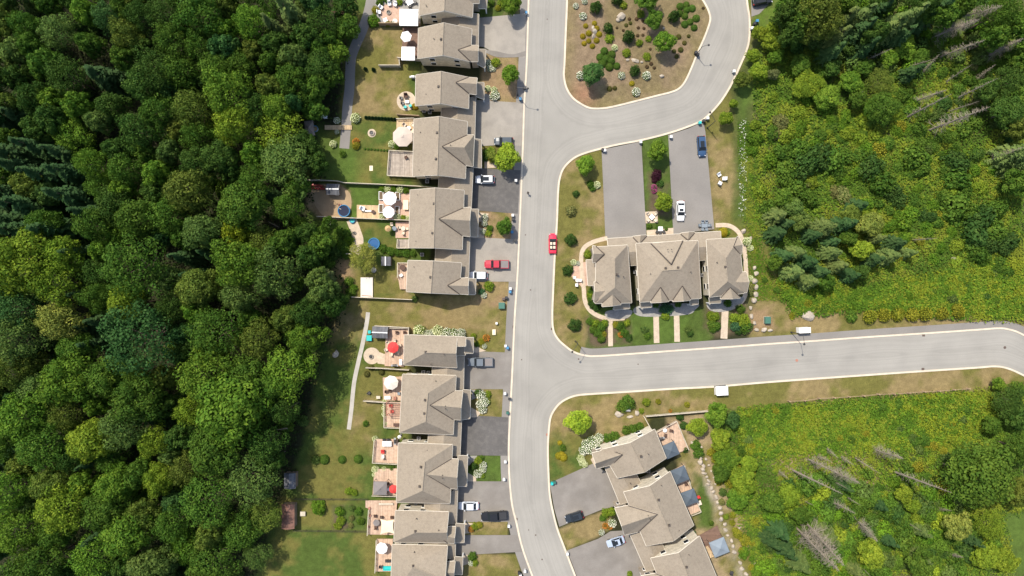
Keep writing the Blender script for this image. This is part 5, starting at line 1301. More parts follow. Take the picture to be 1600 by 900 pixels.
for x, y, r, k in [(947, 802, 8, 'lime'), (955, 800, 7, 'lime'), (942, 810, 6, 'green'), (957, 818, 7, 'white'), (940, 832, 5, 'white'), (946, 822, 5, 'orange'), (953, 823, 5, 'orange'), (984, 897, 5, 'lime'), (1112, 818, 4.5, 'green'), (1130, 770, 7, 'grey'), (1128, 785, 6, 'pale'), (1135, 808, 5, 'lime'), (1076, 755, 4, 'white'), (1150, 830, 6, 'gold'), (1160, 860, 6, 'gold'), (1083, 835, 6, 'dark')]:
    shrub(x, y, r, k, 'around the lower slanting houses')
BG = 'in the back gardens of the long row'
for x, y, r, k in [(586, 15, 6, 'gold'), (583, 32, 11, 'bright'), (593, 3, 7, 'green'), (605, -2, 7, 'green'), (624, 3, 6, 'lime'), (606, 37, 5, 'gold'), (616, 35, 5, 'hosta'), (648, 166, 5.5, 'yellow'), (555, 184, 8, 'cream'), (526, 188, 5.5, 'white'), (526, 206, 4, 'white'), (556, 227, 7, 'gold'), (612, 225, 6, 'cream'), (620, 228, 6, 'green'), (556, 221, 6, 'orange'),
 (605, 295, 6, 'cream'), (597, 295, 6, 'bright'), (615, 295, 6, 'bright'), (625, 296, 6, 'cream'), (634, 297, 6, 'bright'), (597, 339, 5, 'cream'), (620, 339, 6, 'cream'), (630, 340, 5, 'lime'), (637, 341, 4, 'cream'), (518, 351, 6.5, 'white'), (540, 365, 9, 'green'), (525, 372, 10, 'green'), (508, 360, 9, 'dark'), (535, 385, 11, 'green'), (545, 376, 9, 'bright'), (522, 395, 12, 'dark'), (512, 410, 12, 'green'), (540, 398, 8, 'green'), (528, 360, 8, 'green'), (505, 385, 12, 'green'), (545, 440, 8, 'green'),
 (610, 393, 8, 'green'), (622, 394, 8, 'green'), (634, 395, 8, 'green'), (645, 396, 6, 'green'), (598, 388, 7, 'green'), (548, 457, 9, 'green'), (552, 450, 7, 'bright'), (648, 467, 6, 'grey'), (601, 629, 5, 'cream'), (601, 638, 5, 'cream'), (601, 647, 5, 'cream'), (603, 662, 4, 'cream'), (586, 686, 5, 'cream'), (586, 700, 4, 'green'), (586, 712, 4, 'cream'), (586, 734, 6, 'cream'), (585, 742, 4, 'cream'), (600, 733, 4, 'cream'), (612, 732, 5, 'green'),
 (571, 662, 5, 'green'), (573, 585, 5, 'olive'), (596, 582, 5, 'olive'), (493, 719, 8, 'grey'), (506, 719, 8, 'mound'), (534, 719, 6.5, 'mound'), (559, 718, 7, 'mound'), (545, 768, 7, 'lime'), (553, 770, 6, 'lime'), (497, 794, 13, 'bright'), (530, 800, 8, 'bright'), (532, 815, 8, 'lime'), (527, 822, 7, 'lime'), (560, 800, 7, 'green'), (563, 815, 7, 'green'), (550, 795, 5, 'grey'), (549, 810, 5, 'pale'), (548, 822, 5, 'pale'), (472, 658, 10, 'grey'),
 (535, 240, 6, 'green'), (520, 225, 6, 'cream'), (580, 575, 5, 'olive')]:
    shrub(x, y, r, k, BG)
for x in (571, 576, 581, 586, 591, 596, 601, 606, 611, 616): shrub(x + 1, 183.5 + (x - 571) * .06, 3.0, 'cedar', 'in the little hedge between two back lawns')
for x, y in ((571, 108), (583.5, 109)): shrub(x, y, 3.4, 'cedar', 'on the lawn beside the low fence')
for x in range(570, 612, 5): shrub(x, 232.5 + (x - 570) * .08, 2.2, 'mound', 'in the tiny row edging the green lawn')
tree(567, 401, 24, 'pale', 'in the back garden beside the small blue pool', hgt=6.5, lum=1.15)
tree(508, 440, 20, 'greyscrub', WOOD, hgt=8); tree(530, 470, 14, 'dark', WOOD, hgt=6)

# ---- labels of the plants: look, size and neighbour
def pick(y, tab):
    for a, t in tab:
        if y < a: return t
BGT = [(45, 'by the white canopy patio'), (175, 'by the round pale patio'), (235, 'by the octagonal gazebo garden'), (345, 'by the twin white parasols'), (475, 'in the garden of the pale tree'), (620, 'by the red parasol deck'), (672, 'by the pergola deck'), (735, 'by the white table deck'), (780, 'by the dark grey gazebo'), (9999, 'by the vegetable plot')]
FGT = [(40, 'before the white canopy house'), (125, 'at the top of the dry front lawn'), (165, 'beside the dry front lawn'), (270, 'beside the spreading lime tree'), (376, 'beside the dark new driveway'), (480, 'by the red pickup house'), (556, 'before the hydrangea hedge house'), (660, 'before the pergola house'), (760, 'before the dark gazebo house'), (9999, 'before the shade sail house')]
def label_plants():
    rec = []
    for (o, x, y, r, ds, sh, ar) in PLANTS:
        if ar == BG: ar = pick(y, BGT)
        elif ar == FG: ar = pick(y, FGT)
        elif ar == WOOD:
            e_ = np.interp(y, [q[0] for q in EDGE], [q[1] for q in EDGE])
            ar = 'at the garden edge of the wood' if e_ - x < 75 else 'deep in the dense wood'
        rec.append((o, x, y, r, ds, sh, ar))
    XY = np.array([(q[1], q[2]) for q in rec]); by = {}
    for i, q in enumerate(rec): by.setdefault((q[4], q[6]), []).append(i)
    for (ds, ar), ids in by.items():
        g = ds + ' ' + ar
        med = sorted(rec[i][3] for i in ids)[len(ids) // 2]
        for i in ids:
            o, x, y, r = rec[i][:4]; lab = g
            if len(ids) > 1:
                d_ = np.hypot(XY[:, 0] - x, XY[:, 1] - y); near = [j for j in np.argsort(d_)[1:40] if rec[j][4] != ds and d_[j] < 6 * max(r, 8) and not (('wood' in ar) != ('wood' in rec[j][6]) or ('undergrowth' in rec[j][6]) != ('undergrowth' in ar))]
                sz = 'large' if r > med * 1.18 else 'small' if r < med * .85 else ''
                opts = []
                if len(near) > 1 and rec[near[0]][5] != rec[near[1]][5]: opts.append(f"{ds} between a {rec[near[0]][5]} and a {rec[near[1]][5]} {ar}")
                if near: opts.append(f"{ds} beside a {rec[near[0]][5]} {ar}")
                opts.append(g)
                for t in opts:
                    t = t.replace('a olive', 'an olive').replace('a orange', 'an orange')
                    if len((sz + ' ' + t).split()) <= 16: lab = (sz + ' ' + t).strip(); break
                    if len(t.split()) <= 16: lab = t; break
            o['label'] = lab; o['group'] = g
label_plants()

# ------------------------------------------------------------------ vehicles
def paint(name, col): return mat(name, col, .3, .4)
def loft(mb, secs):
    """secs: list of rings (same count)"""
    b = len(mb.v); n = len(secs[0])
    for s_ in secs: mb.v += [tuple(p) for p in s_]
    for i in range(len(secs) - 1):
        for k in range(n):
            l = (k + 1) % n; mb.f.append((b + i * n + k, b + i * n + l, b + (i + 1) * n + l, b + (i + 1) * n + k))
    mb.f.append(tuple(b + k for k in reversed(range(n)))); mb.f.append(tuple(b + (len(secs) - 1) * n + k for k in range(n)))
    return mb
def ring(x, w, zb, zt): return [(x, -w * .92, zb), (x, -w, zb + .14), (x, -w, zt - .16), (x, -w * .86, zt), (x, 0, zt + .03), (x, w * .86, zt), (x, w, zt - .16), (x, w, zb + .14), (x, w * .92, zb)]
WHEEL = {}
def wheels(o, L_, W_, r=.33):
    if 'm' not in WHEEL:
        a = MB().tube((0, -.11, 0), (0, .11, 0), .33, .33, 16).mesh('wheel'); a.materials.append(M['rubber'])
        b_ = MB().tube((0, -.118, 0), (0, .118, 0), .2, .2, 12).mesh('rim'); b_.materials.append(M['rim']); WHEEL['m'] = (a, b_)
    for sx in (-.31, .31):
        for sy in (-1, 1):
            w = link('wheel', WHEEL['m'][0], o); w.location = (L_ * sx, sy * (W_ / 2 - .12), r); link('rim', WHEEL['m'][1], w)
            w.scale = (r / .33,) * 3
def cabin(o, xa, xb, xc, xd, w, z0, z1, pm, tw=.76, roof=True, side=True):
    """glasshouse: base xa..xd (rear..front), top xb..xc"""
    bw, t = w * .93, w * tw
    A = [(xa, -bw, z0), (xa, bw, z0), (xd, bw, z0), (xd, -bw, z0)]; T = [(xb, -t, z1), (xb, t, z1), (xc, t, z1), (xc, -t, z1)]
    core = MB(); core.v = A + T; core.f = [(0, 3, 2, 1), (4, 5, 6, 7), (0, 1, 5, 4), (1, 2, 6, 5), (2, 3, 7, 6), (3, 0, 4, 7)]
    core.build('cabin_shell', pm, o)
    def pane(name, a, b_, c, d_, k=.09):
        a, b_, c, d_ = map(Vector, (a, b_, c, d_)); cen = (a + b_ + c + d_) / 4; n_ = (b_ - a).cross(d_ - a).normalized()
        if n_.dot(cen - Vector(((xa + xd) / 2, 0, z0))) < 0: n_ = -n_
        q = [p + (cen - p) * k + n_ * .012 for p in (a, b_, c, d_)]
        mb = MB(); mb.v = [tuple(p) for p in q] + [tuple(p - n_ * .01) for p in q]
        mb.f = [(0, 1, 2, 3), (7, 6, 5, 4), (0, 4, 5, 1), (1, 5, 6, 2), (2, 6, 7, 3), (3, 7, 4, 0)]; mb.build(name, M['glass'], o)
    pane('rear_window', A[0], A[1], T[1], T[0]); pane('windscreen', A[3], A[2], T[2], T[3], .05)
    if side:
        pane('side_window', A[1], A[2], T[2], T[1], .12); pane('side_window', A[0], A[3], T[3], T[0], .12)
    if roof:
        mb = MB(); rr = [(xb - .05, -t * .9), (xb + .12, -t * 1.02), (xc - .12, -t * 1.02), (xc + .04, -t * .88), (xc + .04, t * .88), (xc - .12, t * 1.02), (xb + .12, t * 1.02), (xb - .05, t * .9)]
        mb.prism(rr, z1, z1 + .045); mb.build('roof_panel', pm, o)
def lamps(o, L_, W_, zf=.62, zr=.78):
    for sy in (-1, 1):
        MB().box((L_ / 2 - .16, sy * W_ * .36, zf), (.16, .28, .12), sy * -.25).build('headlight', M['head'], o)
        MB().box((-L_ / 2 + .06, sy * W_ * .38, zr), (.12, .3, .2)).build('tail_light', M['tail'], o)
def mirrors(o, x, W_, z, pm):
    for sy in (-1, 1): MB().box((x, sy * (W_ / 2 + .08), z), (.16, .2, .14)).build('mirror', pm, o)

def car(px, py, head, col, label, kind='sedan', L_=4.6, W_=1.82, Hh=1.45, sunroof=False, z=.045):
    c = P(px, py, .7); o = empty('pickup_truck' if kind == 'pickup' else 'car', (c.x, c.y, z), math.radians(head)); tag(o, label, 'pickup' if kind == 'pickup' else 'car')
    pm = paint('car_paint', col); w = W_ / 2; h2 = L_ / 2; mb = MB()
    if kind in ('sedan', 'suv', 'convertible'):
        hood, belt, tailz = (.86, .93, .95) if kind != 'suv' else (1.0, 1.05, 1.05)
        if kind == 'convertible': hood, belt, tailz = .8, .85, .88
        prof = [(-h2, .80, .30, tailz - .28), (-h2 + .10, .90, .24, tailz - .08), (-h2 + .35, .96, .2, tailz), (-h2 + 1.0, 1, .2, belt), (0, 1, .2, belt), (h2 - 1.35, 1, .2, belt), (h2 - 1.1, .99, .2, hood + .03), (h2 - .5, .95, .2, hood - .06), (h2 - .18, .86, .24, hood - .18), (h2, .68, .3, hood - .34)]
        if kind == 'convertible':
            prof = [p for p in prof]
        loft(mb, [ring(x, w * k, zb, zt) for x, k, zb, zt in prof]); mb.build('body', pm, o, smooth=False)
        if kind == 'sedan': cabin(o, -h2 + .55, -h2 + 1.25, h2 - 2.05, h2 - 1.2, w, belt - .02, Hh, pm)
        if kind == 'suv': cabin(o, -h2 + .12, -h2 + .5, h2 - 2.0, h2 - 1.25, w, belt - .02, Hh, pm, .8)
        if kind == 'convertible':
            MB().box((-.25, 0, belt + .02), (1.95, W_ * .76, .06)).build('cockpit', M['cloth_dark'], o)
            for sx in (-.85, .05):
                for sy in (-1, 1):
                    st = MB().box((sx, sy * .36, belt + .08), (.52, .5, .16)).build('seat', M['cushion'], o)
                    MB().box((sx - .3, sy * .36, belt + .26), (.16, .48, .42)).build('backrest', M['cushion'], st)
            cabin_w = MB(); cabin_w.v = [(h2 - 1.25, -w * .88, belt), (h2 - 1.25, w * .88, belt), (h2 - 1.75, w * .72, belt + .42), (h2 - 1.75, -w * .72, belt + .42), (h2 - 1.28, -w * .88, belt), (h2 - 1.28, w * .88, belt), (h2 - 1.78, w * .72, belt + .42), (h2 - 1.78, -w * .72, belt + .42)]
            cabin_w.f = [(0, 1, 2, 3), (7, 6, 5, 4), (0, 4, 5, 1), (1, 5, 6, 2), (2, 6, 7, 3), (3, 7, 4, 0)]; cabin_w.build('windscreen', M['glass'], o)
            MB().box((-1.35, 0, belt + .08), (.35, W_ * .72, .16)).build('folded_hood', M['cloth_dark'], o)
        if sunroof: MB().box((-.1 if kind != 'suv' else -.25, 0, Hh + .05), (1.5 if kind == 'suv' else .6, W_ * .5, .025)).build('sunroof', M['glass'], o)
        lamps(o, L_, W_, hood - .2, tailz - .14); mirrors(o, h2 - 1.5, W_, belt + .05, pm)
    else:
        prof = [(-h2 + 1.95, 1, .35, 1.12), (0, 1, .35, 1.12), (h2 - 1.5, 1, .35, 1.12), (h2 - 1.3, .99, .35, 1.08), (h2 - .3, .94, .35, 1.0), (h2 - .08, .86, .4, .85), (h2, .8, .45, .7)]
        loft(mb, [ring(x, w * k, zb, zt) for x, k, zb, zt in prof]); mb.build('body', pm, o)
        bed = MB(); bl = 1.95; bx = -h2 + bl / 2
        for sy in (-1, 1): bed.box((bx, sy * (w - .07), .78), (bl, .13, .72))
        bed.box((-h2 + .05, 0, .78), (.1, W_ - .12, .7)); bed.box((bx, 0, .5), (bl, W_ - .2, .12)); bed.build('cargo_bed', pm, o)
        MB().box((bx + .02, 0, 1.13), (bl - .22, W_ - .3, .05)).build('bed_cover', M['bin_black'] if col[0] < .1 else M['fabric_grey'], o)
        cabin(o, -h2 + 2.0, -h2 + 2.3, h2 - 2.2, h2 - 1.55, w, 1.1, 1.82, pm, .8)
        lamps(o, L_, W_, .85, .95); mirrors(o, h2 - 1.85, W_, 1.2, pm)
    wheels(o, L_, W_, .33 if kind != 'pickup' else .4)
    return o
car(787, 221, 180, (.045, .062, .078), 'dark blue-grey hatchback in the pale driveway touching the lime tree', 'suv', 4.5, 1.85, 1.6)
car(757.5, 280.5, 180, (.68, .69, .70), 'silver car with dark roof panel on the dark new driveway', 'suv', 4.5, 1.85, 1.6, True)
car(776, 413, 180, (.42, .03, .05), 'red pickup with grey bed cover on the pale driveway', 'pickup', 5.7, 1.95)
car(747, 430.5, 180, (.72, .73, .74), 'white car parked next to the red pickup', 'suv', 4.4, 1.82, 1.6)
car(750.5, 565.5, 180, (.13, .15, .17), 'dark grey-blue pickup with dark bed beside the hydrangea house', 'pickup', 5.9, 2.0)
car(732, 790.5, 180, (.62, .66, .71), 'silver sedan in front of the garages beside the black pickup', 'sedan', 4.8, 1.85)
car(772, 806, 184, (.016, .017, .02), 'black pickup parked behind the silver sedan', 'pickup', 6.1, 2.0)
car(863.5, 380.5, 90, (.60, .025, .06), 'red open convertible with cream seats at the kerb', 'convertible', 4.7, 1.85, z=.025)
car(1063.5, 329.5, -90, (.82, .82, .81), 'white car standing before the garages of the three-roofed block', 'sedan', 4.7, 1.85, sunroof=True)
car(1096, 228.5, -86, (.035, .075, .15), 'blue car near the crescent end of the long driveway', 'suv', 4.8, 1.85, 1.6, True)
car(897, 807.5, 198, (.025, .032, .04), 'dark navy car in the driveway of the slanting houses', 'suv', 4.3, 1.82, 1.58, True)
car(962, 846.5, 198, (.36, .42, .52), 'pale blue-grey car close to the slanting garages', 'sedan', 4.3, 1.8, sunroof=True)
car(1191, 1, 10, (.02, .022, .025), 'black car on the drive at the bend of the crescent', 'suv', 4.6, 1.85, 1.6)
sheet('driveway', [(1173, -30), (1215, -30), (1200, 8), (1186, 22), (1174, 26)], .042, M['walk'])

# ------------------------------------------------------------------ decks, fences, sheds
def deck(poly, h_, m, label, rails=(), steps=None):
    w = [P(*q, h_) for q in poly]; c = sum(w, Vector()) / len(w); o = empty('deck', (c.x, c.y, 0)); off = o.location
    MB().prism([(p.x, p.y) for p in w], h_ - .12, h_).build('deck_floor', M[m], o, off)
    sk = MB()
    n = len(w)
    for p in w:
        q = p + (c - p) * .06; MB().box((q.x, q.y, (h_ - .12) / 2), (.14, .14, h_ - .12)).build('post', M['fence_wood'], o, off)
    for i in rails:
        a, b_ = w[i], w[(i + 1) % n]; L_ = (b_ - a).length; t = (b_ - a) / L_; rz = math.atan2(t.y, t.x); mid = (a + b_) / 2
        r_ = MB().box((mid.x, mid.y, h_ + .95), (L_, .13, .05), rz)
        r_.box((mid.x, mid.y, h_ + .12), (L_, .05, .06), rz)
        r_.build('railing', M['fence_pale'], o, off)
        k = max(2, int(L_ / 1.5))
        for j in range(k + 1):
            q = a + t * (.06 + (L_ - .12) * j / k); MB().box((q.x, q.y, h_ + .47), (.09, .09, .92)).build('railing_post', M['fence_pale'], o, off)
        bl = MB()
        for j in range(int(L_ / .16)):
            q = a + t * (j * .16 + .08); bl.box((q.x, q.y, h_ + .53), (.035, .035, .78))
        bl.build('balusters', M['fence_pale'], o, off)
    tag(o, label, 'deck'); return o

def fence(line, h_, m, label, name='fence', panel=2.4, thick=.06, cap=.14):
    p0 = P(*line[0]); o = empty(name, p0); tag(o, label, 'fence')
    for i in range(len(line) - 1):
        a, b_ = P(*line[i]), P(*line[i + 1]); L_ = (b_ - a).length; t = (b_ - a) / L_; rz = math.atan2(t.y, t.x); k = max(1, round(L_ / panel)); s_ = L_ / k
        for j in range(k):
            c = a + t * s_ * (j + .5)
            mb = MB(); nb = max(3, int(s_ / .3))
            for q in range(nb):
                e_ = c + t * (s_ * ((q + .5) / nb - .5)); mb.box((e_.x, e_.y, h_ / 2 + .02), (s_ / nb - .015, thick if q % 2 else thick * .8, h_ - .06), rz)
            mb.box((c.x, c.y, h_ + .02), (s_, cap, .05), rz)
            mb.build('panel', M[m], o, p0)
        for j in range(k + (1 if i == len(line) - 2 else 0)):
            c = a + t * s_ * j; MB().box((c.x, c.y, (h_ + .1) / 2), (.15, .15, h_ + .1), rz).build('post', M[m], o, p0)
    return o

def shed(px, py, w, d_, h_, rz, roofm, label, ridge='X', name='shed', trim=True):
    c = P(px, py, h_); W_, D_ = w * S, d_ * S
    o = empty(name, (c.x, c.y, 0), math.radians(rz)); tag(o, label, 'shed')
    MB().box((0, 0, (h_ - .35) / 2), (W_ * .92, D_ * .92, h_ - .35)).build('wall', M['shed_wall'], o)
    x, y = W_ / 2, D_ / 2; z0, z1 = h_ - .4, h_ + .25; mb = MB()
    if ridge == 'X': mb.v = [(-x, -y, z0), (x, -y, z0), (x, y, z0), (-x, y, z0), (-x, 0, z1), (x, 0, z1)]; mb.f = [(0, 1, 5, 4), (2, 3, 4, 5), (3, 0, 4), (1, 2, 5), (3, 2, 1, 0)]
    else: mb.v = [(-x, -y, z0), (x, -y, z0), (x, y, z0), (-x, y, z0), (0, -y, z1), (0, y, z1)]; mb.f = [(1, 2, 5, 4), (3, 0, 4, 5), (0, 1, 4), (2, 3, 5), (3, 2, 1, 0)]
    r_ = mb.build('roof', M[roofm], o)
    if trim: MB().box((0, 0, z1 + .01), (W_ if ridge == 'X' else .22, .22 if ridge == 'X' else D_, .07)).build('ridge_cap', M['white'], r_)
    MB().box((W_ * .2, -D_ * .46 - .02, .95), (.8, .05, 1.8)).build('door', M['fence_pale'], o)
    return o

def parasol(px, py, r, m, label, n=8, h_=2.5, tilt=(0, 0), rot=.2):
    c = P(px, py, h_); R = r * S * .985; o = empty('parasol', (c.x, c.y, .06)); tag(o, label, 'parasol')
    cp = MB(); cp.lathe((0, 0, h_), [(R, -.12 - .0), (R, -.22)][::-1] + [(R * .5, .16), (.04, .42)], n, rot); q = cp.build('canopy', M[m], o); q.rotation_euler = (tilt[0], tilt[1], 0)
    MB().tube((0, 0, .08), (0, 0, h_ + .5), .035, .03, 8).build('pole', M['metal_grey'], o)
    MB().lathe((0, 0, 0), [(.001, 0), (.3, 0), (.3, .06), (.08, .12), (.001, .12)], 12).build('base', M['metal_dark'], o)
    rb = MB()
    for i in range(n):
        a = rot + 6.283 * i / n; rb.tube((0, 0, h_ + .36), (R * .97 * math.cos(a), R * .97 * math.sin(a), h_ - .2), .014, .014, 4)
    rb.build('ribs', M['metal_grey'], q)
    return o

def gazebo(px, py, w, d_, rz, m, label, h_=2.7, n=4, peak=.7, z=.05):
    c = P(px, py, h_ + z); o = empty('gazebo', (c.x, c.y, z), math.radians(rz)); tag(o, label, 'gazebo')
    x, y = w * S / 2 * .98, d_ * S / 2 * .98; mb = MB()
    if n == 4: cs = [(-x, -y), (x, -y), (x, y), (-x, y)]
    else: cs = [(x * math.cos(6.283 * (i + .5) / n), y * math.sin(6.283 * (i + .5) / n)) for i in range(n)]
    k = len(cs); zz = h_ - .25
    mb.v = [(a, b_, zz - .2) for a, b_ in cs] + [(a, b_, zz) for a, b_ in cs] + [(a * .5, b_ * .5, zz + peak * .45) for a, b_ in cs] + [(0, 0, zz + peak)]
    for i in range(k):
        j = (i + 1) % k; mb.f += [(i, j, k + j, k + i), (k + i, k + j, 2 * k + j, 2 * k + i), (2 * k + i, 2 * k + j, 3 * k)]
    r_ = mb.build('canopy', M[m], o)
    MB().box((0, 0, zz + peak + .03), (w * S * .12, d_ * S * .12, .1), 0, .3).build('canopy_top', M[m], r_)
    for a, b_ in cs: MB().box((a * .94, b_ * .94, zz / 2), (.09, .09, zz)).build('post', M['metal_dark'], o)
    return o

def table(px, py, w, d_, m, label, rz=0.0, h_=.72, z=.06, rnd_=False):
    c = P(px, py, h_ + z); o = empty('table', (c.x, c.y, z), math.radians(rz)); tag(o, label, 'table'); W_, D_ = w * S, d_ * S
    if rnd_: MB().lathe((0, 0, h_), [(.001, -.05), (W_ / 2, -.05), (W_ / 2, 0), (.001, 0)], 20).build('tabletop', M[m], o)
    else: MB().box((0, 0, h_ - .025), (W_, D_, .05)).build('tabletop', M[m], o)
    for sx in (-1, 1):
        for sy in (-1, 1): MB().box((sx * W_ * (.28 if rnd_ else .42), sy * D_ * (.28 if rnd_ else .42), (h_ - .05) / 2), (.06, .06, h_ - .05)).build('leg', M['metal_dark'], o)
    return o

CH = {}
def chair(px, py, face, m, label, z=.06, s_=1.0, group=None):
    if m not in CH:
        a = MB().box((0, 0, .41), (.62, .6, .07)).box((0, .27, .52), (.62, .1, .05)).box((0, -.27, .52), (.62, .1, .05)).mesh('seat'); b_ = MB()
        for k in range(4): b_.box((-.34, -.225 + .15 * k, .68), (.12, .13, .62))
        b_ = b_.mesh('backrest'); l = MB().box((0, 0, .2), (.07, .07, .4)).mesh('leg')
        for q in (a, b_, l): q.materials.append(M[m])
        CH[m] = (a, b_, l)
    c = P(px, py, .5 + z); o = empty('chair', (c.x, c.y, z), math.radians(face)); o.scale = (s_,) * 3; tag(o, label, 'chair', group or label)
    link('seat', CH[m][0], o); link('backrest', CH[m][1], o)
    for x, y in ((.26, .26), (.26, -.26), (-.28, .26), (-.28, -.26)): link('leg', CH[m][2], o).location = (x, y, 0)
    return o

def bin_(px, py, m, label, lid=None, w=.58, h_=1.0, rz=0.0, wheels_=True):
    o = empty('wheeled_bin' if wheels_ else 'recycling_box', P(px, py) + Vector((0, 0, .04)), rz); tag(o, label, 'bin', label)
    MB().box((0, 0, h_ / 2), (w * .8, w * .85, h_), 0, 1.2).build('body', M[m], o)
    MB().box((.02, 0, h_ + .03), (w * 1.05, w * 1.1, .07), 0, .92).build('lid', M[lid or m], o)
    if wheels_:
        for sy in (-1, 1): MB().tube((-w * .38, sy * w * .3 - .03, .1), (-w * .38, sy * w * .3 + .03, .1), .1, .1, 10).build('wheel', M['rubber'], o)

# canopy house patio and its neighbours
gazebo(638.5, 26.5, 29, 26, -1, 'fabric_white', 'white square canopy on the paved patio with the chair ring', peak=.35)
for x, y, f in ((595.5, 11.5, -30), (592.5, 19, 0), (608.5, 6, -80), (617.5, 7, -110)): chair(x, y, f, 'white', 'white slatted garden chair around the fire pit', s_=1.25)
table(602, 31, 6, 6, 'white', 'small square white table beside the fire pit', 20, .5); table(617, 33, 8, 8, 'fabric_pale', 'round pale table beside the square canopy', 0, .7, rnd_=True)
def firepit(px, py, r, label, z=.05):
    o = empty('fire_pit', P(px, py) + Vector((0, 0, z))); tag(o, label, 'fire pit'); R = r * S
    for k in range(10):
        a = k * .6283; MB().box((R * math.cos(a), R * math.sin(a), .16), (R * .3, R * .55, .3), a).build('stone', M['rock'], o)
    MB().lathe((0, 0, .03), [(.001, 0), (R * .8, 0), (R * .8, .05), (.001, .08)], 12).build('ash_bed', M['bin_black'], o)
firepit(607.5, 20, 3.2, 'round fire pit in the ring of white chairs'); firepit(581, 208, 3.6, 'stone fire ring on the back lawn near the octagonal gazebo'); firepit(580, 557, 3.2, 'round fire bowl in the circular paved terrace'); firepit(554, 364, 2.2, 'small fire ring on the paved garden path')
table(640, 3, 10, 8, 'white', 'white dining table beside the canopy patio', 30)
for x, y, f in ((633, 3, 0), (648, 3, 180), (640, 9, 90)): chair(x, y, f, 'metal_dark', 'black metal dining chair beside the canopy patio')
deck([(629, 43), (656, 43), (654, 95), (628, 94)], .5, 'deck_brown', 'brown deck under the hexagonal parasol and white canopy', rails=())
parasol(634.5, 57, 9, 'fabric_white', 'white hexagonal parasol over the brown deck', 6, 3.0)
gazebo(637.5, 83, 21, 21, -1, 'fabric_white', 'white square canopy at the end of the brown deck', peak=.5, z=.5)
fence([(594, 40.5), (626, 40.8), (657, 41)], 1.8, 'fence_wood', 'brown board fence between the canopy patio and the parasol deck')
fence([(623, 94), (658, 96)], 1.8, 'fence_pale', 'pale board fence along the end of the brown deck')
fence([(594, 105), (626, 105), (625, 94)], 1.5, 'fence_pale', 'short pale fence with a corner on the dry back lawn')
table(636, 159, 6, 4, 'white', 'white low table on the round pale patio', 0, .45)
for x, y, f in ((627, 153, 0), (629, 161, 0)): chair(x, y, f, 'metal_dark', 'dark metal chair on the round pale patio')
chair(634, 150, -90, 'brown_wicker', 'brown wicker bench seat on the round pale patio', s_=1.4); chair(633, 167, 90, 'teal', 'teal chair on the round pale patio'); chair(641, 165, 120, 'teal', 'second teal chair near the yellow shrub') 
def grill(px, py, rz, label, z=.06, m='metal_dark'):
    o = empty('barbecue', P(px, py) + Vector((0, 0, z)), math.radians(rz)); tag(o, label, 'barbecue')
    MB().box((0, 0, .42), (.7, .5, .8)).build('cabinet', M['metal_grey'], o); MB().tube((-.4, 0, .95), (.4, 0, .95), .28, .28, 12).build('lid', M[m], o)
    for s_ in (-1, 1): MB().box((s_ * .6, 0, .85), (.4, .45, .05)).build('side_shelf', M['metal_grey'], o)
grill(646, 122, 0, 'white-topped barbecue at the corner of the round patio house', m='white')
# octagonal gazebo deck and weathered deck
deck([(620, 187), (648, 186), (647, 224), (618, 224)], .5, 'deck_tan', 'orange-tan deck around the octagonal gazebo', rails=(0,))
gazebo(629, 213, 33, 33, 0, 'fabric_beige', 'beige octagonal gazebo on the tan deck', n=8, peak=.6, z=.5)
table(638.5, 200, 6, 6, 'white', 'round white table on the tan deck', z=.5, rnd_=True)
for x, y, f in ((632, 195, -40), (645, 195, -130), (632, 206, 40), (645, 205, 140)): chair(x, y, f, 'cushion', 'cream cushioned chair around the round white table', z=.5, s_=1.15)
fence([(622, 181), (656, 183)], 1.5, 'fence_wood', 'brown fence panels beside the little cedar hedge')
deck([(609, 236), (646, 238), (649, 277), (606, 275)], .8, 'deck_grey', 'bare weathered grey deck with railings', rails=(0, 2, 3))
chair(634, 246, 200, 'brown_wicker', 'lone dark chair on the weathered deck', z=.8)
fence([(478, 283), (502, 283), (530, 284.5), (540, 287), (575, 288.5), (610, 290), (650, 292), (687, 295)], 1.6, 'fence_pale', 'long pale fence between the weathered deck garden and the sand play area')
fence([(498, 339), (540, 341), (590, 343), (640, 345)], 1.4, 'fence_pale', 'pale fence below the two white parasols')
MB_ = MB().box((0, 0, 0), (.8, 1.2, .06)); o_ = MB_.build('utility_cover', M['fabric_cream']); o_.location = P(580, 263) + Vector((0, 0, .05)); tag(o_, 'pale rectangular slab on the bright green lawn', 'slab')
# sand play garden
shed(519.5, 295.5, 20, 17, 2.3, -1, 'shed_grey', 'dark grey plastic shed with white ridge beside the sand area')
def kayak(px, py, rz, label):
    o = empty('kayak', P(px, py) + Vector((0, 0, .12)), math.radians(rz)); tag(o, label, 'kayak', 'kayaks in the sand garden'); mb = MB()
    secs = []
    for t in np.linspace(-1, 1, 11):
        w = .36 * (1 - abs(t) ** 2.2) + .02; secs.append([(t * 2.1, w * math.cos(a), .05 + .22 * math.sin(a) * (1 - .4 * t * t) + .06 * t * t + .1) for a in np.arange(0, 6.28, 6.2832 / 8)])
    loft(mb, secs).build('hull', M['red_plastic'], o); MB().lathe((0, 0, .30), [(.34, 0), (.38, .07), (.32, .07), (.30, 0)], 14).build('cockpit_rim', M['bin_black'], o)
kayak(494, 290, -6, 'dark red kayak lying beside the grey shed, by the fence'); kayak(497, 294.5, -4, 'dark red kayak lying beside the grey shed, on the sand side')
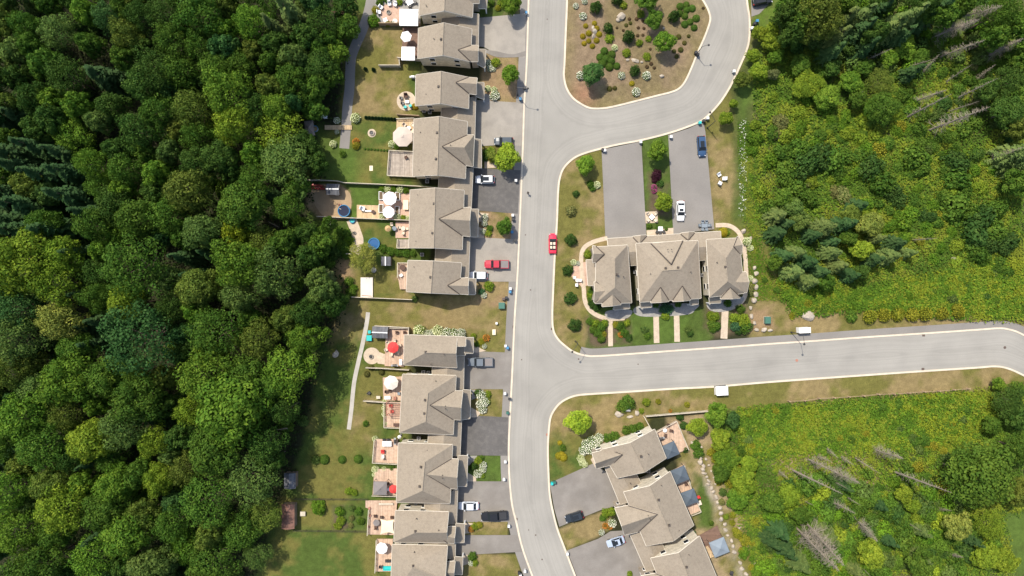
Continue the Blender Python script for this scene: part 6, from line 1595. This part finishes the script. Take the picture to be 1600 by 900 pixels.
def round_pool(px, py, r, label, h_=.75, m='water', rimm='blue', name='paddling_pool'):
    o = empty(name, P(px, py) + Vector((0, 0, .035))); tag(o, label, 'pool'); R = r * S
    MB().lathe((0, 0, 0), [(R, 0), (R + .06, h_ * .5), (R, h_), (R - .1, h_), (R - .14, h_ * .5), (R - .1, .02), (.001, .02)], 24).build('pool_wall', M[rimm], o)
    MB().lathe((0, 0, h_ * .8), [(R - .14, 0), (.001, 0)], 24).build('water_surface', M[m], o)
    MB().lathe((0, 0, h_), [(R - .02, 0), (R + .1, .04), (R + .02, .1), (R - .08, .06), (R - .02, 0)], 24).build('rim', M['bin_blue'], o)
round_pool(538.5, 330, 9, 'round blue trampoline-like pool beside the sand area', .7, 'cloth_navy'); round_pool(585, 381, 8.5, 'small blue pool half hidden under the pale tree', .6, 'water', 'bin_blue'); round_pool(551, 344.5, 4, 'little turquoise tub at the fence', .35, 'teal', 'teal', 'water_tub')
chair(531, 320, 0, 'redwood', 'small red plastic play seat on the sand', s_=.8); chair(533, 325, 60, 'fabric_pale', 'small pale play seat beside the round blue pool', s_=.8)
deck([(557.5, 320), (593, 321), (593, 342), (557.5, 341)], .35, 'deck_tan', 'new pine deck between sand garden and white parasols')
chair(567, 326, -20, 'white', 'white lounge chair on the new pine deck', z=.35, s_=1.5); table(583, 331, 6, 6, 'brown_wicker', 'small round table on the new pine deck', z=.35, h_=.5, rnd_=True); table(575, 329.5, 10, 2.2, 'white', 'narrow white bench on the new pine deck', z=.35, h_=.4)
parasol(609, 310, 11, 'fabric_white', 'larger white octagonal parasol beside the planter frames', 8, 2.6); parasol(607, 331.5, 9.5, 'fabric_white', 'smaller white octagonal parasol beside the planter frames', 8, 2.4, rot=.5)
def planter(px, py, w, d_, label):
    o = empty('planter_box', P(px, py) + Vector((0, 0, .04))); tag(o, label, 'planter', 'planter frames beside the parasols'); W_, D_ = w * S, d_ * S
    for s_ in (-1, 1):
        MB().box((0, s_ * (D_ / 2 - .05), .25), (W_, .1, .5)).build('side_board', M['white'], o); MB().box((s_ * (W_ / 2 - .05), 0, .25), (.1, D_ - .21, .5)).build('side_board', M['white'], o)
    MB().box((0, 0, .2), (W_ - .22, D_ - .22, .38)).build('soil', M['soil'], o)
for x, y in ((596, 306), (622, 307), (596, 326), (621, 329)): planter(x, y, 7, 13, 'white framed planter box around the white parasols')
table(634, 320, 8, 15, 'fabric_cream', 'long cream table beside the house wall near the white parasols')
parasol(606, 357, 5, 'fabric_tan', 'small tan parasol on the patio below the fence', 8, 2.1); table(616, 357, 7, 7, 'fabric_silver', 'round silver table beside the tan parasol', rnd_=True)
table(630, 357, 7, 7, 'cushion', 'round cream table close to the house wall', rnd_=True)
for x, y, f in ((624, 355, 0), (636, 357, 180), (630, 364, 90), (612, 351, -90)): chair(x, y, f, 'cushion', 'cream chair on the patio below the fence')
deck([(622, 374), (641, 374), (640, 388), (621, 388)], .6, 'deck_grey', 'small grey slatted deck above the hedge', rails=(2, 3))
shed(602.5, 408, 15, 14, 2.2, 0, 'shed_grey', 'small grey shed with white ridge beside the pale tree', 'Y')
o_ = MB().lathe((0, 0, 0), [(.001, 0), (.62, 0), (.62, .3), (.5, .34), (.001, .34)], 18).build('round_slab', M['concrete']); o_.location = P(584, 422) + Vector((0, 0, .02)); tag(o_, 'round pale stone pad on the grass near the small shed', 'slab')
def sandbox(px, py, w, d_, label):
    o = empty('covered_sandbox', P(px, py) + Vector((0, 0, .02))); tag(o, label, 'sandbox'); W_, D_ = w * S, d_ * S
    MB().box((0, 0, .15), (W_ * .97, D_ * .97, .3)).build('frame', M['fence_pale'], o); MB().box((0, 0, .33), (W_, D_, .05)).build('cover', M['fabric_pale'], o)
    MB().tube((-W_ * .4, -D_ * .40, .42), (W_ * .4, -D_ * .44, .42), .06, .06, 6).build('hose', M['redwood'], o)
sandbox(573.5, 449, 19, 31, 'large white covered slab on the grass by the end fence')
fence([(552, 464), (600, 466), (645, 468)], 1.5, 'fence_pale', 'pale fence closing the gardens at the open grass gap')
fence([(543, 397), (550, 397)], 1.2, 'fence_pale', 'short pale gate behind the pale tree')
deck([(622, 411), (638, 411), (637, 452), (625, 452), (622, 434)], .6, 'deck_pink', 'narrow pinkish deck with the dark round table', rails=(0, 4)); table(629, 418, 9, 9, 'brown_wicker', 'dark round table on the narrow pinkish deck', z=.6, rnd_=True); chair(627, 430, 30, 'white', 'white chair on the narrow pinkish deck', z=.6)
# red parasol deck
deck([(603, 512), (640, 513), (640, 523), (632, 525), (631, 573), (601, 572), (602, 540)], .45, 'deck_pink', 'pale cedar deck under the red parasol', rails=(0,))
parasol(614, 543, 9, 'fabric_red', 'red octagonal parasol over the pale cedar deck', 8, 2.6)
for i in range(6):
    a = i * 1.047 + .3; chair(614 + 11 * math.cos(a), 543 - 11 * math.sin(a), math.degrees(a) + 180, 'cushion', 'cream chair around the table under the red parasol', z=.45)
table(614, 543, 10, 10, 'brown_wicker', 'round table beneath the red parasol', z=.45, rnd_=True); table(626, 566, 4.5, 9, 'white', 'white narrow cabinet against the house on the red parasol deck', z=.45, h_=.9); grill(618, 570, 0, 'black barbecue on the red parasol deck', .45)
chair(620, 520, -90, 'brown_wicker', 'dark wicker chair near the deck fence above the red parasol', z=.45); chair(632, 520, -90, 'brown_wicker', 'dark wicker chair at the deck corner nearest the hedge', z=.45)
shed(593.5, 519.5, 24, 18, 2.3, -2, 'shed_grey', 'dark grey shed with white ridge beside the red parasol deck')
for x, y, w in ((578, 518.5, 5), (577.5, 528, 9)):
    bin_(x, y, 'teal', 'turquoise plastic tub beside the grey shed and path', w=w * S * .9, h_=.6, wheels_=False)
fence([(588, 508.5), (640, 511.5), (640, 523)], 1.7, 'fence_pale', 'pale fence around the corner of the red parasol deck'); fence([(574, 573.5), (600, 574.5), (640, 577)], 1.6, 'fence_pale', 'pale fence between the red parasol deck and its neighbour')
# pergola deck
deck([(598, 590), (629, 588), (627, 626), (599, 626)], .4, 'deck_pink', 'pinkish deck under the pale parasol with lounge seats')
parasol(611, 598, 11.5, 'fabric_pale', 'pale grey octagonal parasol tilted over the pinkish deck', 8, 2.6)
for x, y, f, m in ((609, 611, -90, 'brown_wicker'), (617, 622, 90, 'redwood'), (623, 615, 180, 'fabric_silver'), (604, 612, 0, 'brown_wicker')): chair(x, y, f, m, {'brown_wicker': 'brown wicker seat', 'redwood': 'red-brown seat', 'fabric_silver': 'silver cushioned seat'}[m] + ' on the pale parasol deck', z=.4)
table(605.5, 621.5, 9, 5, 'white', 'white storage bench on the pale parasol deck', z=.4, h_=.5); table(591, 621, 6, 4.5, 'fence_pale', 'small slatted side frame by the lawn fence', h_=.6); chair(576.5, 614, 40, 'metal_dark', 'dark garden seat alone on the lawn')
fence([(570, 625), (600, 627), (627, 628)], 1.5, 'fence_pale', 'pale fence between parasol deck and pergola deck')
deck([(601, 629), (627, 629), (625, 668), (601, 667)], .5, 'deck_pink', 'pinkish deck below the red-brown pergola', rails=(2, 3))
def pergola(px0, py0, px1, py1, h_, label):
    a, b_ = P(px0, py0, h_), P(px1, py1, h_); c = (a + b_) / 2; o = empty('pergola', (c.x, c.y, .5)); tag(o, label, 'pergola'); W_, D_ = abs(b_.x - a.x), abs(b_.y - a.y); hh = h_ - .5
    for sx in (-1, 1):
        MB().box((sx * W_ * .46, 0, hh - .1), (.12, D_, .18)).build('beam', M['redwood'], o)
        for sy in (-1, 1): MB().box((sx * W_ * .46, sy * D_ * .45, hh / 2 - .1), (.14, .14, hh - .2)).build('post', M['redwood'], o)
    n = 8
    for k in range(n): MB().box((0, D_ * (k / (n - 1) - .5) * .96, hh + .06), (W_ * 1.06, .09, .13)).build('slat', M['redwood'], o)
pergola(603, 628, 627, 650, 2.8, 'red-brown pergola with open slats over the deck')
chair(611, 634, 0, 'fabric_red', 'red seat under the pergola slats', z=.5); chair(613, 643, 0, 'fabric_red', 'red bench seat under the pergola near the table', z=.5); table(619, 664, 9, 5, 'brown_wicker', 'dark brown low table on the pergola deck', z=.5, h_=.5)
# white table deck and grey gazebo deck
deck([(586, 686), (622, 686), (621, 724), (583, 722)], .7, 'deck_pink', 'pale pink deck with the white dining table', rails=(2, 3)); table(604.5, 693.5, 14, 8, 'white', 'white dining table on the pale pink deck', z=.7)
for x, y, f in ((600, 688, -90), (607, 688, -90)): chair(x, y, f, 'metal_dark', 'dark chair at the white dining table', z=.7)
chair(598, 706, -90, 'fabric_red', 'red cushioned lounger seat on the pale pink deck', z=.7, s_=1.2); chair(598, 713, 90, 'fabric_pale', 'pale cushioned lounger seat on the pale pink deck', z=.7, s_=1.2); grill(619, 687, 90, 'dark covered barbecue at the corner of the white table deck', .7)
parasol(624, 683, 3, 'fabric_white', 'narrow closed white parasol at the house corner', 8, 2.3)
deck([(585, 733), (622, 732), (620, 774), (582, 773)], .6, 'deck_pink', 'pinkish deck under the dark grey gazebo', rails=(2,))
gazebo(593.5, 763.5, 21, 21, -1, 'fabric_grey', 'dark grey square gazebo on the pinkish deck', z=.6); parasol(614.5, 764.5, 7, 'fabric_red', 'red and white parasol beside the dark grey gazebo', 8, 2.2); chair(606, 756, -60, 'brown_wicker', 'dark wicker chair by the dark grey gazebo', z=.6); table(607, 765, 5, 5, 'white', 'small white table by the dark grey gazebo', z=.6, rnd_=True)
# sail deck
deck([(571, 782), (622, 782), (620, 789), (617, 836), (575, 835), (577, 795), (571, 793)], .6, 'deck_pink', 'large pink cedar deck under the cream shade sail', rails=(4,))
def sail(px, py, w, d_, label):
    c = P(px, py, 3.0); o = empty('shade_sail', (c.x, c.y, .6)); tag(o, label, 'shade sail'); x, y = w * S / 2, d_ * S / 2; n = 8; mb = MB()
    for i in range(n + 1):
        for j in range(n + 1):
            u, v = i / n * 2 - 1, j / n * 2 - 1; k = 1 - .16 * (1 - v * v); l = 1 - .22 * (1 - u * u); mb.v.append((u * x * k, v * y * l, 2.4 + .25 * u * v - .12 * (1 - u * u)))
    for i in range(n):
        for j in range(n): a = i * (n + 1) + j; mb.f.append((a, a + n + 1, a + n + 2, a + 1))
    mb.build('canvas', M['fabric_cream'], o)
    for sx in (-1, 1):
        for sy in (-1, 1): MB().tube((sx * x, sy * y, 0), (sx * x, sy * y, 2.4 + .25 * sx * sy), .05, .04, 8).build('post', M['metal_grey'], o)
sail(605, 823, 21, 23, 'cream shade sail over the large pink deck'); table(588, 817, 10, 12, 'fabric_grey', 'round grey hot tub cover on the large pink deck', z=.6, h_=.9, rnd_=True)
for x, y, f in ((586, 807, -90), (587, 824, 90), (596, 809, -90), (612, 809, -90)): chair(x, y, f, 'brown_wicker', 'brown wicker chair on the large pink deck', z=.6)
for x, y in ((577.5, 793.5), (578, 805), (576, 822)):
    o_ = MB().lathe((0, 0, 0), [(.001, 0), (.22, 0), (.3, .4), (.24, .4), (.001, .34)], 12).build('flower_pot', M['redwood']); o_.location = P(x, y, .6); tag(o_, 'terracotta flower pot at the edge of the large pink deck', 'flower pot', 'pots on the large pink deck')
table(603, 787.5, 22, 3, 'fence_pale', 'long pale bench along the top of the pink deck', z=.6, h_=.45)
deck([(589, 842), (614, 842), (612, 893), (587, 893)], .6, 'deck_pink', 'pale deck with the turquoise sofa', rails=(3,)); parasol(596.5, 857, 9.2, 'fabric_white', 'white octagonal parasol over the turquoise sofa deck', 8, 2.6)
def sofa(px, py, rz, m, label, z=.6):
    o = empty('sofa', P(px, py, z), math.radians(rz)); tag(o, label, 'sofa')
    MB().box((0, 0, .28), (1.9, .8, .3)).build('seat', M[m], o); MB().box((0, .38, .5), (1.9, .18, .5)).build('backrest', M[m], o)
    for s_ in (-1, 1): MB().box((s_ * .95, 0, .38), (.16, .8, .4)).build('armrest', M[m], o)
sofa(606, 886.5, 180, 'teal', 'turquoise sofa on the pale deck beside the house')
for x, y, f in ((604, 877, -90), (608.5, 877, -90), (595, 886, 0)): chair(x, y, f, 'metal_dark', 'dark metal chair beside the turquoise sofa', z=.6)
def wire_fence(line, label):
    a, b_ = P(*line[0]), P(*line[1]); o = empty('wire_fence', a); tag(o, label, 'fence'); L_ = (b_ - a).length; n = max(2, int(L_ / 2.5))
    for k in range(n + 1): p = a.lerp(b_, k / n); MB().tube((p.x, p.y, 0), (p.x, p.y, 1.2), .05, .05, 6).build('post', M['fence_dark'], o, a)
    for z in (.15, .5, .85, 1.15): MB().tube((a.x, a.y, z), (b_.x, b_.y, z), .022, .022, 4).build('wire', M['fence_dark'], o, a)
wire_fence([(462, 778.5), (575, 779)], 'thin dark wire fence between the dark shed and the shade sail deck'); wire_fence([(460, 827.5), (575, 829)], 'thin dark wire fence from the red-brown shed to the shade sail deck')
# sheds at the edge of the wood
shed(449, 808, 20, 38, 2.6, 0, 'shed_brown', 'red-brown roofed shed at the edge of the wood', 'Y', trim=False); shed(452, 752, 18, 24, 2.4, 0, 'shed_grey', 'dark blue-grey shed under the trees', 'Y', trim=False); shed(533, 26, 34, 19, 2.5, -3, 'shed_brown', 'long dark brown roofed shed shaded by the wood', trim=False)
gazebo(483, 200, 14, 24, 8, 'fabric_grey', 'grey canvas shelter half hidden by the wood', 2.2); round_pool(493, 202, 4.5, 'tan rimmed oval tub beside the grey shelter', .5, 'fabric_tan', 'fence_pale', 'garden_tub')
def bridge():
    o = empty('footbridge', P(529, 199.5)); tag(o, 'short wooden footbridge of planks crossing the grey path', 'footbridge')
    for k in range(16): MB().box((-3.0 + k * .4, 0, .22), (.36, 1.05, .08)).build('plank', M['deck_tan'], o)
    for s_ in (-1, 1): MB().box((0, s_ * .45, .11), (6.4, .12, .14)).build('beam', M['fence_wood'], o)
bridge()
for x, y in ((504, 183), (509, 183)): chair(x, y, -90, 'white', 'white chair in the grass at the wood edge')
table(473, 803, 8, 7, 'fence_pale', 'pale slatted table beside the red-brown shed', h_=.5)

# slanting houses: decks and gazebos
deck([(1021, 676), (1056, 657), (1075, 702), (1041, 715)], .7, 'deck_pink', 'large pale deck of the slanting end house', rails=(0, 1))
gazebo(1048, 704, 22, 22, 24, 'fabric_slate', 'slate blue gazebo on the large pale deck', z=.7); table(1039, 672.5, 6, 6, 'white', 'round white table on the large pale deck', z=.7, rnd_=True); grill(1031, 683, 20, 'black barbecue against the slanting end house', .7)
for x, y, f in ((1044, 665, -100), (1048.5, 673, 170), (1040, 680, 80)): chair(x, y, f, 'brown_wicker', 'dark wicker chair around the round white deck table', z=.7)
deck([(1050, 735), (1068, 726), (1080, 765), (1063, 770)], .7, 'deck_pink', 'small deck between the slate gazebos', rails=(1, 2)); gazebo(1063, 743, 23, 23, 22, 'fabric_slate', 'slate gazebo standing by the small deck behind the middle slanting house', z=.7); chair(1072, 757, 200, 'brown_wicker', 'dark chair on the small deck between the slate gazebos', z=.7)
deck([(1063, 771), (1080, 766), (1094, 798), (1079, 804)], .7, 'deck_pink', 'small deck below the lower slate gazebo', rails=(1, 2)); gazebo(1078, 778, 22, 22, 20, 'fabric_slate', 'slate gazebo on the lower small deck with the red seat', z=.7); chair(1091, 777, 200, 'fabric_red', 'red folding seat beside the lower slate gazebo', z=.3); table(1093, 786, 6, 7, 'cushion', 'cream side table beside the lower slate gazebo', 20, z=.05)
deck([(1090, 838), (1121, 821), (1131, 848), (1119, 866), (1107, 873)], .6, 'deck_brown', 'red-brown deck behind the lowest slanting house'); gazebo(1124.5, 856, 25, 25, 22, 'fabric_silver', 'silver-blue gazebo on the red-brown deck', z=.6, h_=2.8); deck([(1099, 856), (1106, 853), (1117, 869), (1108, 873)], .75, 'deck_tan', 'tan wooden step deck beside the silver-blue gazebo')
fence([(1008, 649), (1056, 645), (1104, 641)], 1.5, 'fence_pale', 'long tan privacy fence beside the corner lawn'); fence([(1005, 650), (1015, 668)], 1.4, 'fence_pale', 'short tan fence joining the slanting end house')
chair(1143, 895, 70, 'metal_dark', 'dark garden seat on the dry lawn by the stones', s_=1.2)
# wire fence with posts along the verge
def post_fence():
    pts = [(1231, 626), (1255, 625), (1277.5, 621.5), (1301, 620.5), (1324, 619), (1347, 617.5), (1370, 615), (1394, 614.5), (1417, 613), (1441, 611), (1464, 610), (1487, 608), (1510, 606.5)]
    o = empty('post_fence', P(*pts[0])); tag(o, 'post and wire fence along the dry verge of the side road', 'fence'); off = o.location
    for q in pts: p = P(*q); MB().tube((p.x, p.y, 0), (p.x, p.y, 1.25), .16, .15, 8).build('post', M['fence_wood'], o, off)
    for i in range(len(pts) - 1):
        a, b_ = P(*pts[i]), P(*pts[i + 1])
        MB().tube((a.x, a.y, 1.12), (b_.x, b_.y, 1.12), .045, .045, 5).tube((a.x, a.y, .6), (b_.x, b_.y, .6), .02, .02, 4).build('rail', M['fence_wood'], o, off)
post_fence()

# ------------------------------------------------------------------ street things
def lamp(base, arm, label, h_=6.0, reach=2.3):
    o = empty('street_lamp', P(*base) + Vector((0, 0, .02))); tag(o, label, 'street lamp'); d_ = Vector((arm[0], -arm[1], 0)).normalized()
    MB().tube((0, 0, 0), (0, 0, h_), .1, .06, 8).build('pole', M['metal_dark'], o); MB().lathe((0, 0, 0), [(.001, 0), (.2, 0), (.2, .35), (.11, .5)], 10).build('base', M['metal_dark'], o)
    a = Vector((0, 0, h_ - .05)); m_ = a + d_ * reach * .5 + Vector((0, 0, .35)); e_ = a + d_ * reach + Vector((0, 0, .4))
    MB().tube(a, m_, .05, .045, 6).tube(m_, e_, .045, .04, 6).build('arm', M['metal_dark'], o)
    MB().lathe(e_ + Vector((0, 0, -.12)), [(.26, 0), (.24, .1), (.08, .26), (.001, .28)], 12).build('lamp_head', M['metal_dark'], o)
lamp((1236, 519), (.1, 1), 'street lamp by the mailbox on the side road pavement'); lamp((1105, 200), (-.55, -.85), 'street lamp at the corner of the long driveway by the crescent'); lamp((808.5, 149), (1, .15), 'street lamp beside the round dry front lawn tree')
lamp((899, 533), (-.55, .8), 'street lamp at the corner of main road and side road'); lamp((1087, 86), (1, -.2), 'street lamp on the edge of the traffic island', 5.2, 1.4)
def mailbox(px, py, w, d_, rz, label):
    o = empty('community_mailbox', Vector((P(px, py, 1.4).x, P(px, py, 1.4).y, .03)), math.radians(rz)); tag(o, label, 'mailbox'); W_, D_ = w * S, d_ * S
    MB().box((0, 0, .05), (W_ * 1.02, D_ * 1.05, .1)).build('base_slab', M['concrete'], o); n = 4
    for k in range(n):
        c = MB().box((W_ * ((k + .5) / n - .5), 0, .95), (W_ / n * .94, D_ * .9, 1.2)).build('cabinet', M['white'], o)
        MB().box((W_ * ((k + .5) / n - .5), -D_ * .455, .95), (W_ / n * .8, .03, 1.05)).build('door', M['metal_grey'], c)
    MB().box((0, 0, 1.6), (W_, D_, .08)).build('roof', M['white'], o)
    for s_ in (-1, 1): MB().box((s_ * W_ * .36, 0, .22), (.12, D_ * .5, .25)).build('leg', M['metal_grey'], o)
mailbox(1128, 610.5, 18, 14, 3, 'white community mailbox on the kerb of the corner lawn'); mailbox(1257, 516, 18, 8.5, 3, 'white community mailbox on the side road pavement by the lamp')
for x, y, m, lid in ((797.5, 451, 'bin_white', None), (797, 456, 'bin_white', 'bin_blue'), (791, 465, 'bin_black', None), (793, 543, 'bin_blue', None), (790, 540, 'bin_white', None), (796, 622, 'bin_white', 'bin_black'), (793, 644, 'bin_green', None), (789, 614, 'bin_white', None), (789.5, 720, 'bin_white', None), (787.5, 747.5, 'bin_white', None),
                     (822, 22, 'bin_white', 'bin_blue'), (820, 139, 'bin_black', None), (813, 156, 'bin_blue', None), (801, 337, 'bin_white', None), (801.5, 343, 'bin_black', None), (800, 363, 'bin_blue', None), (804.5, 376, 'bin_black', None), (806, 283, 'bin_white', None)):
    bin_(x, y, m, ('black' if m == 'bin_black' else 'blue' if m == 'bin_blue' else 'green' if m == 'bin_green' else 'pale') + (' bin with a darker lid' if lid else ' bin') + ' on the pavement of the main road', lid, wheels_=True)
for x, y, m in ((862, 754, 'teal'), (866, 752, 'bin_green'), (886, 863, 'bin_white')): bin_(x, y, m, {'teal': 'turquoise bin', 'bin_green': 'dark green bin', 'bin_white': 'pale bin'}[m] + ' at the kerb of the slanting houses')
for x, y, m in ((941, 235, 'bin_black'), (944, 236, 'bin_white'), (1000, 223, 'bin_white'), (1047, 215, 'bin_white'), (1092, 193, 'teal'), (1098, 190, 'bin_black'), (1104, 186, 'bin_white')): bin_(x, y, m, {'teal': 'turquoise bin', 'bin_black': 'black bin', 'bin_white': 'pale bin'}[m] + ' at the crescent ends of the long driveways')
for x, y, m in ((1173, 46, 'bin_white'), (1177, 39, 'bin_black'), (1181, 35, 'bin_blue'), (1145, 113, 'bin_white'), (1086, 84, 'bin_black'), (1089, 87, 'bin_black')): bin_(x, y, m, {'bin_blue': 'blue bin', 'bin_black': 'black bin', 'bin_white': 'pale bin'}[m] + ' beside the crescent bend')
for x, y, m in ((811, 893, 'bin_black'), (813, 897, 'bin_white'), (795, 820, 'bin_white'), (820, 890, 'bin_white')): bin_(x, y, m, {'bin_black': 'black bin', 'bin_white': 'pale bin'}[m] + ' at the foot of the main road pavement')
def cabinet(px, py, w, d_, m, label, h_=.9, rz=0.0):
    o = empty('utility_box', P(px, py) + Vector((0, 0, .02)), rz); tag(o, label, 'utility box')
    MB().box((0, 0, .05), (w * S * 1.1, d_ * S * 1.1, .1)).build('base_slab', M['concrete'], o); MB().box((0, 0, h_ / 2 + .1), (w * S, d_ * S, h_)).build('body', M[m], o); MB().box((0, 0, h_ + .13), (w * S * 1.08, d_ * S * 1.08, .07), 0, .9).build('lid', M[m], o)
cabinet(784, 477.5, 9, 9, 'util_green', 'green utility box on the grass gap by the pavement'); cabinet(1197.5, 500, 8, 10, 'util_green', 'green utility box near the boulders of the three-roofed block'); cabinet(772, 519, 5, 8, 'fabric_cream', 'cream utility cover on the grass gap', .25); cabinet(776, 505, 3, 3, 'white', 'small white utility post on the grass gap', .7); cabinet(980, 638, 8, 7, 'metal_grey', 'grey square box in the corner lawn shrub', .8); cabinet(787, 467, 4, 4, 'iron', 'small rusty hydrant-like box on the dry grass', .7)
def disc(px, py, r, name, label, m='iron', z=.028, sq=False):
    o = (MB().box((0, 0, 0), (r * S * 2, r * S * 2, .02)) if sq else MB().lathe((0, 0, 0), [(.001, -.01), (r * S, -.01), (r * S, .008), (r * S * .8, .012), (.001, .012)], 16)).build(name, M[m]); o.location = P(px, py) + Vector((0, 0, z)); tag(o, label, name.replace('_', ' '), label)
disc(1245, 563, 2.2, 'manhole_cover', 'rust-coloured manhole cover in the side road', 'redwood'); disc(1570, 543, 2.2, 'manhole_cover', 'dark manhole cover at the side road bend'); disc(1443, 523.5, 2.2, 'storm_drain', 'dark storm drain against the north kerb of the side road', sq=True); disc(1442, 577, 2.2, 'storm_drain', 'dark storm drain against the south kerb of the side road', sq=True)
disc(803, 511, 2.2, 'storm_drain', 'dark storm drain against the kerb by the grass gap', sq=True, z=.035); disc(862.5, 514, 1.8, 'storm_drain', 'dark storm drain at the dry corner lawn', z=.03, sq=True); disc(855, 679, 1.8, 'storm_drain', 'rust-coloured drain at the corner lawn kerb', 'redwood', .03, True); disc(807, 811, 1.8, 'storm_drain', 'dark drain where the main road bends', z=.04, sq=True)
for x, y, r in ((829, 453, 1.1), (904, 561, 1.2), (997, 569, 1), (815, 562, 1), (821, 367, 1), (837, 836, 1.2), (847, 874, 1.2), (826, 828, .9), (855, 30, 1)): disc(x, y, r, 'valve_cover_or_lamp_shadow', 'small dark valve cover or painted lamp shadow in the road')  # the disc by the corner lamp paints its head's shadow, the others are covers

# garden chairs on the verge, tables by the garages
for x, y, f in ((1123.5, 273, -60), (1131.5, 279, 180), (1125, 286, 60)): chair(x, y, f, 'white', 'white garden chair in the group on the dry verge', s_=1.25)
table(1101, 352.5, 9, 6, 'fabric_silver', 'grey-green table in front of the garages')
for x, y, f in ((1094, 352, 0), (1108, 352, 180), (1098, 347, -90), (1104, 347, -90), (1098, 358, 90), (1104, 358, 90)): chair(x, y, f, 'fabric_silver', 'grey-green chair around the table in front of the garages')
table(1018.5, 339, 7, 7, 'white', 'white table turned askew on the square paved pad', 45); table(1032, 357.5, 7, 7, 'white', 'square white table by the garage wall between the driveways')
for x, y, f in ((1013, 334, -45), (1024, 334, -135), (1013, 344, 45), (1024, 344, 135)): chair(x, y, f, 'cushion', 'pale chair on the square paved pad')
for x, y, f in ((1027, 362, 60), (1032, 364, 90), (1037, 362, 120)): chair(x, y, f, 'metal_dark', 'dark chair at the square white table')
for x, y, f in ((898, 434, 0), (906, 438, 180), (901, 445, 90)): chair(x, y, f, 'white', 'white chair beside the pink patio')
table(902, 438, 6, 6, 'fabric_pale', 'pale round table beside the pink patio', rnd_=True)
# things in the narrow yards between the houses
def ac(px, py, label):
    o = empty('air_conditioner', P(px, py) + Vector((0, 0, .02))); tag(o, label, 'air conditioner', 'air conditioners between the houses')
    MB().box((0, 0, .4), (.8, .8, .75)).build('casing', M['metal_grey'], o); MB().lathe((0, 0, .78), [(.001, .02), (.32, .02), (.34, 0)], 14).build('fan_grille', M['metal_dark'], o)
for x, y in ((663, 174), (672, 176), (662, 581), (670, 582), (655, 684), (650, 789), (992, 425), (1097, 430), (660, 398), (1012, 735), (668, 284)): ac(x, y, 'grey air conditioner in a narrow yard between two houses')

# ------------------------------------------------------------------ the walker
def person(px, py, face):
    J = dict(pel=(0, 0, .93), wa=(0, .0, 1.08), ch=(.02, 0, 1.30), nk=(.02, 0, 1.46), hb=(.03, 0, 1.55), ht=(.04, 0, 1.70), la=(.0, .19, 1.40), le=(-.08, .25, 1.14), lw=(.06, .24, .92), lh=(.13, .23, .85), ra=(0, -.19, 1.40), re=(-.02, -.25, 1.13), rw=(.14, -.23, .94), rh=(.21, -.22, .90),
             lp=(0, .10, .90), lk=(.16, .11, .50), lf=(.20, .11, .09), lt=(.36, .12, .05), rp=(0, -.10, .90), rk=(-.02, -.11, .49), rf=(-.24, -.11, .12), rt=(-.12, -.12, .04))
    E = [('pel', 'wa'), ('wa', 'ch'), ('ch', 'nk'), ('nk', 'hb'), ('hb', 'ht'), ('ch', 'la'), ('la', 'le'), ('le', 'lw'), ('lw', 'lh'), ('ch', 'ra'), ('ra', 're'), ('re', 'rw'), ('rw', 'rh'), ('pel', 'lp'), ('lp', 'lk'), ('lk', 'lf'), ('lf', 'lt'), ('pel', 'rp'), ('rp', 'rk'), ('rk', 'rf'), ('rf', 'rt')]
    Rr = dict(pel=.16, wa=.15, ch=.17, nk=.065, hb=.095, ht=.085, la=.075, le=.05, lw=.038, lh=.045, ra=.075, re=.05, rw=.038, rh=.045, lp=.10, lk=.07, lf=.05, lt=.04, rp=.10, rk=.07, rf=.05, rt=.04)
    ks = list(J); me = bpy.data.meshes.new('tmp'); me.from_pydata([J[k] for k in ks], [(ks.index(a), ks.index(b_)) for a, b_ in E], [])
    ob = link('tmp', me); md = ob.modifiers.new('s', 'SKIN'); sv = me.skin_vertices[0].data
    for i, k in enumerate(ks): sv[i].radius = (Rr[k] * (1 if k not in ('ch', 'wa', 'pel') else .75), Rr[k]); sv[i].use_root = (k == 'pel')
    sb = ob.modifiers.new('d', 'SUBSURF'); sb.levels = 2
    dg = bpy.context.evaluated_depsgraph_get(); new = bpy.data.meshes.new_from_object(ob.evaluated_get(dg)); bpy.data.objects.remove(ob)
    new.name = 'body'; new.materials.clear()
    for m in ('cloth_dark', 'cloth_navy', 'skin', 'shoe', 'hair'): new.materials.append(M[m])
    for p in new.polygons:
        c = p.center; p.use_smooth = True
        p.material_index = 3 if c.z < .1 else 1 if c.z < .96 and abs(c.y) < .2 else 4 if c.z > 1.62 or (c.z > 1.55 and c.x < 0) else 2 if c.z > 1.46 or (abs(c.y) > .19 and c.z < 1.12) else 0
    o = empty('person', P(px, py) + Vector((0, 0, .02)), math.radians(face)); tag(o, 'person in dark clothes walking along the main road', 'person')
    link('body', new, o)
    MB().box((-.19, 0, 1.25), (.14, .3, .42), 0, .9).build('backpack', M['cloth_dark'], o)
    for s_ in (1, -1):   # fingers and thumb, slightly curled
        hx, hy, hz = (.13, .23, .85) if s_ > 0 else (.21, -.22, .90); fm = MB()
        for k in range(4): fm.tube((hx - .03 + k * .02, hy, hz - .02), (hx - .02 + k * .022, hy - s_ * .008, hz - .085 + abs(k - 1.5) * .008), .009, .008, 5).tube((hx - .02 + k * .022, hy - s_ * .008, hz - .085 + abs(k - 1.5) * .008), (hx - .01 + k * .022, hy - s_ * .03, hz - .115 + abs(k - 1.5) * .01), .008, .007, 5)
        fm.tube((hx + .03, hy, hz), (hx + .065, hy - s_ * .015, hz - .05), .01, .008, 5); fm.build('fingers', M['skin'], o)
person(824.8, 302.5, -75)
print('OBJECTS', len(bpy.data.objects), 'TRIS', sum(len(p.vertices) - 2 for m in bpy.data.meshes for p in m.polygons))
